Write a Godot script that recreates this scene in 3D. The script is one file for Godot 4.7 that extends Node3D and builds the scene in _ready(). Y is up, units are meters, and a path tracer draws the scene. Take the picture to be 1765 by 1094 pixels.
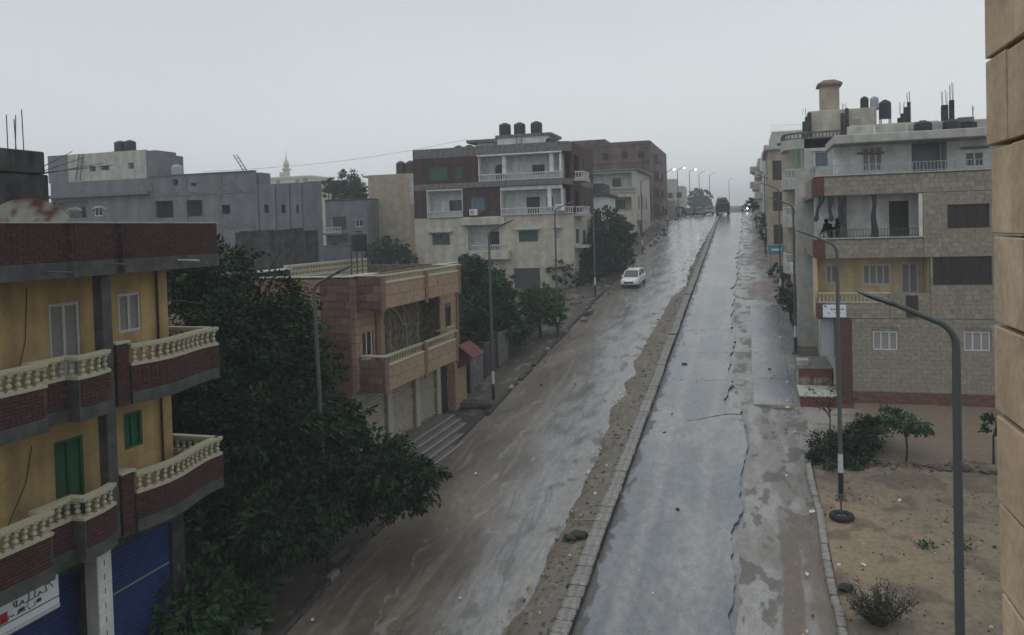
extends Node3D
# A sloping wet street after rain, seen from a third-floor balcony. x = right, -z = up the street, metres; eye level is y = 0.

var m := {}
var taken := {}
var cur: Node3D
var oy := 0.0
var rng := RandomNumberGenerator.new()
var cache := {}
var na := FastNoiseLite.new()
var nb := FastNoiseLite.new()

# ---------------------------------------------------------------- mesh builder
class G:
	var v := PackedVector3Array()
	var n := PackedVector3Array()
	var c := PackedColorArray()
	var u := PackedVector2Array()
	var col := Color.WHITE
	func tri(a: Vector3, b: Vector3, d: Vector3, nn = null) -> void:
		var q: Vector3 = nn if nn != null else (b - a).cross(d - a).normalized()
		v.append(a); v.append(d); v.append(b)
		for i in 3:
			n.append(q); c.append(col); u.append(Vector2.ZERO)
	func quad(a: Vector3, b: Vector3, d: Vector3, e: Vector3) -> void:   # counter-clockwise seen from outside
		var q := (b - a).cross(e - a)
		if q.length_squared() < 1e-14: q = (d - b).cross(e - b)
		q = q.normalized()
		v.append(a); v.append(d); v.append(b); v.append(a); v.append(e); v.append(d)
		u.append(Vector2(0, 0)); u.append(Vector2(1, 1)); u.append(Vector2(1, 0)); u.append(Vector2(0, 0)); u.append(Vector2(0, 1)); u.append(Vector2(1, 1))
		for i in 6:
			n.append(q); c.append(col)
	func squad(p: Array, q: Array) -> void:    # smooth quad: points and normals
		for i in [0, 2, 1, 0, 3, 2]:
			v.append(p[i]); n.append(q[i]); c.append(col); u.append(Vector2.ZERO)
	func box(o: Vector3, s: Vector3, bev := 0.0, b := Basis()) -> void:
		var h := s * 0.5
		if bev <= 0.0:
			var p := []
			for k in 8: p.append(o + b * Vector3(h.x if k & 1 else -h.x, h.y if k & 2 else -h.y, h.z if k & 4 else -h.z))
			quad(p[4], p[5], p[7], p[6]); quad(p[1], p[0], p[2], p[3]); quad(p[5], p[1], p[3], p[7])
			quad(p[0], p[4], p[6], p[2]); quad(p[6], p[7], p[3], p[2]); quad(p[0], p[1], p[5], p[4])
			return
		var w := minf(bev, minf(h.x, minf(h.y, h.z)) * 0.9)
		var f := {}
		for k in 8:
			var s0 := Vector3(1 if k & 1 else -1, 1 if k & 2 else -1, 1 if k & 4 else -1)
			for a in 3:
				var q := Vector3(s0.x * (h.x - w), s0.y * (h.y - w), s0.z * (h.z - w))
				q[a] = s0[a] * h[a]
				f[k * 3 + a] = o + b * q
		for a in 3:
			var a1 := (a + 1) % 3
			var a2 := (a + 2) % 3
			for sg in 2:
				var k0: int = (1 << a) * sg
				var i: Array = [k0, k0 | (1 << a1), k0 | (1 << a1) | (1 << a2), k0 | (1 << a2)]
				if sg == 0: i = [i[0], i[3], i[2], i[1]]
				oq(o, f[i[0] * 3 + a], f[i[1] * 3 + a], f[i[2] * 3 + a], f[i[3] * 3 + a])
			for s1 in 2:
				for s2 in 2:
					var e0: int = ((1 << a1) * s1) | ((1 << a2) * s2)
					var e1: int = e0 | (1 << a)
					oq(o, f[e0 * 3 + a1], f[e1 * 3 + a1], f[e1 * 3 + a2], f[e0 * 3 + a2])
		for k in 8:
			var t0: Vector3 = f[k * 3]
			var t1: Vector3 = f[k * 3 + 1]
			var t2: Vector3 = f[k * 3 + 2]
			if (t1 - t0).cross(t2 - t0).dot(t0 - o) > 0.0: tri(t0, t1, t2)
			else: tri(t0, t2, t1)
	func oq(o: Vector3, a: Vector3, b: Vector3, d: Vector3, e: Vector3) -> void:
		if (b - a).cross(e - a).dot(a + d - o * 2.0) > 0.0: quad(a, b, d, e)
		else: quad(a, e, d, b)
	func mm(a: Vector3, b: Vector3, bev := 0.0) -> void:    # box from two corners
		box((a + b) * 0.5, (b - a).abs(), bev)
	func bar(a: Vector3, b: Vector3, w: float, h := 0.0) -> void:   # beam with a square section
		var d := b - a
		var z := d.normalized()
		var x := (Vector3.UP if absf(z.y) < 0.95 else Vector3.RIGHT).cross(z).normalized()
		box((a + b) * 0.5, Vector3(w, h if h > 0.0 else w, d.length()), 0.0, Basis(x, z.cross(x), z))
	func tube(p: Array, r: Array, k := 8, caps := true) -> void:
		var rings := []
		var norms := []
		var px := Vector3.ZERO
		for i in p.size():
			var z: Vector3 = (p[mini(i + 1, p.size() - 1)] - p[maxi(i - 1, 0)]).normalized()
			var x := (px - z * px.dot(z)).normalized() if px != Vector3.ZERO else (Vector3.UP if absf(z.y) < 0.9 else Vector3.RIGHT).cross(z).normalized()
			px = x
			var y := z.cross(x)
			var ring := []
			var nn := []
			for j in k:
				var a := TAU * j / k
				var d := x * cos(a) + y * sin(a)
				ring.append(p[i] + d * r[i]); nn.append(d)
			rings.append(ring); norms.append(nn)
		for i in p.size() - 1:
			for j in k:
				var l := (j + 1) % k
				squad([rings[i][j], rings[i][l], rings[i + 1][l], rings[i + 1][j]], [norms[i][j], norms[i][l], norms[i + 1][l], norms[i + 1][j]])
		if caps:
			for j in range(1, k - 1):
				tri(rings[0][0], rings[0][j + 1], rings[0][j])
				var e: Array = rings[p.size() - 1]
				tri(e[0], e[j], e[j + 1])
	func lathe(pr: Array, k := 12, o := Vector3.ZERO) -> void:      # profile of (radius, height), bottom to top
		for i in pr.size() - 1:
			var a: Vector2 = pr[i]
			var b: Vector2 = pr[i + 1]
			var sl := Vector2(b.y - a.y, a.x - b.x).normalized()
			for j in k:
				var t0 := TAU * j / k
				var t1 := TAU * (j + 1) / k
				var d0 := Vector3(cos(t0), 0, -sin(t0))
				var d1 := Vector3(cos(t1), 0, -sin(t1))
				squad([o + d0 * a.x + Vector3.UP * a.y, o + d1 * a.x + Vector3.UP * a.y, o + d1 * b.x + Vector3.UP * b.y, o + d0 * b.x + Vector3.UP * b.y],
					[d0 * sl.x + Vector3.UP * sl.y, d1 * sl.x + Vector3.UP * sl.y, d1 * sl.x + Vector3.UP * sl.y, d0 * sl.x + Vector3.UP * sl.y])
	func strip(p: Array, w0: float, w1: float, y0: float, y1: float) -> void:   # swept along (x, z) points; w0, w1 offsets to the left of travel
		var a := []
		var b := []
		for i in p.size():
			var d0: Vector2 = (p[i] - p[maxi(i - 1, 0)]).normalized() if i > 0 else (p[1] - p[0]).normalized()
			var d1: Vector2 = (p[mini(i + 1, p.size() - 1)] - p[i]).normalized() if i < p.size() - 1 else d0
			var n0 := Vector2(d0.y, -d0.x)
			var n1 := Vector2(d1.y, -d1.x)
			var q := (n0 + n1).normalized()
			q = q / maxf(0.35, q.dot(n0))
			a.append(p[i] + q * w0); b.append(p[i] + q * w1)
		for i in p.size() - 1:
			var A0 := Vector3(a[i].x, y0, a[i].y)
			var A1 := Vector3(a[i + 1].x, y0, a[i + 1].y)
			var B0 := Vector3(b[i].x, y0, b[i].y)
			var B1 := Vector3(b[i + 1].x, y0, b[i + 1].y)
			var H := Vector3.UP * (y1 - y0)
			quad(A0 + H, A1 + H, B1 + H, B0 + H); quad(A0, B0, B1, A1)
			quad(A0, A1, A1 + H, A0 + H); quad(B1, B0, B0 + H, B1 + H)
			if i == 0: quad(B0, A0, A0 + H, B0 + H)
			if i == p.size() - 2: quad(A1, B1, B1 + H, A1 + H)
	func mesh() -> ArrayMesh:
		var arr := []
		arr.resize(Mesh.ARRAY_MAX)
		arr[Mesh.ARRAY_VERTEX] = v; arr[Mesh.ARRAY_NORMAL] = n; arr[Mesh.ARRAY_COLOR] = c; arr[Mesh.ARRAY_TEX_UV] = u
		var r := ArrayMesh.new()
		if v.size(): r.add_surface_from_arrays(Mesh.PRIMITIVE_TRIANGLES, arr)
		return r

# ---------------------------------------------------------------- nodes
func numbered(s: String) -> String:
	var k: int = taken.get(s, 0)
	taken[s] = k + 1
	return s if k == 0 else "%s_%03d" % [s, k]
func tag(o: Node, label: String, category: String, group := "", kind := "") -> Node:
	if label: o.set_meta("label", label)
	if category: o.set_meta("category", category)
	if group: o.set_meta("group", group)
	if kind: o.set_meta("kind", kind)
	return o
func thing(s: String, label: String, category: String, at: Vector3, turn := 0.0, group := "") -> Node3D:
	var o := Node3D.new()
	o.name = numbered(s)
	add_child(o)
	o.position = at
	o.rotation.y = turn
	tag(o, label, category, group)
	cur = o
	oy = at.y
	return o
func mk(p: Node, s: String, g, mat: Material, xf := Transform3D()) -> MeshInstance3D:   # parts of the thing being built are given at absolute heights
	var o := MeshInstance3D.new()
	o.name = numbered(s) if p == self else s
	o.mesh = g.mesh() if g is G else g
	o.material_override = mat
	if p == cur: xf.origin.y -= oy
	o.transform = xf
	p.add_child(o, true)
	return o
func at(x: float, y: float, z: float, ry := 0.0) -> Transform3D:
	return Transform3D(Basis(Vector3.UP, ry), Vector3(x, y, z))
func struct(s: String, g, mat: Material) -> MeshInstance3D:
	var o := mk(self, s, g, mat)
	o.set_meta("kind", "structure")
	return o
func gy(d: float) -> float:     # height of the street d metres up the road
	if d < 135.0: return -13.5 + 0.1 * d
	if d < 165.0:
		var t := d - 135.0
		return 0.1 * t - 0.07 * t * t / 60.0
	return 1.95 + 0.03 * (minf(d, 400.0) - 165.0)
func wob(x: float, d: float, k := 1.0) -> float:
	return k * (0.05 * na.get_noise_2d(x * 30.0, d * 30.0) + 0.025 * nb.get_noise_2d(x * 110.0, d * 110.0))
func lin(r: float, g: float, b: float) -> Color:
	return Color(r, g, b).linear_to_srgb()

# ---------------------------------------------------------------- materials
func noise_image(sz: int, seed_: int, freq: float, lo: float, hi: float, oct := 4, streak := 0.0) -> Image:
	var f := FastNoiseLite.new()
	f.seed = seed_
	f.frequency = freq
	f.fractal_octaves = oct
	var a := f.get_seamless_image(sz, sz)
	var g := FastNoiseLite.new()
	g.seed = seed_ + 9
	g.frequency = freq * 7.0
	var b := g.get_seamless_image(sz, sz)
	var s := f.get_seamless_image(sz, maxi(8, int(sz / 16.0)))
	s.resize(sz, sz, Image.INTERPOLATE_BILINEAR)
	a.convert(Image.FORMAT_L8); b.convert(Image.FORMAT_L8); s.convert(Image.FORMAT_L8)
	var da := a.get_data()
	var db := b.get_data()
	var ds := s.get_data()
	var out := PackedByteArray()
	out.resize(sz * sz)
	for i in sz * sz:
		var t: float = (da[i] * 0.65 + db[i] * 0.35) / 255.0
		if streak > 0.0: t = lerpf(t, ds[i] / 255.0, streak)
		t = clampf((t - 0.5) * 1.7 + 0.5, 0.0, 1.0)
		out[i] = int(255.0 * lerpf(lo, hi, t))
	return Image.create_from_data(sz, sz, false, Image.FORMAT_L8, out)
var tx := {}
func make_textures() -> void:
	for a in [["plaster", 3, 0.008, 0.8, 1.0, 0.0], ["streak", 5, 0.012, 0.8, 1.0, 0.3], ["concrete", 8, 0.014, 0.65, 1.0, 0.12], ["stain", 21, 0.01, 0.74, 1.0, 0.4], ["fine", 12, 0.05, 0.7, 1.0, 0.0], ["heavy", 15, 0.009, 0.4, 1.0, 0.35]]:
		var im := noise_image(512, a[1], a[2], a[3], a[4], 5, a[5])
		tx[a[0]] = ImageTexture.create_from_image(im)
		if a[0] in ["plaster", "concrete", "fine"]:
			var bm := im.duplicate()
			bm.convert(Image.FORMAT_RGBA8)
			bm.bump_map_to_normal_map(3.0)
			tx[a[0] + "_n"] = ImageTexture.create_from_image(bm)
func mat(key: String, c: Color, rough := 0.8, tex := "", sc := 0.35, nrm := "", ns := 0.5) -> StandardMaterial3D:   # c is the real-world base colour (linear)
	var s := StandardMaterial3D.new()
	s.albedo_color = lin(c.r, c.g, c.b)
	s.roughness = rough
	if tex:
		s.albedo_texture = tx[tex]
		s.uv1_triplanar = true
		s.uv1_world_triplanar = true
		s.uv1_scale = Vector3.ONE * sc
	if nrm:
		s.normal_enabled = true
		s.normal_texture = tx[nrm + "_n"]
		s.normal_scale = ns
	m[key] = s
	return s
func vmat(key: String, rough := 0.8, tex := "", sc := 0.8) -> StandardMaterial3D:   # base colour comes from the vertices
	var s := mat(key, Color.WHITE, rough, tex, sc)
	s.vertex_color_use_as_albedo = true
	return s
func make_materials() -> void:
	make_textures()
	mat("pale_ochre", Color(0.66, 0.535, 0.33), 0.85, "streak", 0.22, "plaster", 0.3)
	mat("ochre", Color(0.54, 0.385, 0.17), 0.85, "stain", 0.22, "plaster", 0.3)
	mat("cream_rail", Color(0.58, 0.545, 0.39), 0.75, "fine", 0.9)
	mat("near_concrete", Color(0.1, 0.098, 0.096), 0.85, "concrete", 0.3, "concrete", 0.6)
	mat("pale_mortar", Color(0.33, 0.30, 0.245), 0.95, "concrete", 0.6)
	mat("concrete", Color(0.21, 0.205, 0.2), 0.85, "concrete", 0.3, "concrete", 0.6)
	mat("dark_concrete", Color(0.085, 0.085, 0.085), 0.85, "heavy", 0.3, "concrete", 0.6)
	mat("grey_block", Color(0.195, 0.205, 0.23), 0.9, "streak", 0.12, "concrete", 0.5)
	mat("white_plaster", Color(0.74, 0.75, 0.73), 0.85, "streak", 0.2, "plaster", 0.3)
	mat("cream_plaster", Color(0.57, 0.53, 0.45), 0.85, "streak", 0.16, "plaster", 0.3)
	mat("pale_green", Color(0.52, 0.56, 0.40), 0.85, "streak", 0.2)
	mat("beige_wall", Color(0.44, 0.37, 0.28), 0.9, "streak", 0.15, "plaster", 0.4)
	mat("dull_white", Color(0.50, 0.50, 0.46), 0.85, "streak", 0.2)
	mat("red_brick", Color(0.105, 0.044, 0.04), 0.9, "heavy", 0.5)
	mat("mortar", Color(0.20, 0.165, 0.135), 0.95, "concrete", 0.6)
	mat("far_brick", Color(0.20, 0.105, 0.085), 0.95, "heavy", 0.1)
	mat("white_paint", Color(0.72, 0.72, 0.72), 0.6, "fine", 0.8)
	mat("white_metal", Color(0.68, 0.69, 0.70), 0.5)
	mat("grey_shutter", Color(0.30, 0.29, 0.28), 0.7)
	mat("green_paint", Color(0.015, 0.13, 0.05), 0.6, "plaster", 0.6)
	mat("mint_paint", Color(0.22, 0.52, 0.40), 0.6, "plaster", 0.6)
	mat("mud_kerb", Color(0.12, 0.105, 0.09), 0.8, "heavy", 0.8)
	mat("teal_paint", Color(0.055, 0.105, 0.105), 0.6, "plaster", 0.6)
	mat("blue_shutter", Color(0.013, 0.042, 0.175), 0.5, "plaster", 0.4)
	mat("tan_shutter", Color(0.42, 0.38, 0.30), 0.6, "plaster", 0.4)
	mat("glass", Color(0.02, 0.025, 0.03), 0.08)
	mat("blue_glass", Color(0.05, 0.10, 0.16), 0.1)
	mat("dark_wood", Color(0.035, 0.025, 0.02), 0.6, "streak", 0.8)
	mat("void_dark", Color(0.03, 0.03, 0.03), 0.9)
	mat("tank_black", Color(0.012, 0.012, 0.014), 0.45)
	mat("tank_grey", Color(0.30, 0.33, 0.36), 0.5)
	mat("steel", Color(0.07, 0.075, 0.08), 0.55)
	mat("lamp_steel", Color(0.11, 0.125, 0.13), 0.5, "fine", 1.4)
	mat("rust", Color(0.16, 0.055, 0.03), 0.9, "heavy", 0.8)
	mat("black_paint", Color(0.012, 0.012, 0.012), 0.6)
	mat("red_awning", Color(0.15, 0.018, 0.018), 0.6, "plaster", 0.5)
	mat("purple_stone", Color(0.23, 0.145, 0.13), 0.8, "plaster", 0.9)
	mat("stair", Color(0.21, 0.2, 0.18), 0.55, "concrete", 0.6)
	mat("stair_edge", Color(0.52, 0.50, 0.45), 0.5, "fine", 0.8)
	mat("stucco_brown", Color(0.42, 0.36, 0.27), 0.95, "heavy", 0.6, "concrete", 1.0)
	mat("bark", Color(0.055, 0.042, 0.032), 0.95, "heavy", 1.5)
	mat("tyre", Color(0.012, 0.012, 0.012), 0.7)
	mat("car_white", Color(0.72, 0.73, 0.74), 0.25)
	mat("car_dark", Color(0.03, 0.03, 0.035), 0.35)
	mat("truck_red", Color(0.055, 0.032, 0.032), 0.6, "heavy", 0.6)
	mat("car_red", Color(0.085, 0.04, 0.04), 0.4)
	mat("car_grey", Color(0.22, 0.24, 0.25), 0.4)
	mat("lens", Color(0.45, 0.47, 0.5), 0.15)
	mat("skin", Color(0.20, 0.115, 0.075), 0.6)
	mat("sign_white", Color(0.66, 0.72, 0.78), 0.5)
	mat("sign_blue", Color(0.05, 0.22, 0.30), 0.5)
	mat("sign_green", Color(0.01, 0.12, 0.05), 0.6)
	mat("ink", Color(0.02, 0.03, 0.03), 0.6)
	mat("sign_red", Color(0.40, 0.02, 0.03), 0.6)
	mat("cloth_dark", Color(0.035, 0.037, 0.04), 0.9)
	vmat("brick_v", 0.9, "plaster", 1.2)
	vmat("stone_v", 0.85, "plaster", 0.8)
	vmat("litter_v", 0.6)
	vmat("rubble_v", 0.9, "concrete", 1.0)
	vmat("cloth_v", 0.9)
	var lf := vmat("leaf", 0.75)
	lf.metallic_specular = 0.2
	lf.backlight_enabled = true
	lf.backlight = Color(0.05, 0.09, 0.03)
	for k in 6:
		var e: Array = [[0.43, 0.30, 0.19], [0.40, 0.275, 0.175], [0.41, 0.27, 0.185], [0.42, 0.29, 0.195], [0.40, 0.275, 0.18], [0.41, 0.285, 0.19]][k]
		mat("sand_stone_%d" % k, Color(e[0], e[1], e[2]), 0.85, "plaster", 0.7, "fine", 0.4)
		e = [[0.325, 0.295, 0.235], [0.31, 0.282, 0.228], [0.335, 0.305, 0.25], [0.32, 0.285, 0.222], [0.305, 0.28, 0.235], [0.335, 0.30, 0.235]][k]
		mat("grey_stone_%d" % k, Color(e[0], e[1], e[2]), 0.85, "plaster", 0.9, "fine", 0.5)
		e = [[0.62, 0.455, 0.32], [0.59, 0.42, 0.305], [0.65, 0.49, 0.32], [0.575, 0.41, 0.32], [0.62, 0.47, 0.33], [0.60, 0.44, 0.30]][k]
		mat("peach_stone_%d" % k, Color(e[0], e[1], e[2]), 0.85, "plaster", 0.5, "fine", 0.25)
		e = [[0.34, 0.33, 0.305], [0.31, 0.30, 0.28], [0.36, 0.345, 0.315], [0.33, 0.32, 0.30], [0.30, 0.285, 0.26], [0.35, 0.34, 0.32]][k]
		mat("kerb_%d" % k, Color(e[0], e[1], e[2]), 0.75, "concrete", 0.8, "concrete", 0.6)
	mat("brown_stone", Color(0.27, 0.155, 0.115), 0.85, "plaster", 0.7)
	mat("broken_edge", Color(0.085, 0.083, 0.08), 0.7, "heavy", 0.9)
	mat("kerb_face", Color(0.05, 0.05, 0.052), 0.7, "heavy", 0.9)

# ---------------------------------------------------------------- building pieces
func wall_mesh(w: float, h: float, t: float, ops: Array) -> G:    # front face at z = 0, rectangular openings cut through
	var xs := [0.0, w]
	var ys := [0.0, h]
	for o in ops:
		xs.append(clampf(o[0], 0, w)); xs.append(clampf(o[0] + o[2], 0, w)); ys.append(clampf(o[1], 0, h)); ys.append(clampf(o[1] + o[3], 0, h))
	xs.sort(); ys.sort()
	var g := G.new()
	var solid := func(i: int, j: int) -> bool:
		if i < 0 or j < 0 or i >= xs.size() - 1 or j >= ys.size() - 1: return false
		var x: float = (xs[i] + xs[i + 1]) * 0.5
		var y: float = (ys[j] + ys[j + 1]) * 0.5
		for o in ops:
			if x > o[0] and x < o[0] + o[2] and y > o[1] and y < o[1] + o[3]: return false
		return true
	for i in xs.size() - 1:
		if xs[i + 1] - xs[i] < 1e-4: continue
		for j in ys.size() - 1:
			if ys[j + 1] - ys[j] < 1e-4 or not solid.call(i, j): continue
			var a := Vector3(xs[i], ys[j], 0)
			var b := Vector3(xs[i + 1], ys[j], 0)
			var c := Vector3(xs[i + 1], ys[j + 1], 0)
			var d := Vector3(xs[i], ys[j + 1], 0)
			var k := Vector3(0, 0, -t)
			g.quad(a, b, c, d); g.quad(b + k, a + k, d + k, c + k)
			var i0 := i - 1
			while i0 >= 0 and xs[i0 + 1] - xs[i0] < 1e-4: i0 -= 1
			var i1 := i + 1
			while i1 < xs.size() - 1 and xs[i1 + 1] - xs[i1] < 1e-4: i1 += 1
			var j0 := j - 1
			while j0 >= 0 and ys[j0 + 1] - ys[j0] < 1e-4: j0 -= 1
			var j1 := j + 1
			while j1 < ys.size() - 1 and ys[j1 + 1] - ys[j1] < 1e-4: j1 += 1
			if not solid.call(i0, j): g.quad(a + k, a, d, d + k)
			if not solid.call(i1, j): g.quad(b, b + k, c + k, c)
			if not solid.call(i, j0): g.quad(a + k, b + k, b, a)
			if not solid.call(i, j1): g.quad(d, c, c + k, d + k)
	return g
func wall(p: Node, s: String, mt: Material, w: float, h: float, t: float, ops: Array, xf: Transform3D) -> MeshInstance3D:
	var o := mk(p, s, wall_mesh(w, h, t, ops), mt, xf)
	for q in ops:
		if q.size() > 4: fill(p, q[4], q[2], q[3], xf * at(q[0], q[1], 0))
	return o
func fill(p: Node, kind: String, w: float, h: float, xf: Transform3D) -> void:     # what stands in an opening; xf is its lower left corner on the wall face
	var key := "%s %.2f %.2f" % [kind, w, h]
	var back := xf * at(0, 0, -0.07)
	if kind == "glass" or kind == "blueglass" or kind == "whiteglass":
		var fm: Material = m.white_metal if kind == "whiteglass" else m.steel
		if not cache.has(key):
			var g := G.new()
			var k := 0.06
			g.mm(Vector3(0, 0, -0.03), Vector3(k, h, 0.03)); g.mm(Vector3(w - k, 0, -0.03), Vector3(w, h, 0.03))
			g.mm(Vector3(k, 0, -0.03), Vector3(w - k, k, 0.03)); g.mm(Vector3(k, h - k, -0.03), Vector3(w - k, h, 0.03))
			var nn := maxi(2, int(round(w / 0.55)))
			for i in range(1, nn): g.mm(Vector3(w * i / nn - 0.025, k, -0.025), Vector3(w * i / nn + 0.025, h - k, 0.025))
			cache[key] = g.mesh()
			var q := G.new()
			q.mm(Vector3(0.04, 0.04, -0.012), Vector3(w - 0.04, h - 0.04, 0.0))
			cache[key + "p"] = q.mesh()
		var o := mk(p, "window", cache[key], fm, back)
		mk(o, "pane", cache[key + "p"], m.blue_glass if kind == "blueglass" else m.glass)
	elif kind == "shutter" or kind == "green" or kind == "teal" or kind == "mint" or kind == "whitedoor":
		var nn := maxi(2, int(round(w / 0.33)))
		var fm: Material = m.white_paint if kind == "shutter" or kind == "whitedoor" else (m.green_paint if kind == "green" else (m.mint_paint if kind == "mint" else m.teal_paint))
		var pm: Material = m.grey_shutter if kind == "shutter" or kind == "whitedoor" else fm
		if kind == "green": nn = 2
		if kind == "whitedoor": nn = 2
		if not cache.has(key):
			var g := G.new()
			var k := 0.07
			g.mm(Vector3(0, 0, -0.04), Vector3(k, h, 0.05)); g.mm(Vector3(w - k, 0, -0.04), Vector3(w, h, 0.05))
			g.mm(Vector3(k, 0, -0.04), Vector3(w - k, k, 0.05)); g.mm(Vector3(k, h - k, -0.04), Vector3(w - k, h, 0.05))
			for i in range(1, nn): g.mm(Vector3(w * i / nn - 0.04, k, -0.03), Vector3(w * i / nn + 0.04, h - k, 0.04))
			cache[key] = g.mesh()
			var q := G.new()
			var pw := (w - 0.08) / nn - 0.05
			q.mm(Vector3(0, k, -0.03), Vector3(pw, h - k, -0.02))
			var y := k + 0.03
			while y < h - k - 0.03:
				q.box(Vector3(pw * 0.5, y, -0.004), Vector3(pw - 0.01, 0.035, 0.012), 0.0, Basis(Vector3.RIGHT, -0.5))
				y += 0.05
			cache[key + "p"] = q.mesh()
		var o := mk(p, "window" if h < 1.9 else "door", cache[key], fm, back)
		for i in nn: mk(o, "shutter_panel", cache[key + "p"], pm, at(w * i / nn + 0.045, 0, 0))
	elif kind == "roller_blue" or kind == "roller_tan" or kind == "roller_grey":
		if not cache.has(key):
			var q := G.new()
			var y := 0.0
			var pr := [Vector2(0, -0.03), Vector2(0.03, 0.02), Vector2(0.09, 0.02), Vector2(0.12, -0.03), Vector2(0.16, -0.03)]
			if kind == "roller_blue": pr = [Vector2(0, -0.02), Vector2(0.02, 0.012), Vector2(0.06, 0.012), Vector2(0.08, -0.02), Vector2(0.1, -0.02)]
			while y < h - 0.1:
				for i in 4:
					var a: Vector2 = pr[i]
					var b: Vector2 = pr[i + 1]
					q.quad(Vector3(0, y + a.x, a.y), Vector3(w, y + a.x, a.y), Vector3(w, y + b.x, b.y), Vector3(0, y + b.x, b.y))
				y += pr[4].x
			cache[key] = q.mesh()
		mk(p, "roller_shutter", cache[key], {"roller_blue": m.blue_shutter, "roller_tan": m.tan_shutter, "roller_grey": m.steel}[kind], xf * at(0, 0, -0.1))
	elif kind == "dark" or kind == "lattice":
		var g := G.new()
		g.mm(Vector3(0, 0, -0.06), Vector3(w, h, 0.0))
		if kind == "lattice":
			var i := 0.0
			while i < w:
				g.mm(Vector3(i, 0, 0.0), Vector3(i + 0.05, h, 0.03)); i += 0.42
			g.mm(Vector3(0, h * 0.5 - 0.03, 0.0), Vector3(w, h * 0.5 + 0.03, 0.02))
		mk(p, "door" if h > 1.9 and w < 1.6 else "window", g, m.dark_wood, back)
func shell(p: Node, mt: Material, w: float, y0: float, h: float, d: float, ops: Dictionary, floors: Array, t := 0.22) -> MeshInstance3D:   # four walls with openings, floors and a roof slab
	var f := wall(p, "wall", mt, w, h, t, ops.get("front", []), at(0, y0, 0))
	wall(p, "wall", mt, d - 2 * t, h, t, ops.get("right", []), at(w, y0, -t, PI / 2))
	wall(p, "wall", mt, d - 2 * t, h, t, ops.get("left", []), at(0, y0, -d + t, -PI / 2))
	wall(p, "wall", mt, w, h, t, ops.get("back", []), at(w, y0, -d, PI))
	for y in floors:
		var g := G.new()
		g.mm(Vector3(t, y - 0.18, -d + t), Vector3(w - t, y, -t))
		mk(p, "floor_slab", g, m.concrete)
	return f
func slab(p: Node, s: String, mt: Material, a: Vector3, b: Vector3, bev := 0.0) -> MeshInstance3D:
	var g := G.new()
	g.mm(a, b, bev)
	return mk(p, s, g, mt)
func baluster_mesh(h: float, fat: float) -> ArrayMesh:
	var key := "bal %.2f %.2f" % [h, fat]
	if not cache.has(key):
		var g := G.new()
		var r := fat
		g.box(Vector3(0, 0.02, 0), Vector3(r * 2, 0.04, r * 2)); g.box(Vector3(0, h - 0.02, 0), Vector3(r * 2, 0.04, r * 2))
		g.lathe([Vector2(r * 0.9, 0.04), Vector2(r * 0.55, h * 0.12), Vector2(r, h * 0.3), Vector2(r * 0.8, h * 0.42), Vector2(r * 0.42, h * 0.5), Vector2(r * 0.8, h * 0.58), Vector2(r, h * 0.7), Vector2(r * 0.55, h * 0.88), Vector2(r * 0.9, h - 0.04)], 8)
		cache[key] = g.mesh()
	return cache[key]
func balustrade(p: Node, pts: Array, y0: float, y1: float, step: float, fat: float, mt: Material, rail := 0.07, hw := 0.09) -> MeshInstance3D:   # along (x, z) points
	var g := G.new()
	g.strip(pts, -hw, hw, y1 - rail, y1)
	var o := mk(p, "balustrade", g, mt)
	g = G.new()
	g.strip(pts, -hw * 0.75, hw * 0.75, y1 - rail - 0.03, y1 - rail - 0.002)
	mk(o, "rail_moulding", g, mt)
	g = G.new()
	g.strip(pts, -hw * 0.85, hw * 0.85, y0, y0 + rail * 0.9)
	mk(o, "bottom_rail", g, mt)
	var bm := baluster_mesh(y1 - rail - 0.03 - y0 - rail * 0.9, fat)
	for i in pts.size() - 1:
		var a: Vector2 = pts[i]
		var b: Vector2 = pts[i + 1]
		var nn := int(floor(a.distance_to(b) / step))
		for k in nn:
			var q := a.lerp(b, (k + 0.5) / nn)
			mk(o, "baluster", bm, mt, at(q.x, y0 + rail * 0.9, q.y, -(b - a).angle()))
	return o
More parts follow.
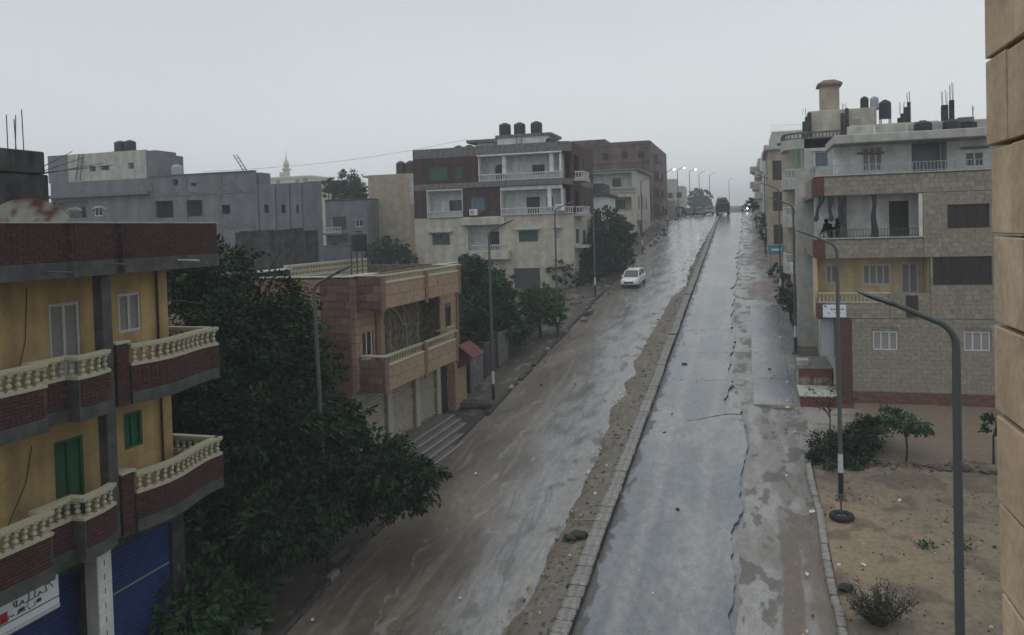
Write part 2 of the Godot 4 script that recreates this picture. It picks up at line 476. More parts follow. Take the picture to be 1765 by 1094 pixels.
func courses(p: Node, pts: Array, y0: float, y1: float, row: float, len_: float, depth: float, cols: Array, vm: Material, joint := 0.012, ops := [], mats_ := "", single := 0) -> void:   # bricks or stones laid in rows on the left face of (x, z) points; the first ones are pieces of their own
	var g := G.new()
	for i in pts.size() - 1:
		var a: Vector2 = pts[i]
		var b: Vector2 = pts[i + 1]
		var d := (b - a).normalized()
		var nr := Vector2(d.y, -d.x)
		var bs := Basis(Vector3(d.x, 0, d.y), Vector3.UP, Vector3(-nr.x, 0, -nr.y))
		var ln := a.distance_to(b)
		var y := y0
		var r := 0
		while y < y1 - row * 0.4:
			var hh := minf(row, y1 - y)
			var free := [[0.0, ln]]
			for o in ops:
				if o[1] + o[3] < y + hh * 0.3 or o[1] > y + hh * 0.7: continue
				var nf := []
				for f in free:
					if o[0] + o[2] <= f[0] or o[0] >= f[1]: nf.append(f); continue
					if o[0] > f[0]: nf.append([f[0], o[0]])
					if o[0] + o[2] < f[1]: nf.append([o[0] + o[2], f[1]])
				free = nf
			for f in free:
				var x: float = f[0] - (len_ * 0.5 if r % 2 else 0.0)
				while x < f[1] - 0.02:
					var l := len_ * rng.randf_range(0.85, 1.15) if len_ > 0.26 else len_
					var x0 := maxf(x, f[0])
					var x1 := minf(x + l, f[1])
					x += l
					if x1 - x0 < joint * 2.5: continue
					var dp := depth * rng.randf_range(0.75, 1.1)
					var cc := a + d * ((x0 + x1) * 0.5) - nr * (dp * 0.5)
					var o3 := Vector3(cc.x, y + hh * 0.5, cc.y)
					var sz := Vector3(x1 - x0 - joint, hh - joint, dp)
					if single > 0 and mats_:
						single -= 1
						if not cache.has("unit_stone"):
							var ug := G.new()
							ug.box(Vector3.ZERO, Vector3.ONE, 0.04)
							cache["unit_stone"] = ug.mesh()
						mk(p, "stone", cache["unit_stone"], m["%s_%d" % [mats_, rng.randi() % 6]], Transform3D(bs.scaled_local(sz), o3))
					else:
						var c0: Color = cols[rng.randi() % cols.size()]
						var k := rng.randf_range(0.88, 1.12)
						g.col = Color(c0.r * k, c0.g * k, c0.b * k)
						g.box(o3, sz, 0.0, bs)
			y += row
			r += 1
	if g.v.size():
		var o := mk(p, "brick_course" if len_ < 0.3 else "stone_facing", g, vm)
		o.set_meta("kind", "stuff")
func tank(label: String, x: float, y: float, z: float, r: float, h: float, mt: Material, legs := 0.0) -> void:
	var t := thing("water_tank", label, "water tank", Vector3(x, y, z), 0.0, "water tanks on the roofs")
	var g := G.new()
	var b := y + legs
	g.lathe([Vector2(0, b), Vector2(r, b), Vector2(r, b + h * 0.25), Vector2(r * 1.03, b + h * 0.28), Vector2(r, b + h * 0.31), Vector2(r, b + h * 0.55), Vector2(r * 1.03, b + h * 0.58), Vector2(r, b + h * 0.61), Vector2(r, b + h * 0.8), Vector2(r * 0.85, b + h * 0.9), Vector2(r * 0.4, b + h * 0.96)], 20)
	mk(t, "body", g, mt)
	g = G.new()
	g.lathe([Vector2(r * 0.42, b + h * 0.95), Vector2(r * 0.42, b + h), Vector2(0, b + h)], 14)
	mk(t, "lid", g, mt)
	if legs > 0.05:
		for i in 4:
			g = G.new()
			var q := Vector3(r * 0.75 * (1 if i & 1 else -1), y, r * 0.75 * (1 if i & 2 else -1))
			g.mm(q - Vector3(0.03, 0, 0.03), q + Vector3(0.03, legs, 0.03))
			mk(t, "leg", g, m.steel)
		g = G.new()
		g.mm(Vector3(-r * 0.9, b - 0.05, -r * 0.9), Vector3(r * 0.9, b - 0.005, r * 0.9))
		mk(t, "platform", g, m.steel)
func rebar(p: Node, x: float, y: float, z: float, h: float, w := 0.2) -> void:
	for i in 4:
		var g := G.new()
		var a := Vector3(x + (w if i & 1 else -w) * 0.5, y, z + (w if i & 2 else -w) * 0.5)
		var hh := h * rng.randf_range(0.75, 1.0)
		g.tube([a, a + Vector3(rng.randf_range(-0.05, 0.05), hh, rng.randf_range(-0.05, 0.05))], [0.014, 0.014], 5)
		mk(p, "reinforcing_bar", g, m.steel)
func ladder(label: String, a: Vector3, b: Vector3, w: float) -> void:
	var t := thing("ladder", label, "ladder", a)
	var s := Vector3(w * 0.5, 0, 0)
	for k in [-1, 1]:
		var g := G.new()
		g.bar(a - Vector3(a.x, 0, a.z) + s * k, b - Vector3(a.x, 0, a.z) + s * k, 0.06)
		mk(t, "rail", g, m.steel)
	var nn := int((b - a).length() / 0.35)
	for i in range(1, nn):
		var q := a.lerp(b, float(i) / nn) - Vector3(a.x, 0, a.z)
		var g := G.new()
		g.bar(q - s, q + s, 0.04)
		mk(t, "rung", g, m.steel)

# ---------------------------------------------------------------- street surfaces
const ROAD_EDGE := [[10.0, -0.7], [22.2, -0.68], [23.7, -0.56], [24.5, -0.66], [25.6, -0.52], [27.3, -0.74], [28.6, -0.51], [30.3, -0.4], [32.3, -0.5], [34.8, -0.35], [36.6, -0.38], [38.5, -0.5], [40.9, -0.62], [41.2, -1.25], [44.2, -1.25], [47.6, -1.19], [51.2, -1.09], [58.1, -1.12], [62.5, -1.4], [70.9, -1.3], [74.9, -1.62], [79.2, -1.16], [92.7, -1.43], [108.5, -1.12], [126.4, -1.0], [170.0, -1.0]]
const MEDIAN_EDGE := [[10.0, -7.3], [21.3, -7.1], [22.5, -6.78], [24.4, -6.77], [25.8, -6.94], [27.5, -6.67], [28.7, -6.84], [30.3, -6.74], [32.0, -6.8], [34.4, -6.72], [36.0, -6.96], [37.7, -6.88], [40.7, -7.29], [42.1, -6.95], [43.2, -6.76], [45.1, -7.24], [47.1, -6.77], [49.5, -7.32], [52.0, -7.11], [56.1, -7.11], [59.5, -7.01], [65.5, -6.92], [70.7, -6.84], [76.2, -6.0], [87.2, -6.26], [100.2, -6.23], [113.2, -5.9], [141.7, -5.7], [175.0, -5.7]]
const MUD_EDGE := [[10.0, -8.3], [20.7, -8.33], [24.7, -8.26], [27.2, -8.21], [30.4, -8.55], [34.1, -8.85], [37.5, -9.01], [40.4, -9.35], [44.8, -9.92], [48.7, -9.7], [54.4, -9.8], [64.3, -10.4], [71.9, -10.6], [85.0, -11.5], [100.0, -12.0], [175.0, -12.5]]
func edge(t: Array, d: float) -> float:
	for i in t.size() - 1:
		if d < t[i + 1][0]: return lerpf(t[i][1], t[i + 1][1], clampf((d - t[i][0]) / (t[i + 1][0] - t[i][0]), 0.0, 1.0))
	return t[t.size() - 1][1]
func paint(w: int, h: int, f: Callable) -> Array:    # f(u, v) gives Color(r, g, b, roughness) in real-world values
	var a := PackedByteArray()
	var b := PackedByteArray()
	a.resize(w * h * 3)
	b.resize(w * h)
	for j in h:
		for i in w:
			var c: Color = f.call((i + 0.5) / w, (j + 0.5) / h)
			var k := (j * w + i) * 3
			var s := c.linear_to_srgb()
			a[k] = clampi(int(s.r * 255.0), 0, 255); a[k + 1] = clampi(int(s.g * 255.0), 0, 255); a[k + 2] = clampi(int(s.b * 255.0), 0, 255)
			b[j * w + i] = clampi(int(c.a * 255.0), 0, 255)
	return [ImageTexture.create_from_image(Image.create_from_data(w, h, false, Image.FORMAT_RGB8, a)), ImageTexture.create_from_image(Image.create_from_data(w, h, false, Image.FORMAT_L8, b))]
func painted(key: String, tex: Array, ns := 0.5) -> StandardMaterial3D:
	var s := StandardMaterial3D.new()
	s.albedo_texture = tex[0]
	s.roughness_texture = tex[1]
	s.roughness = 1.0
	s.texture_repeat = false
	m[key] = s
	return s
const D0 := 12.0
const D1 := 185.0
func road_v(d: float) -> float: return log(d / D0) / log(D1 / D0)
func mixc(a: Color, b: Color, t: float) -> Color: return a.lerp(b, clampf(t, 0.0, 1.0))
func road_colour(u: float, v: float) -> Color:
	var x := -14.0 + 17.0 * u
	var d := D0 * pow(D1 / D0, v)
	var n1 := na.get_noise_2d(x * 22.0, d * 9.0)
	var n2 := nb.get_noise_2d(x * 60.0 + 300.0, d * 32.0)
	var n3 := nb.get_noise_2d(x * 240.0, d * 120.0 + 900.0)
	var c: Color
	if x < -5.0:
		# left carriageway: brown mud by the kerb, a film of silty water towards the median
		var warp := x + 0.5 * na.get_noise_2d(x * 15.0 + 70.0, d * 7.0)
		var flow := nb.get_noise_2d(warp * 95.0, d * 7.0 + 40.0)
		var fine := nb.get_noise_2d(warp * 170.0, d * 16.0 + 300.0)
		var me := edge(MUD_EDGE, d) + 0.9 * n1 + 0.5 * flow
		var mud := mixc(Color(0.165, 0.137, 0.11, 0.55), Color(0.098, 0.081, 0.066, 0.5), 0.5 + 1.3 * n1)
		mud = mixc(mud, Color(0.20, 0.175, 0.15, 0.4), smoothstep(0.15, 0.4, flow + 0.4 * fine) * 0.6)
		var stream := absf(nb.get_noise_2d((warp + 0.6 * n2) * 30.0 + 200.0, d * 6.0))
		mud = mixc(mud, Color(0.25, 0.235, 0.215, 0.25), smoothstep(0.06, 0.01, stream + 0.05 * n3) * 0.75 * smoothstep(-0.25, 0.3, n2 + 0.6 * fine))
		var wet := mixc(Color(0.165, 0.163, 0.163, 0.2), Color(0.235, 0.23, 0.222, 0.3), 0.5 + 1.3 * fine)
		wet = mixc(wet, Color(0.10, 0.09, 0.082, 0.25), smoothstep(0.12, 0.34, n2 + 0.45 * n3) * 0.6)
		c = mixc(mud, wet, smoothstep(-1.7, 0.6, x - me))
		var rid := absf(nb.get_noise_2d(warp * 46.0 + 55.0, d * 5.5))
		if rid < 0.045: c = mixc(c, Color(0.07, 0.062, 0.055, 0.35), (1.0 - rid / 0.045) * 0.6)
		var rid2 := absf(nb.get_noise_2d(warp * 120.0 + 15.0, d * 24.0))
		if rid2 < 0.04: c = mixc(c, Color(0.28, 0.272, 0.26, 0.3), (1.0 - rid2 / 0.04) * 0.45 * smoothstep(-2.5, 0.0, x - me))
		var rim := edge(MEDIAN_EDGE, d) - x
		c = mixc(c, Color(0.26, 0.25, 0.235, 0.35), smoothstep(0.9, 0.3, rim + 0.5 * n2) * 0.5)
		c = mixc(c, Color(0.085, 0.075, 0.064, 0.5), smoothstep(0.2, 0.5, n2 + 0.3 * fine) * smoothstep(1.6, 0.4, rim) * 0.8)
		var dw := d - 60.0 - (x + 9.0) * 1.6
		if absf(dw) < 3.0 and x > -10.6 and x < -8.0: c = mixc(c, Color(0.045, 0.045, 0.045, 0.3), (1.0 - absf(dw) / 3.0) * (0.5 + n1 * 2.0))
	else:
		var e := edge(ROAD_EDGE, d)
		if x < e + 0.12 or (d > 42.0 and d < 68.0 and x > 0.05):
			# dark bituminous paving, paler where wheels have worn it
			var wv := 0.35 * na.get_noise_2d(d * 5.0, 7.0)
			c = mixc(Color(0.155, 0.165, 0.182, 0.25), Color(0.205, 0.213, 0.222, 0.28), 0.5 + n1 * 1.4)
			var tr := maxf(1.0 - absf(x + 1.75 + wv) / 0.42, 1.0 - absf(x + 3.6 + wv) / 0.45)
			c = mixc(c, Color(0.255, 0.255, 0.248, 0.34), smoothstep(0.0, 0.9, tr + 0.35 * n2) * 0.8)
			c = mixc(c, Color(0.27, 0.268, 0.262, 0.3), smoothstep(0.1, 0.5, n2 + 0.35 * n1) * 0.35)
			c = mixc(c, Color(0.275, 0.27, 0.26, 0.24), smoothstep(-0.15, 0.35, n1 + 0.4 * n2) * 0.5)
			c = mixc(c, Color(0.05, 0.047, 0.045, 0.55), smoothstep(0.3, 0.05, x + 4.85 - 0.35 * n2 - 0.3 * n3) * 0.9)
			c = mixc(c, Color(0.12, 0.12, 0.12, 0.3), smoothstep(0.3, 0.5, n2 - 0.2 * n1) * 0.4)
			for q in [38.0, 46.3, 52.2, 58.8, 64.0]:
				var off := absf(d - q - 0.5 * na.get_noise_2d(x * 40.0, q * 10.0) - 0.15 * x)
				if off < 0.06 + 0.0007 * d and d > 40.0: c = mixc(c, Color(0.08, 0.08, 0.08, 0.6), 0.55 * smoothstep(-0.15, 0.25, nb.get_noise_2d(x * 70.0, q * 33.0)))
			var ck := absf(nb.get_noise_2d(x * 55.0 + 11.0, d * 22.0 + 5.0))
			if ck < 0.014 and n1 > 0.0 and d > 30.0: c = mixc(c, Color(0.07, 0.07, 0.07, 0.6), 0.55)
		else:
			# worn shoulder under pale silt
			var fl := nb.get_noise_2d((x + 0.25 * n1) * 60.0, d * 16.0 + 90.0)
			c = mixc(Color(0.26, 0.247, 0.23, 0.3), Color(0.165, 0.15, 0.135, 0.4), 0.5 + 1.6 * n1)
			c = mixc(c, Color(0.30, 0.295, 0.285, 0.38), smoothstep(0.0, 0.3, fl) * 0.6)
			c = mixc(c, Color(0.095, 0.085, 0.075, 0.6), smoothstep(0.12, 0.3, n2 + 0.35 * n3) * 0.85)
			if d < 36.0:
				var rut := absf(x - 1.05 - 0.12 * n1 - (d - 26.0) * 0.012)
				c = mixc(c, Color(0.135, 0.105, 0.08, 0.6), smoothstep(0.36, 0.2, rut + 0.08 * n2) * smoothstep(32.0, 28.0, d + 3.0 * n1) * 0.95)
				c = mixc(c, Color(0.15, 0.12, 0.095, 0.65), smoothstep(1.3, 1.7, x + 0.5 * n2) * smoothstep(33.0, 27.0, d + 3.0 * n2) * 0.85)
			if d > 65.0:
				c = mixc(c, Color(0.17, 0.125, 0.105, 0.6), smoothstep(0.1, 0.35, n1 + 0.4 * n2 + 0.1) * smoothstep(-0.6, 0.4, x) * 0.8)
	var n4 := nb.get_noise_2d(x * 1000.0, d * 620.0)
	var sp := 1.0 + 0.24 * n3 + 0.26 * n4
	return Color(c.r * sp, c.g * sp, c.b * sp, c.a * 0.78)
func sheet(ds: Array, xs: Callable, f: Callable, uvf: Callable) -> G:     # grid over (x, d): xs(d) gives the row of x values, f the height
	var g := G.new()
	var rows := []
	for d in ds:
		var row := []
		for x in xs.call(d): row.append(Vector3(x, f.call(x, d), -d))
		rows.append(row)
	for i in rows.size() - 1:
		for j in rows[i].size() - 1:
			var p: Array = [rows[i][j], rows[i][j + 1], rows[i + 1][j + 1], rows[i + 1][j]]
			var n0: Vector3 = (p[1] - p[0]).cross(p[3] - p[0]).normalized()
			for k in [0, 2, 1, 0, 3, 2]:
				g.v.append(p[k]); g.c.append(Color.WHITE); g.u.append(uvf.call(p[k].x, -p[k].z)); g.n.append(n0)
	# smooth the normals by position
	var acc := {}
	for k in g.v.size():
		var key := Vector3i((g.v[k] * 500.0).round())
		acc[key] = acc.get(key, Vector3.ZERO) + g.n[k]
	for k in g.v.size(): g.n[k] = acc[Vector3i((g.v[k] * 500.0).round())].normalized()
	return g
func span(a: float, b: float, k: float, first: float) -> Array:     # growing steps
	var r := []
	var x := a
	var s := first
	while x < b - s * 0.5:
		r.append(x); x += s; s *= k
	r.append(b)
	return r
func lerps(a: float, b: float, nn: int) -> Array:
	var r := []
	for i in nn + 1: r.append(lerpf(a, b, float(i) / nn))
	return r
func make_street() -> void:
	# terrain
	var far_d := [-60.0, -20.0, 0.0, 8.0, 14.0, 20.0, 30.0, 45.0, 70.0, 100.0, 135.0, 142.0, 150.0, 158.0, 165.0, 220.0, 400.0, 700.0, 1100.0]
	mat("earth", Color(0.20, 0.165, 0.13), 0.8, "heavy", 0.05)
	struct("ground", sheet(far_d, func(_d): return [-700.0, -400.0, -150.0, -60.0, -30.0, -14.0, 0.0, 2.3, 12.0, 40.0, 150.0, 400.0, 700.0], func(_x, d): return gy(maxf(d, 0.0)) - 0.3, func(x, d): return Vector2(x, d)), m.earth)
	# street bed
	var tex := paint(900, 1800, road_colour)
	var road := painted("road", tex)
	road.normal_enabled = true
	road.normal_texture = tx.fine_n
	road.normal_scale = 0.0
	var uvf := func(x, d): return Vector2((x + 14.0) / 17.0, road_v(d))
	var ds := span(12.1, 180.0, 1.012, 0.16)
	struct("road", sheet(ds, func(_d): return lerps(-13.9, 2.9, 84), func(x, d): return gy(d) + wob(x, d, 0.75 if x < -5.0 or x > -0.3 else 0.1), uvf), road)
	# upper paving of the right-hand carriageway: two slabs with a broken outer edge
	var near := span(12.1, 38.99, 1.004, 0.16)
	var far := span(39.0, 178.0, 1.012, 0.22)
	for k in 2:
		var lift := 0.1 if k == 0 else 0.095
		var e := func(d): return edge(ROAD_EDGE, d) + (0.3 * nb.get_noise_2d(d * 21.0, 3.0) + 0.22 * na.get_noise_2d(d * 130.0, 8.0) * (0.5 + na.get_noise_2d(d * 9.0, 77.0)))
		var warp := func(x, d): return d + (1.35 * smoothstep(-3.2, -0.5, x) + 0.3 * nb.get_noise_2d(x * 55.0, 4.0)) * maxf(0.0, 1.0 - absf(d - 38.7) / 4.0)
		var g := sheet(near if k == 0 else far, func(d): return lerps(-4.93, e.call(d), 10), func(x, d): return gy(d) + lift + (0.03 * smoothstep(-4.0, -1.5, x) * maxf(0.0, 1.0 - absf(d - 39.0) / 3.0) if k == 1 else 0.0) + wob(x, d, 0.2), uvf)
		for i in g.v.size():
			var q: Vector3 = g.v[i]
			var nd: float = warp.call(q.x, -q.z)
			g.v[i] = Vector3(q.x, q.y + gy(nd) - gy(-q.z), -nd)
			g.u[i] = uvf.call(q.x, nd)
		var rows: Array = near if k == 0 else far
		var sk := G.new()
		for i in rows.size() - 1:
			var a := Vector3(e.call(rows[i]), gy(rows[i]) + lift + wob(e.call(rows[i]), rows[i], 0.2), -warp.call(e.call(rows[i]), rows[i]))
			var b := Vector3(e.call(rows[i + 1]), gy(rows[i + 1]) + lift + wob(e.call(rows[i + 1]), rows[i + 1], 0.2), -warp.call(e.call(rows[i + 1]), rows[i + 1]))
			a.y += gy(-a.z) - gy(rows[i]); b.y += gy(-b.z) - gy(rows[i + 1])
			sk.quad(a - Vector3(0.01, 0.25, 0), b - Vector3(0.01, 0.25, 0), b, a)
		if k == 1:
			var xs := lerps(-4.93, e.call(39.0), 24)
			for i in 24:
				var a := Vector3(xs[i], gy(39.0) + lift, -warp.call(xs[i], 39.0))
				var b := Vector3(xs[i + 1], gy(39.0) + lift, -warp.call(xs[i + 1], 39.0))
				a.y += gy(-a.z) - gy(39.0) + 0.03 * smoothstep(-4.0, -1.5, a.x) + wob(a.x, 39.0, 0.2); b.y += gy(-b.z) - gy(39.0) + 0.03 * smoothstep(-4.0, -1.5, b.x) + wob(b.x, 39.0, 0.2)
				sk.quad(a - Vector3(0, 0.2, 0), b - Vector3(0, 0.2, 0), b, a)
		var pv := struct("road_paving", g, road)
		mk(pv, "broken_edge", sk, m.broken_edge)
	# raised paving strip by the steps
	var pd := span(41.5, 66.0, 1.01, 0.2)
	var pe := func(d): return edge([[41.0, 0.12], [43.2, 0.1], [46.2, 0.03], [52.4, -0.03], [61.5, 0.05], [70.0, 0.3]], d) + 0.05 * nb.get_noise_2d(d * 160.0, 30.0) + (0.9 if d < 41.9 else 0.0)
	var g2 := sheet(pd, func(d): return lerps(pe.call(d), 2.0 + 0.06 * na.get_noise_2d(d * 80.0, 1.0), 8), func(x, d): return gy(d) + 0.07 + wob(x, d, 0.15), uvf)
	for i in pd.size() - 1:
		var a := Vector3(pe.call(pd[i]), gy(pd[i]) + 0.07, -pd[i])
		var b := Vector3(pe.call(pd[i + 1]), gy(pd[i + 1]) + 0.07, -pd[i + 1])
		g2.quad(b - Vector3(0, 0.2, 0), a - Vector3(0, 0.2, 0), a, b)
	g2.quad(Vector3(pe.call(41.5), gy(41.5) - 0.1, -41.5), Vector3(2.0, gy(41.5) - 0.1, -41.5), Vector3(2.0, gy(41.5) + 0.07, -41.5), Vector3(pe.call(41.5), gy(41.5) + 0.07, -41.5))
	struct("road_paving", g2, road)
	# earth median with a ragged western edge
	var mt := paint(256, 1024, func(u: float, v: float):
		var d := D0 * pow(D1 / D0, v)
		var x := -7.6 + 2.6 * u
		var n1 := na.get_noise_2d(x * 40.0, d * 20.0)
		var n2 := nb.get_noise_2d(x * 130.0, d * 70.0)
		var c := mixc(Color(0.17, 0.142, 0.108, 0.85), Color(0.115, 0.094, 0.072, 0.7), 0.5 + n1 * 1.3)
		c = mixc(c, Color(0.22, 0.20, 0.175, 0.85), smoothstep(0.15, 0.45, n2) * 0.6)
		c = mixc(c, Color(0.07, 0.06, 0.05, 0.8), smoothstep(0.25, 0.4, nb.get_noise_2d(x * 320.0, d * 190.0)) * 0.7)
		c = mixc(c, Color(0.17, 0.16, 0.15, 0.8), smoothstep(0.55, 0.85, u + 0.3 * n1) * 0.6)
		return c)
	painted("median", mt)
	var muv := func(x, d): return Vector2((x + 7.6) / 2.6, road_v(d))
	struct("median", sheet(span(12.1, 176.0, 1.012, 0.14), func(d): return lerps(edge(MEDIAN_EDGE, d) + 0.25 * nb.get_noise_2d(d * 110.0, 50.0) + 0.5 * nb.get_noise_2d(d * 42.0, 20.0), -5.42, 12),
		func(x, d):
			var t := smoothstep(0.0, 0.5, x - edge(MEDIAN_EDGE, d))
			return gy(d) - 0.06 + 0.16 * t + wob(x, d, 0.9) + 0.05 * t * nb.get_noise_2d(x * 260.0, d * 260.0), muv), m.median)
	# sandy lot, side street and left-hand verge
	var lot := paint(700, 700, func(u: float, v: float):
		var x := 2.1 + 14.0 * u
		var d := 10.0 + 25.2 * v
		var n1 := na.get_noise_2d(x * 14.0, d * 14.0 + 500.0)
		var n2 := nb.get_noise_2d(x * 50.0, d * 50.0)
		var n3 := nb.get_noise_2d(x * 300.0, d * 300.0)
		var c := mixc(Color(0.235, 0.182, 0.12, 0.95), Color(0.168, 0.136, 0.096, 0.9), 0.5 + n1 * 1.5)
		c = mixc(c, Color(0.1, 0.09, 0.076, 0.85), smoothstep(0.05, 0.45, n1 - (d - 23.0) * 0.05) * 0.6)
		c = mixc(c, Color(0.062, 0.051, 0.038, 0.9), smoothstep(0.12, 0.4, n2 + 0.3 * n3 + smoothstep(31.5, 33.5, d) * 0.35) * 0.6)
		var k := 1.0 + 0.3 * n3 + 0.12 * n2
		return Color(c.r * k, c.g * k, c.b * k, c.a))
	painted("lot", lot)
	struct("sandy_ground", sheet(lerps(10.0, 35.2, 130), func(_d): return lerps(2.35, 16.0, 76), func(x, d): return gy(d) + 0.05 + wob(x, d, 1.8) + 0.03 * nb.get_noise_2d(x * 190.0, d * 190.0), func(x, d): return Vector2((x - 2.1) / 14.0, (d - 10.0) / 25.2)), m.lot)
	var side := paint(600, 400, func(u: float, v: float):
		var x := 1.6 + 16.0 * u
		var d := 34.0 + 16.0 * v
		var n1 := na.get_noise_2d(x * 11.0 + 90.0, d * 26.0)
		var n2 := nb.get_noise_2d(x * 40.0, d * 80.0)
		var n3 := nb.get_noise_2d(x * 300.0, d * 300.0)
		var c := mixc(Color(0.275, 0.262, 0.245, 0.5), Color(0.16, 0.125, 0.09, 0.8), smoothstep(2.2, 5.2, x + 2.5 * n1))
		c = mixc(c, Color(0.15, 0.122, 0.095, 0.6), smoothstep(0.05, 0.4, n2 + 0.3 * n1) * 0.7)
		var k := 1.0 + 0.25 * n3
		return Color(c.r * k, c.g * k, c.b * k, c.a))
	painted("side", side)
	struct("side_street", sheet(lerps(35.0, 50.0, 60), func(_d): return lerps(2.1, 17.0, 60), func(x, d): return gy(d) + 0.012 + wob(x, d, 0.9) - 0.05 * smoothstep(2.6, 2.1, x), func(x, d): return Vector2((x - 1.6) / 16.0, (d - 34.0) / 16.0)), m.side)
	var verge := paint(300, 1100, func(u: float, v: float):
		var x := -26.0 + 13.0 * u
		var d := D0 * pow(D1 / D0, v)
		var n1 := na.get_noise_2d(x * 18.0 + 20.0, d * 12.0)
		var n2 := nb.get_noise_2d(x * 70.0, d * 50.0)
		var c := mixc(Color(0.075, 0.064, 0.053, 0.8), Color(0.045, 0.038, 0.032, 0.7), 0.5 + n1 * 1.4)
		c = mixc(c, Color(0.20, 0.175, 0.15, 0.8), smoothstep(0.15, 0.45, n2) * 0.5)
		return c)
	painted("verge", verge)
	struct("verge", sheet(span(12.1, 176.0, 1.015, 0.25), func(_d): return lerps(-26.0, -13.36, 40), func(x, d): return gy(d) + 0.06 + wob(x, d, 1.6), func(x, d): return Vector2((x + 26.0) / 13.0, road_v(d))), m.verge)
	make_kerbs()
func make_kerbs() -> void:
	# each visible kerb stone is a piece; far ones run together
	var var_mesh := []
	for k in 4:
		var g := G.new()
		g.box(Vector3.ZERO, Vector3(1, 1, 1), 0.06 + 0.03 * k)
		var_mesh.append(g.mesh())
	var lay := func(s: String, x0: Callable, d0: float, d1: float, ln: float, wd: float, hh: float, lift: float, gap: float, wonk: float, dirty := false):
		var root := Node3D.new()
		root.name = s
		root.set_meta("kind", "structure")
		add_child(root)
		var d := d0
		while d < d1:
			var l := ln * rng.randf_range(0.9, 1.1)
			var x: float = x0.call(d + l * 0.5)
			wonk *= 1.0 + (0.02 if s == "median_kerb" and d > 40.0 and d < 75.0 else 0.0)
			if rng.randf() > gap and not (dirty and d > 28.5 and d < 38.6):
				var xf := Transform3D(Basis(Vector3.UP, rng.randf_range(-wonk, wonk)) * Basis(Vector3.RIGHT, 0.0997 + rng.randf_range(-wonk, wonk) * 0.6) * Basis(Vector3.FORWARD, rng.randf_range(-wonk, wonk) * 0.8), Vector3(x + rng.randf_range(-wonk, wonk) * 0.4, gy(d + l * 0.5) + lift + rng.randf_range(-wonk, wonk) * 0.25, -d - l * 0.5))
				xf.basis = xf.basis.scaled_local(Vector3(wd, hh, l - 0.015))
				mk(root, "kerb_stone", var_mesh[rng.randi() % 4], m.mud_kerb if dirty and rng.randf() < 0.97 else m["kerb_%d" % (rng.randi() % 6)], xf)
			d += l
		return root
	var mid: Node3D = lay.call("median_kerb", func(d): return -5.2 + 0.05 * na.get_noise_2d(d * 12.0, 60.0), 13.0, 92.0, 0.62, 0.5, 0.28, 0.19, 0.02, 0.03)
	var g := G.new()
	var pts := []
	for d in lerps(92.0, 176.0, 60): pts.append(Vector2(-5.2 + 0.05 * na.get_noise_2d(d * 12.0, 60.0), d))
	for i in 60:
		var a: Vector2 = pts[i]
		var b: Vector2 = pts[i + 1]
		g.box(Vector3((a.x + b.x) * 0.5, (gy(a.y) + gy(b.y)) * 0.5 + 0.16, -(a.y + b.y) * 0.5), Vector3(0.5, 0.26, b.y - a.y - 0.03), 0.04, Basis(Vector3.RIGHT, atan((gy(b.y) - gy(a.y)) / (b.y - a.y))))
	mk(mid, "far_kerb_stones", g, m.kerb_0).set_meta("kind", "stuff")
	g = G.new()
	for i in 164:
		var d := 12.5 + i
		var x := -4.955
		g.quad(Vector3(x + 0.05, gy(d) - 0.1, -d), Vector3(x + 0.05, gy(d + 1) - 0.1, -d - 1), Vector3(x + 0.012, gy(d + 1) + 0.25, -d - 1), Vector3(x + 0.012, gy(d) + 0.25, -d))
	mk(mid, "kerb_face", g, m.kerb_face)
	lay.call("kerb_right", func(d): return 2.2 + 0.04 * sin(d * 0.9), 13.0, 34.8, 0.52, 0.24, 0.3, 0.03, 0.0, 0.03)
	lay.call("kerb_left", func(d): return -13.25 + 0.05 * sin(d * 0.7), 13.0, 96.0, 0.62, 0.26, 0.3, 0.02, 0.06, 0.05, true)

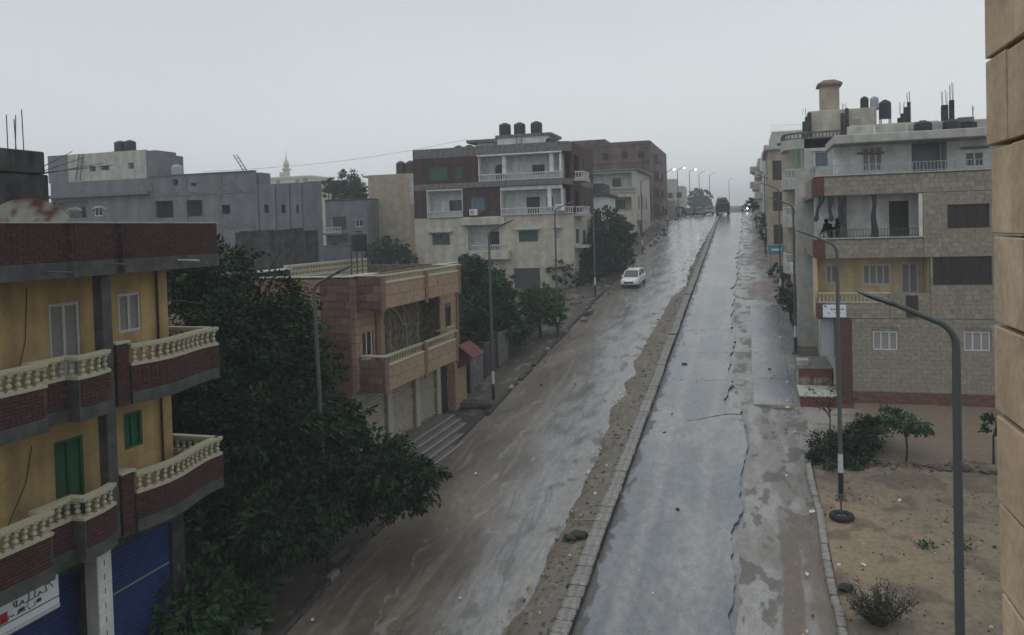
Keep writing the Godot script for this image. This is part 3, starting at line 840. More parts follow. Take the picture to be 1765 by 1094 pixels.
# ---------------------------------------------------------------- near buildings
const RED := [Color(0.078, 0.03, 0.028), Color(0.07, 0.026, 0.025), Color(0.086, 0.034, 0.031), Color(0.064, 0.026, 0.026)]
func yellow_house() -> void:
	# stands on the left, facade towards the street: local x runs up the street, local z towards the road
	var b := -12.6
	var t := thing("apartment_house", "ochre yellow house with cream balustrades and dark brick balconies, beside the big tree", "house", Vector3(-15.7, b, -10.0), PI / 2)
	var w := 8.45
	var ops := [[0.6, 9.2, 0.95, 2.0, "whitedoor"], [4.52, 9.1, 0.88, 2.06, "whitedoor"], [6.64, 10.2, 0.78, 1.02, "shutter"], [0.6, 6.0, 0.9, 2.0, "green"], [4.5, 5.85, 0.84, 2.05, "green"], [6.66, 7.13, 0.65, 0.95, "green"]]
	wall(t, "wall", m.ochre, w, 7.1, 0.25, ops.map(func(o): return [o[0], o[1] - 5.45, o[2], o[3], o[4]]), at(0, b + 5.45, 0))
	wall(t, "wall", m.ochre, 9.0, 7.1, 0.25, [], at(w, b + 5.45, -0.25, PI / 2))
	wall(t, "wall", m.ochre, 9.0, 7.1, 0.25, [], at(0, b + 5.45, -9.25, -PI / 2))
	wall(t, "wall", m.ochre, w, 12.5, 0.25, [], at(w, b, -9.25, PI))
	for y in [-3.95, -0.78]: slab(t, "floor_slab", m.concrete, Vector3(0.25, y, -9.0), Vector3(w - 0.25, y + 0.2, -0.25))
	# drain pipes and cables on the wall
	for q in [[8.0, -7.0, -0.75]]:
		var g := G.new()
		g.tube([Vector3(q[0], q[1], 0.05), Vector3(q[0], q[2], 0.05)], [0.03, 0.03], 6)
		mk(t, "drain_pipe", g, m.rust)
	for q in [[[3.95, -1.0], [3.85, -2.2], [3.6, -3.0], [3.4, -3.6]], [[3.9, -4.6], [3.7, -5.4], [3.2, -6.2]]]:
		var g := G.new()
		g.tube(q.map(func(e): return Vector3(e[0], e[1], 0.02)), [0.008, 0.008, 0.008, 0.008].slice(0, q.size()), 5)
		mk(t, "cable", g, m.black_paint)
	# balconies on two floors
	var left := [Vector2(-0.6, 1.52), Vector2(2.85, 1.52), Vector2(2.86, 1.2), Vector2(3.78, 1.2), Vector2(3.8, 1.52), Vector2(4.3, 1.5), Vector2(4.78, 1.38)]
	var right := []
	for i in 15:
		var s := i / 14.0
		right.append(Vector2(lerpf(5.55, 8.95, s), 1.3 + 0.16 * sin(s * PI * 1.7) + 0.02 * s))
	var ret := [Vector2(8.86, 1.2), Vector2(8.86, -1.6)]
	for k in 2:
		var d := -3.12 * k
		for path in [left, right]:
			var bs := balustrade(t, path, -3.02 + d, -2.5 + d, 0.21, 0.066, m.cream_rail, 0.08, 0.1)
			bs.set_meta("label", "cream balustrade with turned balusters")
			var g := G.new()
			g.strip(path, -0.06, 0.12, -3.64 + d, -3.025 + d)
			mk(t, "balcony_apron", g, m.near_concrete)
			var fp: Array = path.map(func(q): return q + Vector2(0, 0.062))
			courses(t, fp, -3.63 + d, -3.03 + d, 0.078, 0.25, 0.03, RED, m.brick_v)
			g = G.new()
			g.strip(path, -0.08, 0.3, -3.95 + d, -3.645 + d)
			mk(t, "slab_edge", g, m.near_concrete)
			g = G.new()
			for i in path.size() - 1:
				var a: Vector2 = path[i]
				var e: Vector2 = path[i + 1]
				if e.x - a.x < 0.1: continue
				g.mm(Vector3(a.x, -3.94 + d, 0.0), Vector3(e.x, -3.66 + d, minf(a.y, e.y) - 0.28))
			mk(t, "balcony_floor", g, m.concrete)
		balustrade(t, ret, -3.02 + d, -2.5 + d, 0.21, 0.066, m.cream_rail, 0.08, 0.1)
		slab(t, "balcony_floor", m.concrete, Vector3(8.47, -3.93 + d, -1.7), Vector3(8.95, -3.1 + d, 1.0))
		# brick pier beside the column
		slab(t, "pier", m.near_concrete, Vector3(5.14, -3.95 + d, 1.05), Vector3(5.5, -2.46 + d, 1.3))
		courses(t, [Vector2(5.12, 1.302), Vector2(5.52, 1.302)], -3.9 + d, -2.48 + d, 0.078, 0.2, 0.03, RED, m.brick_v)
		courses(t, [Vector2(5.13, 1.0), Vector2(5.13, 1.3)].map(func(q): return q), -3.9 + d, -2.48 + d, 0.078, 0.2, 0.02, RED, m.brick_v)
		slab(t, "pier_cap", m.cream_rail, Vector3(5.1, -2.46 + d, 1.0), Vector3(5.56, -2.4 + d, 1.36), 0.01)
	# concrete column that carries the balconies
	slab(t, "column", m.near_concrete, Vector3(4.8, -7.04, 1.0), Vector3(5.1, -0.77, 1.28), 0.02)
	# roof: concrete band and brick parapet
	var rp := [Vector2(-0.6, 1.36), Vector2(3.8, 1.36), Vector2(3.82, 1.5), Vector2(4.9, 1.46), Vector2(4.92, 1.28), Vector2(5.35, 1.28), Vector2(5.37, 1.42), Vector2(8.85, 1.36), Vector2(8.86, -9.2)]
	var g3 := G.new()
	g3.strip(rp, -0.06, 0.3, -0.77, -0.42)
	mk(t, "roof_band", g3, m.near_concrete)
	g3 = G.new()
	g3.strip(rp, -0.03, 0.14, -0.418, 0.42)
	mk(t, "parapet", g3, m.near_concrete)
	courses(t, rp.slice(0, 8).map(func(q): return q + Vector2(0, 0.032)), -0.41, 0.41, 0.078, 0.25, 0.03, RED, m.brick_v)
	g3 = G.new()
	g3.strip(rp, -0.07, 0.17, 0.422, 0.455)
	mk(t, "coping", g3, m.dull_white)
	slab(t, "roof", m.concrete, Vector3(-0.4, -0.7, -9.1), Vector3(8.6, -0.45, 1.0))
	# rain spouts in the band
	for q in [[7.15, -0.53, 0.03], [4.6, -0.5, 0.02], [3.1, -0.6, 0.02]]:
		var g := G.new()
		g.tube([Vector3(q[0], q[1], 1.3), Vector3(q[0] + 0.25, q[1] - 0.04, 1.95)], [q[2], q[2]], 8)
		mk(t, "rain_spout", g, m.tank_grey if q[0] > 7.0 else m.steel)
	# ground floor: blue shutters between tiled columns
	wall(t, "wall", m.dark_concrete, 8.4, 5.2, 0.25, [[0.3, 0.5, 4.5, 4.35, "roller_blue"], [5.0, 0.5, 2.9, 4.35, "roller_blue"]], at(0, b, 0.3))
	slab(t, "tiled_column", m.dull_white, Vector3(4.62, -12.6, 0.62), Vector3(5.06, -7.08, 0.98), 0.01)
	for i in 16:
		slab(t, "tile", m.white_plaster, Vector3(4.63 + (0.0), -12.5 + i * 0.34, 0.982), Vector3(5.05, -12.17 + i * 0.34, 0.995), 0.004)
		slab(t, "tile_notch", m.steel, Vector3(4.82, -12.4 + i * 0.34, 0.9955), Vector3(4.845, -12.26 + i * 0.34, 0.9995))
	for q in [[2.6, -9.3], [2.6, -8.2], [6.4, -8.9]]: slab(t, "shutter_bar", m.tan_shutter, Vector3(0.35 if q[0] < 4.0 else 5.05, q[1], 0.215), Vector3(4.25 if q[0] < 4.0 else 7.85, q[1] + 0.03, 0.235))
	# shop sign above the left shutter
	var s := thing("shop_sign", "white shop sign with green rim and Arabic lettering above the blue shutter", "sign", Vector3(-14.92, -8.1, -10.0), PI / 2)
	slab(s, "board", m.sign_white, Vector3(-0.4, -8.02, 0.0), Vector3(3.7, -7.36, 0.06), 0.008)
	slab(s, "green_rim", m.sign_green, Vector3(-0.4, -7.35, -0.02), Vector3(4.2, -7.2, 0.09), 0.008)
	slab(s, "green_line", m.sign_green, Vector3(-0.4, -7.86, 0.061), Vector3(3.69, -7.835, 0.066))
	slab(s, "lower_edge", m.white_paint, Vector3(-0.4, -8.1, 0.0), Vector3(3.7, -8.022, 0.07))
	var ink := func(nm: String, mt: Material, strokes: Array, x: float, y: float, k: float, wd: float):
		var g := G.new()
		for st in strokes:
			var p := []
			for q in st: p.append(Vector3(x + q[0] * k, y + q[1] * k, 0.064))
			if p.size() == 1: g.box(p[0], Vector3(wd * 1.5, wd * 1.5, 0.006))
			else:
				for i in p.size() - 1: g.bar(p[i], p[i + 1], wd, 0.006)
		mk(s, nm, g, mt)
	# "dr. ahmed mohamed ali" in handwritten Arabic strokes, then the word for pharmacy above it
	ink.call("lettering", m.ink, [[[9.6, 1.4], [9.8, 0.8], [9.3, 0.4], [8.9, 0.5]], [[8.5, 0.4]], [[8.1, 1.9], [8.1, 0.5]], [[8.1, 2.3], [8.3, 2.2]], [[7.8, 1.3], [7.2, 1.1], [7.5, 0.5], [6.8, 0.5], [6.6, 1.0], [6.3, 0.5], [5.9, 0.5], [6.0, 1.3], [5.6, 0.5], [5.3, 0.5]], [[4.9, 0.6], [4.7, 1.0], [4.4, 0.5], [4.0, 1.1], [3.5, 0.9], [3.8, 0.5], [3.2, 0.5], [3.0, 1.0], [2.7, 0.5], [2.4, 0.5], [2.6, 1.3], [2.1, 0.5], [1.8, 0.5]], [[1.5, 1.2], [1.1, 1.1], [1.2, 0.6], [0.8, 0.5], [0.6, 0.5], [0.6, 1.9]], [[0.6, 0.5], [0.2, 0.6], [0.0, 0.2], [-0.4, 0.0], [-0.8, 0.3]], [[-0.2, -0.3]], [[0.0, -0.3]]], 2.05, -7.83, 0.105, 0.022)
	ink.call("green_lettering", m.sign_green, [[[7.0, 0.6], [6.4, 1.4], [5.8, 1.2], [6.0, 0.5], [5.2, 0.5], [5.0, 0.9], [4.7, 0.4], [4.2, 0.5], [4.3, 1.5]], [[4.2, 0.4], [3.4, 0.4], [3.4, 2.2]], [[3.4, 0.4], [2.6, 0.4], [2.5, 0.9], [2.0, 0.4], [1.4, 0.5], [1.2, 1.1], [1.7, 1.2], [1.6, 0.4]], [[4.7, -0.2]], [[5.0, -0.2]], [[2.5, -0.2]], [[2.2, -0.2]], [[1.3, 1.6]], [[1.6, 1.6]]], 2.35, -7.68, 0.17, 0.05)
	slab(s, "red_emblem", m.sign_red, Vector3(2.08, -7.82, 0.061), Vector3(2.42, -7.6, 0.067), 0.002)
	# stair tower and dish on the roof
	t = thing("stair_tower", "dark concrete stair tower with bare reinforcing bars on the yellow house roof", "stair tower", Vector3(-18.5, -0.45, -11.0), PI / 2)
	slab(t, "wall", m.dark_concrete, Vector3(-1.0, -0.45, -3.0), Vector3(6.3, 1.88, 0.0), 0.03)
	slab(t, "parapet", m.dark_concrete, Vector3(-1.0, 1.882, -3.1), Vector3(6.15, 2.5, 0.06), 0.03)
	rebar(t, 5.75, 2.4, -0.5, 1.25, 0.26)
	t = thing("satellite_dish", "rusty white satellite dish standing behind the brick parapet of the yellow house", "satellite dish", Vector3(-17.0, -0.45, -15.25), 0.0)
	var gd := G.new()
	var prof := []
	for i in 9: prof.append(Vector2(1.35 * i / 8.0, 0.42 * pow(i / 8.0, 2.0)))
	gd.lathe(prof, 36)
	var rim := prof.duplicate(); rim.reverse()
	gd.lathe(rim.map(func(q): return q + Vector2(0.0, 0.02)), 36)
	for i in gd.v.size():
		var q := gd.v[i]
		var nn := nb.get_noise_2d(q.x * 130.0, q.z * 130.0) + 0.5 * na.get_noise_2d(q.x * 60.0, q.z * 60.0)
		gd.c[i] = Color(0.46, 0.47, 0.43) if nn < 0.08 else Color(0.21, 0.075, 0.05)
	mk(t, "dish", gd, m.stone_v, Transform3D(Basis(Quaternion(Vector3.UP, Vector3(0.72, 0.2, 0.66).normalized())).scaled(Vector3.ONE * 0.77), Vector3(0, 0.03, 0)))
	var gm := G.new()
	gm.tube([Vector3(0, -0.45, 0), Vector3(0.0, 0.2, 0.0)], [0.05, 0.05], 8)
	mk(t, "mast", gm, m.rust)
	gm = G.new()
	gm.tube([Vector3(0.0, 0.2, 0.0), Vector3(0.4, 0.3, 0.5)], [0.02, 0.02], 6)
	mk(t, "feed_arm", gm, m.rust)
func tan_house() -> void:
	var b := -9.95
	var t := thing("stone_house", "orange sandstone house with purple stone corners, three roller shutters and front steps", "house", Vector3(-15.5, b, -28.6), PI / 2)
	var w := 12.35
	var dp := 9.0
	# ground floor with shutters and a dark door
	var ops := [[0.3, 0.65, 2.75, 2.75, "roller_tan"], [3.55, 0.65, 2.55, 2.75, "roller_tan"], [6.6, 0.65, 2.2, 2.75, "roller_tan"], [9.3, 0.3, 1.25, 2.9, "dark"]]
	wall(t, "wall", m.stucco_brown, w, 3.55, 0.3, ops, at(0, b, 0))
	for q in [3.06, 6.11, 8.81]: slab(t, "column", m.stair_edge, Vector3(q, b, 0.002), Vector3(q + 0.46, b + 3.45, 0.1), 0.015)
	slab(t, "door_side", m.sand_stone_4, Vector3(10.6, b, 0.002), Vector3(12.3, b + 3.3, 0.4), 0.02)
	# upper floor: wall with a deep loggia in the middle
	var uo := [[0.95, 1.2, 1.0, 1.12, "whiteglass"], [10.3, 1.35, 0.85, 1.05, "glass"], [2.95, 0.0, 6.6, 3.3]]
	wall(t, "wall", m.mortar, w, 4.65, 0.3, uo, at(0, b + 3.56, 0))
	wall(t, "wall", m.mortar, dp - 0.6, 8.2, 0.3, [], at(w, b, -0.3, PI / 2))
	wall(t, "wall", m.mortar, dp - 0.6, 8.2, 0.3, [], at(0, b, -dp + 0.3, -PI / 2))
	wall(t, "wall", m.stucco_brown, w, 8.2, 0.3, [], at(w, b, -dp, PI))
	slab(t, "loggia_wall", m.stucco_brown, Vector3(0.3, b + 3.6, -1.35), Vector3(w - 0.3, b + 6.9, -1.05))
	for q in [2.8, 9.56]: slab(t, "loggia_side", m.stucco_brown, Vector3(q, b + 3.6, -1.04), Vector3(q + 0.14, b + 6.9, -0.31))
	slab(t, "floor_slab", m.stucco_brown, Vector3(0.31, b + 3.4, -dp + 0.31), Vector3(w - 0.31, b + 3.58, -0.31))
	slab(t, "roof", m.concrete, Vector3(0.31, b + 6.9, -dp + 0.31), Vector3(w - 0.31, b + 7.12, -0.31))
	# half-finished arch trim in the loggia
	var ga := G.new()
	var ap := [Vector3(4.6, -3.35, -1.0), Vector3(5.6, -3.45, -1.0), Vector3(6.4, -3.8, -1.0), Vector3(6.9, -4.25, -1.0), Vector3(7.1, -4.5, -1.0), Vector3(7.5, -4.55, -1.0), Vector3(7.55, -6.2, -1.0)]
	for i in ap.size() - 1: ga.bar(ap[i], ap[i + 1], 0.14, 0.09)
	mk(t, "arch_trim", ga, m.stair_edge)
	# facing stones on the upper floor and the south side
	var face := uo.map(func(o): return [o[0] + 0.003, o[1] + b + 3.56, o[2], o[3]])
	var up := b + 8.15
	var SAND := [Color(0.42, 0.29, 0.185), Color(0.40, 0.275, 0.175), Color(0.40, 0.27, 0.18), Color(0.41, 0.285, 0.185)]
	courses(t, [Vector2(0.34, 0.0), Vector2(2.1, 0.0)], b + 3.5, up, 0.33, 0.6, 0.045, SAND, m.stone_v, 0.018, [[0.61, b + 4.76, 1.0, 1.12]], "sand_stone", 90)
	courses(t, [Vector2(9.6, 0.0), Vector2(11.9, 0.0)], b + 3.5, up, 0.33, 0.6, 0.045, SAND, m.stone_v, 0.018, [[0.7, b + 4.91, 0.85, 1.05]], "sand_stone", 100)
	courses(t, [Vector2(2.5, 0.0), Vector2(9.6, 0.0)], b + 6.9, up, 0.33, 0.7, 0.045, SAND, m.stone_v, 0.018)
	for q in [[0.0, 0.34], [12.0, 12.35]]:
		for i in 14: slab(t, "quoin", m.purple_stone, Vector3(q[0], b + 3.52 + i * 0.332, -0.01), Vector3(q[1], b + 3.84 + i * 0.332, 0.06), 0.012)
	for q in [2.12, 11.9]: slab(t, "pilaster", m.brown_stone, Vector3(q, b + 3.3, 0.0), Vector3(q + (0.34 if q < 5.0 else 0.1), up, 0.14), 0.02)
	slab(t, "pilaster", m.sand_stone_1, Vector3(2.47, b + 3.3, 0.0), Vector3(2.94, b + 6.86, 0.09), 0.02)
	# south side, purple and tan stones in rows
	var PUR := [Color(0.17, 0.095, 0.085), Color(0.19, 0.105, 0.092), Color(0.22, 0.14, 0.11), Color(0.155, 0.088, 0.08)]
	courses(t, [Vector2(0.0, -1.3), Vector2(0.0, 0.0)], b, up, 0.33, 0.65, 0.04, PUR, m.stone_v, 0.02)
	courses(t, [Vector2(0.0, -9.0), Vector2(0.0, -1.3)], b, up, 0.33, 0.65, 0.04, SAND, m.stone_v, 0.02)
	# window sills
	slab(t, "sill", m.stair_edge, Vector3(0.85, b + 4.66, 0.03), Vector3(2.05, b + 4.75, 0.17), 0.01)
	slab(t, "sill", m.stair_edge, Vector3(10.2, b + 4.8, 0.03), Vector3(11.25, b + 4.9, 0.17), 0.01)
	# balcony and roof parapet that jut out over the steps
	for q in [[0.55, 8.85, -6.5, -5.42, -5.0, 1.2], [0.45, 9.5, -3.1, -2.02, -1.68, 1.2]]:
		var y0: float = q[2]
		var y1: float = q[3]
		var z: float = q[5]
		slab(t, "balcony_floor", m.sand_stone_1, Vector3(q[0], y0, 0.15), Vector3(q[1], y0 + 0.16, z - 0.1))
		slab(t, "apron", m.mortar, Vector3(q[0], y0, z - 0.14), Vector3(q[1], y1, z))
		slab(t, "balcony_side", m.mortar, Vector3(q[0], y0, 0.15), Vector3(q[0] + 0.14, y1, z - 0.14))
		slab(t, "balcony_side", m.mortar, Vector3(q[1] - 0.14, y0, 0.15), Vector3(q[1], y1, z - 0.14))
		courses(t, [Vector2(q[0] + 0.3, z), Vector2(q[1] - 0.25, z)], y0 + 0.02, y1, 0.53, 0.85, 0.05, SAND, m.stone_v, 0.014, [], "sand_stone", 24)
		courses(t, [Vector2(q[0], 0.15), Vector2(q[0], z)], y0 + 0.02, q[4] - 0.1, 0.33, 0.62, 0.04, PUR, m.stone_v, 0.02)
		slab(t, "quoin", m.purple_stone, Vector3(q[0] - 0.02, y0 - 0.1, z - 0.02), Vector3(q[0] + 0.29, q[4] - 0.06, z + 0.07), 0.012)
		slab(t, "quoin", m.brown_stone, Vector3(q[1] - 0.24, y0 - 0.1, z - 0.02), Vector3(q[1] + 0.02, q[4] - 0.06, z + 0.07), 0.012)
		var mid: float = (q[0] + q[1]) * 0.5 - 0.15
		slab(t, "pilaster", m.brown_stone, Vector3(mid, y0 - 0.14, z + 0.002), Vector3(mid + 0.3, q[4] - 0.06, z + 0.12), 0.015)
		balustrade(t, [Vector2(q[0] + 0.3, z - 0.06), Vector2(mid - 0.02, z - 0.06)], y1 + 0.005, q[4], 0.26, 0.045, m.cream_rail, 0.06, 0.08)
		balustrade(t, [Vector2(mid + 0.32, z - 0.06), Vector2(q[1] - 0.26, z - 0.06)], y1 + 0.005, q[4], 0.26, 0.045, m.cream_rail, 0.06, 0.08)
		slab(t, "coping", m.cream_rail, Vector3(q[0] - 0.05, q[4] - 0.055, 0.15), Vector3(q[0] + 0.28, q[4] + 0.01, z + 0.1), 0.015)
		slab(t, "coping", m.cream_rail, Vector3(q[1] - 0.25, q[4] - 0.055, 0.15), Vector3(q[1] + 0.05, q[4] + 0.01, z + 0.1), 0.015)
	slab(t, "coping", m.dull_white, Vector3(-0.06, b + 8.21, -0.36), Vector3(2.5, b + 8.27, 0.1), 0.01)
	slab(t, "coping", m.dull_white, Vector3(-0.06, b + 8.21, -dp), Vector3(0.3, b + 8.27, -0.37), 0.01)
	slab(t, "coping", m.stair_edge, Vector3(9.6, b + 8.21, -0.36), Vector3(w + 0.05, b + 8.27, 0.1), 0.01)
	# balustrade on the far side of the roof terrace
	balustrade(t, [Vector2(3.6, -5.2), Vector2(11.8, -5.2)], -2.25, -1.35, 0.3, 0.09, m.cream_rail, 0.1, 0.12)
	slab(t, "roof_box", m.dark_concrete, Vector3(1.0, b + 7.12, -5.4), Vector3(3.5, b + 8.4, -4.9), 0.02)
	slab(t, "roof_box", m.dull_white, Vector3(0.95, b + 8.4, -5.45), Vector3(3.6, b + 8.46, -4.8), 0.01)
	slab(t, "cornice", m.cream_rail, Vector3(0.75, -2.06, 1.201), Vector3(9.2, -1.97, 1.28), 0.02)
	slab(t, "cornice", m.cream_rail, Vector3(0.85, -5.46, 1.201), Vector3(8.6, -5.38, 1.28), 0.02)
	# red canopy over the side door
	var gc := G.new()
	gc.quad(Vector3(10.9, -6.1, 0.45), Vector3(12.9, -6.1, 0.45), Vector3(12.9, -6.75, 1.3), Vector3(10.9, -6.75, 1.3))
	gc.quad(Vector3(10.9, -6.16, 0.45), Vector3(10.9, -6.81, 1.3), Vector3(12.9, -6.81, 1.3), Vector3(12.9, -6.16, 0.45))
	gc.quad(Vector3(10.9, -6.81, 1.3), Vector3(12.9, -6.81, 1.3), Vector3(12.9, -6.75, 1.3), Vector3(10.9, -6.75, 1.3))
	gc.quad(Vector3(12.9, -6.16, 0.45), Vector3(12.9, -6.81, 1.3), Vector3(12.9, -6.75, 1.3), Vector3(12.9, -6.1, 0.45))
	gc.mm(Vector3(10.95, -7.3, 0.42), Vector3(12.85, -6.2, 0.5))
	mk(t, "canopy", gc, m.red_awning)
	# front steps
	for i in 5:
		var o := slab(t, "step", m.stair, Vector3(1.4, b - 0.6, 0.11 + (0.0 if i == 0 else 0.9 + 0.34 * (i - 1))), Vector3(8.9 - 0.12 * i + (0.0 if i < 4 else -0.7), b + 0.62 - 0.17 * i, 1.0 + 0.34 * i), 0.01)
		var g := G.new()
		g.mm(Vector3(1.4, b + 0.622 - 0.17 * i - oy, 1.0 + 0.34 * i - 0.07), Vector3(8.88 - 0.12 * i + (0.0 if i < 4 else -0.7), b + 0.632 - 0.17 * i - oy, 1.0 + 0.34 * i - 0.005))
		var e := mk(o, "step_nosing", g, m.stair_edge)
		e.position.y = oy
	# water tank on a stand behind the roof terrace
	tank("black water tank on a steel stand behind the sandstone house roof", -19.9, -2.83, -38.0, 0.43, 1.05, m.tank_black, 1.95)
	t = thing("garden_wall", "low pale block wall at the foot of the big tree by the kerb", "wall", Vector3(-14.7, -11.7, -19.2), 0.25)
	for i in 3:
		for j in 3: slab(t, "block", m["kerb_%d" % (i + j)], Vector3(-0.45 + i * 0.42 + (0.2 if j % 2 else 0.0), -11.7 + j * 0.22, -0.12), Vector3(-0.05 + i * 0.42 + (0.2 if j % 2 else 0.0), -11.49 + j * 0.22, 0.12), 0.015)
	# boundary wall further up and a concrete trough
	t = thing("boundary_wall", "dark grey rendered boundary wall running up the street behind the trees", "wall", Vector3(-15.4, -9.6, -42.2), PI / 2)
	for i in 5: slab(t, "wall_panel", m.dark_concrete if i % 2 else m.concrete, Vector3(i * 2.6 + 0.13, -9.9 + 0.26 * i, -0.2), Vector3(i * 2.6 + 2.58, -7.1 + 0.26 * i, 0.0), 0.015)
	for i in 6: slab(t, "pier", m.dark_concrete, Vector3(i * 2.6 - 0.12, -9.9 + 0.26 * i, -0.25), Vector3(i * 2.6 + 0.12, -6.95 + 0.26 * i, 0.06), 0.015)
	t = thing("concrete_trough", "grey concrete trough lying beside the black and white lamp post", "trough", Vector3(-14.1, -9.55, -39.8), 0.12)
	var gt := G.new()
	var tp := []
	for i in 11:
		var a := PI * i / 10.0
		tp.append(Vector2(-cos(a) * 0.42, 0.42 - sin(a) * 0.42))
	for i in 10:
		var p: Vector2 = tp[i]
		var q: Vector2 = tp[i + 1]
		gt.quad(Vector3(-0.9, p.y, p.x), Vector3(-0.9, q.y, q.x), Vector3(0.9, q.y, q.x), Vector3(0.9, p.y, p.x))
		gt.quad(Vector3(-0.9, p.y * 0.86 + 0.06, p.x * 0.86), Vector3(0.9, p.y * 0.86 + 0.06, p.x * 0.86), Vector3(0.9, q.y * 0.86 + 0.06, q.x * 0.86), Vector3(-0.9, q.y * 0.86 + 0.06, q.x * 0.86))
		for e in [-0.9, 0.9]: gt.quad(Vector3(e, p.y, p.x), Vector3(e, q.y, q.x), Vector3(e, q.y * 0.86 + 0.06, q.x * 0.86), Vector3(e, p.y * 0.86 + 0.06, p.x * 0.86))
	mk(t, "basin", gt, m.concrete, at(0, oy, 0))
	for k in [-0.6, 0.6]:
		var g := G.new()
		g.mm(Vector3(k - 0.12, -0.1, -0.3), Vector3(k + 0.12, 0.06, 0.3))
		mk(t, "foot", g, m.concrete, at(0, oy, 0))

# ---------------------------------------------------------------- the far side of the street and the town behind
func recess(t: Node, x: float, y: float, w: float, h: float, d: float, mt: Material, ops := [], open_left := false) -> void:   # a loggia behind an opening: back wall with its own openings, sides, floor and ceiling
	wall(t, "loggia_wall", mt, w, h, 0.15, ops, at(x, y, -d))
	if not open_left: slab(t, "loggia_side", mt, Vector3(x - 0.14, y, -d + 0.001), Vector3(x - 0.002, y + h, -0.31))
	slab(t, "loggia_side", mt, Vector3(x + w + 0.002, y, -d + 0.001), Vector3(x + w + 0.14, y + h, -0.31))
	slab(t, "loggia_ceiling", mt, Vector3(x, y + h + 0.002, -d), Vector3(x + w, y + h + 0.12, -0.31))
	slab(t, "loggia_floor", m.concrete, Vector3(x, y - 0.12, -d), Vector3(x + w, y - 0.002, -0.31))
func panels(t: Node, list: Array) -> void:      # [x, y, w, h, material, openings measured from the thing's origin]
	for q in list:
		var oo: Array = q[5] if q.size() > 5 else []
		wall(t, "wall", q[4], q[2], q[3], 0.3, oo.map(func(o):
			var r: Array = o.duplicate()
			r[0] -= q[0]; r[1] -= q[1]
			return r), at(q[0], q[1], 0))
func railing(t: Node, pts: Array, y0: float, h: float, step: float, mt: Material) -> void:     # thin metal railing
	var g := G.new()
	g.strip(pts, -0.02, 0.02, y0 + h - 0.03, y0 + h)
	g.strip(pts, -0.015, 0.015, y0 + 0.06, y0 + 0.09)
	for i in pts.size() - 1:
		var a: Vector2 = pts[i]
		var b: Vector2 = pts[i + 1]
		var nn := int(a.distance_to(b) / step)
		for k in nn + 1:
			var q := a.lerp(b, float(k) / nn)
			g.mm(Vector3(q.x - 0.012, y0, q.y - 0.012), Vector3(q.x + 0.012, y0 + h - 0.031, q.y + 0.012))
	mk(t, "railing", g, mt)
func air_conditioner(label: String, x: float, y: float, z: float, turn := 0.0) -> void:
	var t := thing("air_conditioner", label, "air conditioner", Vector3(x, y, z), turn)
	slab(t, "casing", m.white_metal, Vector3(-0.42, y, 0.0), Vector3(0.42, y + 0.62, 0.34), 0.03)
	var g := G.new()
	for i in 5: g.lathe([Vector2(0.05 + 0.045 * i, 0.0), Vector2(0.05 + 0.045 * i, 0.012), Vector2(0.062 + 0.045 * i, 0.012), Vector2(0.062 + 0.045 * i, 0.0)], 20)
	mk(t, "fan_grille", g, m.steel, Transform3D(Basis(Vector3.RIGHT, PI / 2), Vector3(-0.1, y + 0.31, 0.342)))
	slab(t, "bracket", m.steel, Vector3(-0.35, y - 0.06, 0.0), Vector3(0.35, y - 0.005, 0.4))
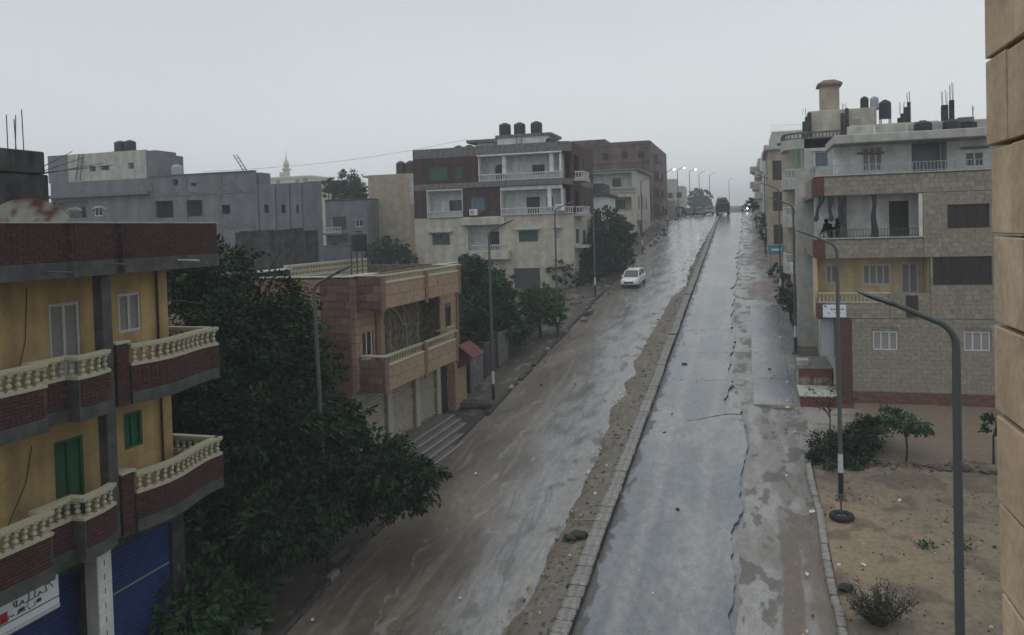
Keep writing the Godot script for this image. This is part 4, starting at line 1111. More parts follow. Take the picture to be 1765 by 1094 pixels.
func white_block() -> void:
	var b := -6.3
	var t := thing("apartment_block", "four storey block of white plaster and red brick with three black tanks on its roof", "apartment block", Vector3(-33.3, b, -76.0))
	var W := 16.7
	var ch := 0.9
	panels(t, [
		[0.0, b, W - ch, 3.4, m.cream_plaster, [[10.66, b, 2.7, 2.45, "roller_grey"], [1.2, b, 2.2, 2.3, "dark"]]],
		[0.0, -2.9, W - ch, 4.35, m.cream_plaster, [[1.92, -1.35, 1.95, 1.18, "teal"], [5.85, -2.0, 3.35, 2.5], [11.26, -1.21, 2.0, 1.1, "teal"], [15.0, -1.1, 0.5, 1.05, "shutter"]]],
		[0.0, 1.455, 1.42, 2.9, m.red_brick], [1.425, 1.455, 3.96, 2.9, m.white_plaster, [[1.5, 1.55, 3.8, 2.7]]],
		[5.39, 1.455, 4.03, 2.9, m.red_brick, [[6.2, 1.95, 1.55, 1.4, "blueglass"]]], [9.425, 1.455, W - ch - 9.425, 2.9, m.white_plaster, [[9.5, 1.55, 6.2, 2.45]]],
		[0.0, 4.36, W - ch, 0.62, m.concrete],
		[0.0, 4.985, 7.17, 2.66, m.red_brick, [[1.75, 5.35, 2.05, 1.35, "green"], [4.75, 5.4, 0.65, 1.25, "green"]]], [7.175, 4.985, W - ch - 7.175, 2.66, m.white_plaster, [[7.3, 5.05, 8.3, 2.45]]],
		[0.0, 7.65, W - ch, 0.95, m.concrete]])
	recess(t, 5.85, -2.0, 3.35, 2.5, 1.5, m.white_plaster, [[1.7, 0.0, 1.5, 1.9, "dark"]])
	recess(t, 1.5, 1.55, 3.8, 2.7, 1.5, m.white_plaster, [[1.85, 0.6, 1.6, 1.15, "glass"]])
	recess(t, 9.5, 1.55, 6.2, 2.45, 1.6, m.white_plaster, [[2.2, 0.0, 1.4, 1.75, "dark"], [4.3, 0.4, 0.7, 1.3, "dark"]])
	recess(t, 7.3, 5.05, 8.3, 2.45, 1.6, m.white_plaster, [[1.15, 0.0, 1.25, 1.3, "dark"], [5.1, 0.5, 1.3, 1.0, "dark"]])
	# round head of the arched door
	var ga := G.new()
	var pr := []
	for i in 11: pr.append(Vector3(9.07 - 0.62 * cos(PI * i / 10.0), 6.35 + 0.45 * sin(PI * i / 10.0), -1.58))
	for i in 10: ga.tri(Vector3(9.07, 6.35, -1.58), pr[i + 1], pr[i])
	for i in 10: ga.quad(pr[i] + Vector3(0, 0, 0.0), pr[i + 1], pr[i + 1] - Vector3(0, 0, 0.1), pr[i] - Vector3(0, 0, 0.1))
	mk(t, "door_arch", ga, m.dark_wood)
	for q in [[9.7, 5.05, 2.45], [14.6, 5.05, 2.45], [14.3, 1.55, 2.45]]: slab(t, "column", m.white_plaster, Vector3(q[0], q[1], -0.29), Vector3(q[0] + 0.4, q[1] + q[2], -0.02))
	balustrade(t, [Vector2(1.45, 0.12), Vector2(5.38, 0.12)], 1.5, 2.12, 0.24, 0.07, m.white_paint, 0.09, 0.1)
	balustrade(t, [Vector2(9.45, 0.12), Vector2(16.3, 0.12), Vector2(16.8, -0.6)], 1.5, 2.2, 0.24, 0.07, m.white_paint, 0.09, 0.1)
	balustrade(t, [Vector2(7.2, 0.12), Vector2(15.75, 0.12)], 5.0, 5.7, 0.24, 0.07, m.white_paint, 0.09, 0.1)
	balustrade(t, [Vector2(6.4, 0.75), Vector2(10.3, 0.75)], -2.05, -1.4, 0.24, 0.07, m.white_paint, 0.09, 0.1)
	slab(t, "balcony_floor", m.cream_plaster, Vector3(6.3, -2.9, 0.005), Vector3(10.4, -2.06, 0.85), 0.02)
	slab(t, "cornice", m.cream_plaster, Vector3(5.3, 0.6, 0.005), Vector3(9.9, 1.35, 0.5), 0.03)
	slab(t, "slab_edge", m.concrete, Vector3(5.5, 4.4, 0.005), Vector3(15.9, 4.95, 0.22), 0.02)
	slab(t, "eave", m.white_plaster, Vector3(7.1, 7.5, 0.005), Vector3(15.9, 7.64, 0.28), 0.02)
	for q in [[1.6, -0.05], [10.95, -0.02], [14.8, 0.05]]: slab(t, "lintel_hood", m.dull_white, Vector3(q[0], q[1], 0.005), Vector3(q[0] + (2.6 if q[0] < 14.0 else 0.9), q[1] + 0.14, 0.4), 0.02)
	var go := G.new()      # eight-sided frame of the blue window
	var op := []
	for i in 8: op.append(Vector3(6.97 + 1.05 * cos(PI / 8 + PI * i / 4), 2.65 + 0.85 * sin(PI / 8 + PI * i / 4), 0.06))
	for i in 8: go.bar(op[i], op[(i + 1) % 8], 0.06, 0.06)
	mk(t, "window_surround", go, m.concrete)
	# chamfered corner and east side
	for q in [[b, 1.45], [4.36, 4.98], [7.65, 8.6]]:
		var gcorn := G.new()
		for i in 6:
			var a0 := PI / 2 - PI / 2 * i / 6.0
			var a1 := PI / 2 - PI / 2 * (i + 1) / 6.0
			var p0 := Vector3(W - ch + ch * cos(a0), 0, -ch + ch * sin(a0))
			var p1 := Vector3(W - ch + ch * cos(a1), 0, -ch + ch * sin(a1))
			gcorn.quad(p0 + Vector3.UP * q[0], p1 + Vector3.UP * q[0], p1 + Vector3.UP * q[1], p0 + Vector3.UP * q[1])
		mk(t, "corner_wall", gcorn, m.cream_plaster if q[0] < 0.0 else m.concrete)
	wall(t, "wall", m.cream_plaster, 11.0, 7.75, 0.3, [[1.0, 4.8, 1.6, 1.4, "dark"], [4.5, 4.8, 1.4, 1.3, "teal"], [2.0, 0.6, 2.4, 2.4, "roller_grey"]], at(W, b, -ch, PI / 2))
	wall(t, "wall", m.red_brick, 11.0, 2.9, 0.3, [[0.8, 0.0, 2.2, 2.3], [4.6, 0.7, 1.2, 1.3, "dark"]], at(W, 1.46, -ch, PI / 2))
	wall(t, "wall", m.concrete, 11.0, 0.62, 0.3, [], at(W, 4.365, -ch, PI / 2))
	wall(t, "wall", m.red_brick, 11.0, 3.6, 0.3, [[0.7, 0.4, 2.6, 2.0], [4.6, 0.9, 1.2, 1.3, "dark"]], at(W, 4.99, -ch, PI / 2))
	balustrade(t, [Vector2(W + 0.1, -1.3), Vector2(W + 0.9, -1.6), Vector2(W + 0.9, -4.6), Vector2(W + 0.1, -4.8)], 1.5, 2.2, 0.26, 0.07, m.white_paint, 0.09, 0.1)
	balustrade(t, [Vector2(W + 0.1, -1.3), Vector2(W + 0.9, -1.6), Vector2(W + 0.9, -4.6), Vector2(W + 0.1, -4.8)], 5.0, 5.7, 0.26, 0.07, m.white_paint, 0.09, 0.1)
	for y in [1.2, 4.7, -2.0]: slab(t, "balcony_floor", m.dull_white, Vector3(W + 0.005, y, -4.9), Vector3(W + 1.0, y + 0.28, -1.2), 0.02)
	wall(t, "wall", m.beige_wall, 11.6, 14.9, 0.3, [], at(0, b, -11.9, -PI / 2))
	wall(t, "wall", m.beige_wall, W, 14.9, 0.3, [], at(W, b, -11.9, PI))
	for y in [-2.7, 1.5, 4.7, 7.9]: slab(t, "floor_slab", m.concrete, Vector3(0.31, y - 0.2, -11.5), Vector3(W - 0.95, y, -1.9))
	slab(t, "roof", m.concrete, Vector3(0.31, 7.7, -11.5), Vector3(W - 0.5, 7.86, -0.31))
	# roof rooms
	wall(t, "roof_room", m.white_plaster, 5.6, 1.7, 0.2, [[0.9, 0.0, 0.8, 0.75, "dark"]], at(8.45, 7.87, -2.5))
	slab(t, "roof_room", m.white_plaster, Vector3(8.46, 7.87, -7.0), Vector3(14.04, 9.56, -2.72))
	slab(t, "roof_slab", m.concrete, Vector3(8.3, 9.57, -7.1), Vector3(14.3, 9.85, -2.35), 0.02)
	slab(t, "roof_room", m.dull_white, Vector3(6.0, 7.87, -6.0), Vector3(8.3, 9.3, -3.2))
	slab(t, "roof_slab", m.concrete, Vector3(4.9, 9.31, -6.1), Vector3(8.28, 9.62, -2.9), 0.02)
	slab(t, "column", m.concrete, Vector3(8.2, 7.87, -2.6), Vector3(8.44, 9.56, -2.3))
	tank("first of three black water tanks on the white roof room", -24.1, 9.86, -79.0, 0.62, 1.3, m.tank_black)
	tank("middle one of three black water tanks on the white roof room", -22.5, 9.86, -79.0, 0.6, 1.25, m.tank_black)
	tank("black water tank at the street end of the row of three", -20.7, 9.86, -79.0, 0.6, 1.25, m.tank_black)
	tank("black water tank on the parapet beside the white roof room", -18.7, 7.87, -77.2, 0.6, 1.35, m.tank_black)
	for i in 2: tank(["squat black tank nearer the brick corner of the white block roof", "squat black tank nearer the roof room of the white block"][i], -29.3 + 1.2 * i, 7.87, -79.0, 0.55, 1.25, m.tank_black)
	ladder("steel ladder leaning on the white roof room below the tanks", Vector3(-22.6, 7.9, -78.1), Vector3(-22.3, 9.95, -78.45), 0.55)
	air_conditioner("white air conditioner under the blue eight-sided window", -26.7, 1.6, -75.98)
	air_conditioner("white air conditioner at the corner of the white block balcony", -17.6, 1.75, -75.6)
	# pair of tanks on the low roof in front, among the tree tops
	t = thing("garden_shed", "low concrete shed roof behind the street trees", "shed", Vector3(-24.0, -7.3, -62.0))
	slab(t, "wall", m.concrete, Vector3(-3.5, -7.3, -4.0), Vector3(2.6, -3.6, 0.0), 0.02)
	slab(t, "roof_slab", m.concrete, Vector3(-3.7, -3.59, -4.2), Vector3(2.8, -3.4, 0.2), 0.02)
	for i in 2: tank(["dark green water tank on the shed roof, nearer the sandstone house", "dark green water tank on the shed roof, nearer the street"][i], -23.0 + 1.0 * i, -3.4, -62.5, 0.5, 1.5, m.tank_black)
func town() -> void:
	# blank tan block
	var b := -5.5
	var t := thing("blank_house", "tall house with a blank sand-coloured side wall, left of the white block", "house", Vector3(-44.6, b, -88.0))
	shell(t, m.beige_wall, 6.3, b, 12.7, 12.0, {"right": [[2.0, 8.0, 1.2, 1.3, "glass"]]}, [])
	slab(t, "roof_slab", m.beige_wall, Vector3(-0.9, 7.0, -11.0), Vector3(6.0, 7.19, -0.3), 0.02)
	slab(t, "side_strip", m.dull_white, Vector3(5.5, 3.5, 0.005), Vector3(6.28, 7.1, 0.06))
	for i in 2: tank(["black water tank at the far edge of the blank tan house roof", "black water tank close to the red brick corner on the tan roof"][i], -40.6 + 1.3 * i, 7.2, -89.0, 0.6, 1.6, m.tank_black)
	# raw concrete block behind the big tree
	t = thing("concrete_house", "raw dark grey concrete house with ragged top behind the big tree", "house", Vector3(-33.4, -8.9, -46.0))
	shell(t, m.dark_concrete, 5.4, -8.9, 9.25, 1.6, {}, [0.2])
	for i in 9: slab(t, "loose_block", m.dark_concrete, Vector3(0.3 + i * 0.56, 0.352, -0.3), Vector3(0.3 + i * 0.56 + rng.randf_range(0.3, 0.5), 0.4 + rng.randf() * 0.16, -0.03), 0.02)
	# long unfinished building on the left
	b = -7.5
	t = thing("unfinished_block", "long unfinished grey block building with dark window holes and a white roof room", "building", Vector3(-64.0, b, -60.0))
	var w1 := 11.4
	panels(t, [[0.0, b, w1, 9.0, m.grey_block, [[9.1, 9.7 + b, 1.15, 0.75, "dark"], [2.1, 9.5 + b, 1.4, 0.95, "glass"], [5.0, 9.5 + b, 1.4, 0.95, "glass"]]],
		[0.0, 1.505, w1, 2.65, m.grey_block, [[0.2, 2.3, 4.1, 1.6], [5.1, 2.4, 0.95, 0.95, "whiteglass"]]],
		[0.0, 4.16, w1, 1.55, m.grey_block]])
	recess(t, 0.2, 2.3, 4.1, 1.6, 1.4, m.dull_white, [[2.0, 0.0, 0.5, 1.1, "dark"]])
	for q in [[1.95, 1.0], [4.85, 1.0]]:
		var g := G.new()
		for i in 8: g.bar(Vector3(q[0] + 0.85 - 0.85 * cos(PI * i / 8.0), 2.98 - 0.0 + b + 7.5 + 0.25 * sin(PI * i / 8.0) - 0.0, 0.05), Vector3(q[0] + 0.85 - 0.85 * cos(PI * (i + 1) / 8.0), 2.98 + b + 7.5 + 0.25 * sin(PI * (i + 1) / 8.0), 0.05), 0.12)
		mk(t, "window_arch", g, m.dull_white)
	slab(t, "slab_edge", m.concrete, Vector3(-0.1, 4.2, 0.005), Vector3(w1 + 0.2, 4.5, 0.5), 0.02)
	slab(t, "wall", m.grey_block, Vector3(0.0, b, -9.0), Vector3(w1, 5.6, -1.7))
	panels(t, [[w1 + 0.005, b, 11.2, 13.3, m.grey_block, [[12.0, 2.0, 2.0, 1.55], [15.2, 2.05, 1.9, 1.45], [18.8, 2.15, 1.2, 0.8], [14.0, 4.9, 0.6, 0.55], [16.0, 4.75, 0.6, 0.3]]],
		[w1 + 11.21, b, 5.1, 12.1, m.grey_block, [[23.5, 2.1, 0.42, 0.72], [25.2, 2.05, 0.4, 0.7], [26.7, 2.0, 0.4, 0.7]]]])
	for q in [w1 + 11.25, w1 + 13.0, w1 + 14.4, w1 + 15.6]: slab(t, "pilaster", m.grey_block, Vector3(q, b, 0.004), Vector3(q + 0.3, 4.5, 0.15))
	slab(t, "wall", m.grey_block, Vector3(w1 + 0.1, b, -2.6), Vector3(w1 + 16.3, 4.1, -2.3))
	slab(t, "wall", m.grey_block, Vector3(w1 + 0.1, 4.2, -2.6), Vector3(w1 + 11.1, 5.75, -0.9))
	slab(t, "wall", m.grey_block, Vector3(w1 + 11.3, 4.11, -2.6), Vector3(w1 + 16.3, 4.5, -0.31))
	wall(t, "wall", m.grey_block, 2.2, 12.1, 0.3, [], at(w1 + 16.31, b, -0.31, PI / 2))
	for q in [0.0, 3.7, 7.4]: slab(t, "frame_column", m.concrete, Vector3(w1 + 0.05 + q, b, 0.006), Vector3(w1 + 0.4 + q, 5.7, 0.05))
	slab(t, "frame_beam", m.concrete, Vector3(w1 + 0.06, 3.95, 0.004), Vector3(w1 + 11.1, 4.25, 0.04))
	slab(t, "frame_beam", m.concrete, Vector3(w1 + 0.06, 0.9, 0.004), Vector3(w1 + 11.1, 1.2, 0.04))
	slab(t, "roof_coping", m.concrete, Vector3(w1 + 0.0, 5.81, -0.4), Vector3(w1 + 11.2, 5.88, 0.08))
	# roof room: white front between grey ends
	panels(t, [[-0.2, 5.72, 2.4, 2.6, m.grey_block], [2.205, 5.72, 9.0, 2.6, m.dull_white, [[4.7, 6.6, 0.75, 0.5], [6.0, 6.65, 1.0, 0.45], [9.2, 6.65, 0.6, 0.55]]]])
	slab(t, "roof_room", m.grey_block, Vector3(11.22, 5.72, -2.6), Vector3(12.4, 8.2, 0.02), 0.02)
	slab(t, "roof_room", m.grey_block, Vector3(-0.2, 5.72, -5.0), Vector3(11.2, 8.1, -1.2))
	for i in 2: tank(["dark square-set tank on the white roof room, nearer the satellite dish", "dark square-set tank on the white roof room, nearer the street"][i], -57.0 + 1.1 * i, 8.15, -61.5, 0.55, 1.0, m.tank_black, 0.35)
	tank("pale grey water tank on the roof of the long grey building", -50.3, 5.8, -61.0, 0.5, 1.1, m.tank_grey)
	ladder("ladder standing against the white roof room of the grey building", Vector3(-60.3, 5.75, -59.6), Vector3(-60.1, 8.3, -59.9), 0.5)
	ladder("ladder sticking up above the grey building roof", Vector3(-42.6, 5.75, -60.6), Vector3(-43.7, 7.4, -60.6), 0.35)
	t = thing("scaffold_poles", "loose bundle of thin poles jutting out beside the stair tower", "poles", Vector3(-18.0, 1.85, -16.9))
	for q in [[-0.6, 1.95, 0.65, 2.5], [-0.6, 1.9, 2.0, 2.05], [-0.6, 1.85, 1.7, 2.12], [-0.5, 1.9, 1.0, 2.3]]:
		var g := G.new()
		g.tube([Vector3(q[0], q[1], 0), Vector3(q[2] - 0.4, q[3], -0.5)], [0.013, 0.009], 5)
		mk(t, "pole", g, m.steel)
	t = thing("overhead_cable", "thin dark cable sagging across the sky from the grey building to the white block", "cable", Vector3(-45.0, 7.5, -62.0))
	var gcab := G.new()
	var cp := []
	var cr := []
	for i in 17:
		var s := i / 16.0
		cp.append(Vector3(lerpf(-3.0, 17.0, s), lerpf(6.2, 9.6, s) - 1.2 * sin(PI * s) * 0.5, lerpf(0.0, -16.0, s))); cr.append(0.014)
	gcab.tube(cp, cr, 5)
	mk(t, "wire", gcab, m.steel)
	# pale green house
	b = -2.0
	t = thing("pale_green_house", "pale green house with a brown roof edge beyond the long grey building", "house", Vector3(-66.3, b, -110.0))
	shell(t, m.pale_green, 3.6, b, 10.0, 6.0, {"front": [[0.95, 7.05, 1.3, 0.95, "glass"]]}, [])
	shell_at(t, m.pale_green, 3.65, -0.2, 3.5, b, 9.6, [[0.6, 6.0, 0.5, 1.9, "dark"], [1.5, 7.0, 0.9, 1.2, "glass"]])
	slab(t, "roof_edge", m.far_brick, Vector3(-0.15, 8.0, -6.0), Vector3(5.4, 8.5, 0.12), 0.02)
	slab(t, "wall", m.pale_green, Vector3(5.5, 6.5, -6.0), Vector3(7.2, 8.4, -2.0), 0.02)
	# small house with a balustrade
	b = -5.0
	t = thing("grey_house", "small grey house with a white roof-terrace balustrade beyond the lamp arm", "house", Vector3(-48.9, b, -85.0))
	shell(t, m.grey_block, 5.6, b, 9.1, 6.0, {"front": [[4.0, 5.9, 1.0, 0.85, "whiteglass"], [1.0, 5.6, 1.8, 1.6, "dark"], [0.6, 2.6, 0.9, 1.4, "dark"]]}, [0.2])
	balustrade(t, [Vector2(-0.1, 1.5), Vector2(2.9, 1.5)], 0.3, 0.95, 0.3, 0.07, m.white_paint, 0.09, 0.1)
	slab(t, "balcony_floor", m.grey_block, Vector3(-0.2, 0.0, 0.01), Vector3(3.0, 0.29, 1.65), 0.02)
	slab(t, "column", m.grey_block, Vector3(-0.1, b, 1.2), Vector3(0.2, -0.01, 1.5))
	slab(t, "roof_edge", m.far_brick, Vector3(0.0, 4.11, -6.0), Vector3(5.6, 4.3, 0.1), 0.02)
	# yard wall below it
	t = thing("yard_wall", "pale grey yard wall below the small grey house", "wall", Vector3(-46.0, -5.0, -75.0))
	slab(t, "wall_panel", m.grey_block, Vector3(-4.0, -5.0, -0.2), Vector3(7.5, -1.2, 0.0), 0.02)
	slab(t, "coping", m.concrete, Vector3(-4.05, -1.198, -0.25), Vector3(7.55, -1.08, 0.05), 0.02)
	# mosque with its minaret
	b = 2.0
	t = thing("mosque", "pale hazy mosque with a small minaret above the long grey building", "mosque", Vector3(-215.0, 4.0, -320.0))
	t.scale = Vector3.ONE * 2.0
	oy = b
	shell(t, m.cream_plaster, 12.0, b, 11.8, 10.0, {"front": [[8.0, 9.9, 1.0, 1.1, "dark"], [10.0, 9.4, 1.2, 1.8, "dark"], [3.0, 9.6, 1.0, 1.4, "dark"]]}, [13.6])
	slab(t, "cornice", m.cream_plaster, Vector3(-1.0, 13.3, -10.3), Vector3(12.3, 13.75, 0.3), 0.03)
	var g := G.new()
	g.lathe([Vector2(0.75, 13.7), Vector2(0.75, 15.3), Vector2(1.1, 15.5), Vector2(1.1, 15.75), Vector2(0.6, 15.8), Vector2(0.6, 16.7), Vector2(0.85, 16.85), Vector2(0.6, 17.0), Vector2(0.15, 18.0), Vector2(0.09, 18.3), Vector2(0.2, 18.5), Vector2(0.06, 18.7), Vector2(0.04, 19.9)], 12, Vector3(4.8, 0, -1.5))
	mk(t, "minaret", g, m.cream_plaster)
	slab(t, "roof_box", m.cream_plaster, Vector3(2.6, 13.75, -3.0), Vector3(3.6, 15.0, -2.0))
	# big red-brick block up the street
	b = 0.0
	t = thing("brick_block", "big unplastered red-brown brick block in the haze up the street", "apartment block", Vector3(-42.0, b, -145.0))
	var ops := []
	for y in [3.0, 6.2, 9.4, 12.4]:
		for x in [2.0, 5.5, 9.0, 13.0, 16.5, 20.0, 23.0]: ops.append([x, y, 1.1, 1.3])
	shell(t, m.far_brick, 25.2, b, 15.6, 30.0, {"front": ops, "right": ops}, [2.5, 5.7, 8.9, 12.0, 15.3])
	for y in [2.3, 5.5, 8.7, 11.8, 15.0]: slab(t, "slab_edge", m.far_brick, Vector3(-0.1, y, 0.005), Vector3(25.3, y + 0.3, 0.18))
	for i in 7: slab(t, "balcony_box", m.far_brick, Vector3(25.21, 2.4 + (i % 4) * 3.2, -4.0 - 8.0 * int(i / 4.0) - 5.0), Vector3(26.1, 3.9 + (i % 4) * 3.2, -4.0 - 8.0 * int(i / 4.0) - 1.5), 0.03)
	slab(t, "parapet", m.far_brick, Vector3(0.0, 15.61, -29.0), Vector3(17.0, 16.3, -0.1), 0.05)
	# cream house with teal shutters in front of it
	b = -2.6
	t = thing("cream_house", "cream house with teal shutters and a loggia in front of the red-brown block", "house", Vector3(-23.5, b, -118.0))
	panels(t, [[0.0, b, 7.6, 3.9, m.cream_plaster, [[1.5, b, 1.3, 2.8, "dark"], [4.4, b, 2.0, 2.8, "roller_grey"]]], [0.0, 1.305, 7.6, 3.9, m.cream_plaster, [[3.6, 2.4, 3.3, 2.1]]], [0.0, 5.21, 7.6, 3.2, m.dull_white, [[0.4, 5.8, 6.6, 2.3]]]])
	recess(t, 3.6, 2.4, 3.3, 2.1, 1.2, m.beige_wall, [[0.7, 0.3, 1.5, 1.4, "green"]])
	recess(t, 0.4, 5.8, 6.6, 2.3, 1.2, m.dull_white, [[3.5, 0.3, 1.3, 1.3, "dark"]])
	balustrade(t, [Vector2(0.1, 0.1), Vector2(7.5, 0.1)], 5.2, 5.85, 0.3, 0.08, m.dull_white, 0.1, 0.1)
	wall(t, "wall", m.cream_plaster, 17.0, 11.0, 0.3, [[2.0, 5.2, 1.4, 2.0, "teal"], [6.0, 5.0, 2.2, 2.4], [11.0, 5.2, 1.4, 2.0, "teal"], [3.0, 0.5, 2.4, 2.5, "dark"]], at(7.6, b, -0.31, PI / 2))
	wall(t, "wall", m.cream_plaster, 17.0, 11.0, 0.3, [], at(0, b, -17.3, -PI / 2))
	wall(t, "wall", m.cream_plaster, 7.6, 11.0, 0.3, [], at(7.6, b, -17.3, PI))
	slab(t, "balcony_box", m.cream_plaster, Vector3(7.605, 0.9, -6.0), Vector3(8.5, 2.6, -0.5), 0.04)
	slab(t, "roof_slab", m.concrete, Vector3(-0.2, 8.41, -17.5), Vector3(8.3, 8.65, 0.3), 0.03)
	slab(t, "floor_slab", m.concrete, Vector3(0.31, 4.9, -16.9), Vector3(7.3, 5.2, -1.4))
	slab(t, "yard_wall", m.concrete, Vector3(2.0, b - 1.0, 8.0), Vector3(8.0, b + 1.6, 8.25), 0.02)
	slab(t, "yard_wall", m.concrete, Vector3(7.7, b - 1.0, 0.4), Vector3(7.95, b + 1.6, 7.98), 0.02)
	# house between, with a dark roof
	t = thing("plastered_house", "narrow white plastered house with a dark tiled hood behind the street tree", "house", Vector3(-22.0, -4.5, -98.0))
	shell(t, m.white_plaster, 4.9, -4.5, 8.4, 8.0, {"front": [[3.4, 5.2, 1.0, 1.3, "dark"], [1.0, 5.2, 1.0, 1.3, "teal"]], "right": [[1.0, 5.2, 1.2, 1.6, "dark"]]}, [3.7])
	slab(t, "roof_hood", m.dark_concrete, Vector3(-0.3, 3.95, -8.0), Vector3(5.3, 4.25, 0.4), 0.04)
	slab(t, "roof_room", m.dark_concrete, Vector3(0.3, 4.26, -6.0), Vector3(4.5, 5.6, -1.0), 0.04)
	# low stalls and walls by the crest
	t = thing("low_shop", "row of low grey-brown shop sheds at the top of the street", "shop", Vector3(-17.5, 1.0, -160.0))
	shell(t, m.beige_wall, 3.6, 1.0, 4.0, 14.0, {"right": [[2.0, 0.0, 3.0, 2.6, "dark"], [7.0, 0.0, 3.0, 2.6, "roller_grey"]], "front": [[0.8, 1.2, 1.4, 1.2, "dark"]]}, [4.9])
	slab(t, "awning", m.dark_concrete, Vector3(3.61, 3.6, -13.0), Vector3(4.8, 3.75, -1.0), 0.02)
	t = thing("far_house", "pale far house stepping up above the shop sheds in the haze", "house", Vector3(-20.5, 2.0, -205.0))
	shell(t, m.dull_white, 5.0, 2.0, 8.0, 10.0, {"front": [[1.0, 5.0, 1.2, 1.4, "dark"], [3.2, 5.0, 1.2, 1.4, "dark"]], "right": [[2.0, 5.0, 1.2, 1.4, "dark"]]}, [9.8])
	slab(t, "roof_room", m.dull_white, Vector3(0.4, 10.0, -6.0), Vector3(3.0, 12.0, -2.0), 0.04)
	t = thing("broken_pipe", "pale length of pipe lying on the rubble beside the road", "pipe", Vector3(-14.6, gy(97.0) + 0.12, -97.0))
	g = G.new()
	g.tube([Vector3(0.0, oy, 2.0), Vector3(0.9, oy + 0.12, -2.2)], [0.14, 0.14], 10)
	mk(t, "pipe", g, m.dull_white)
func shell_at(t: Node, mt: Material, x: float, z: float, w: float, y0: float, h: float, ops: Array) -> void:
	wall(t, "wall", mt, w, h, 0.25, ops, at(x, y0, z))
	slab(t, "wall", mt, Vector3(x + 0.01, y0, z - 5.0), Vector3(x + w, y0 + h - 0.05, z - 0.9))

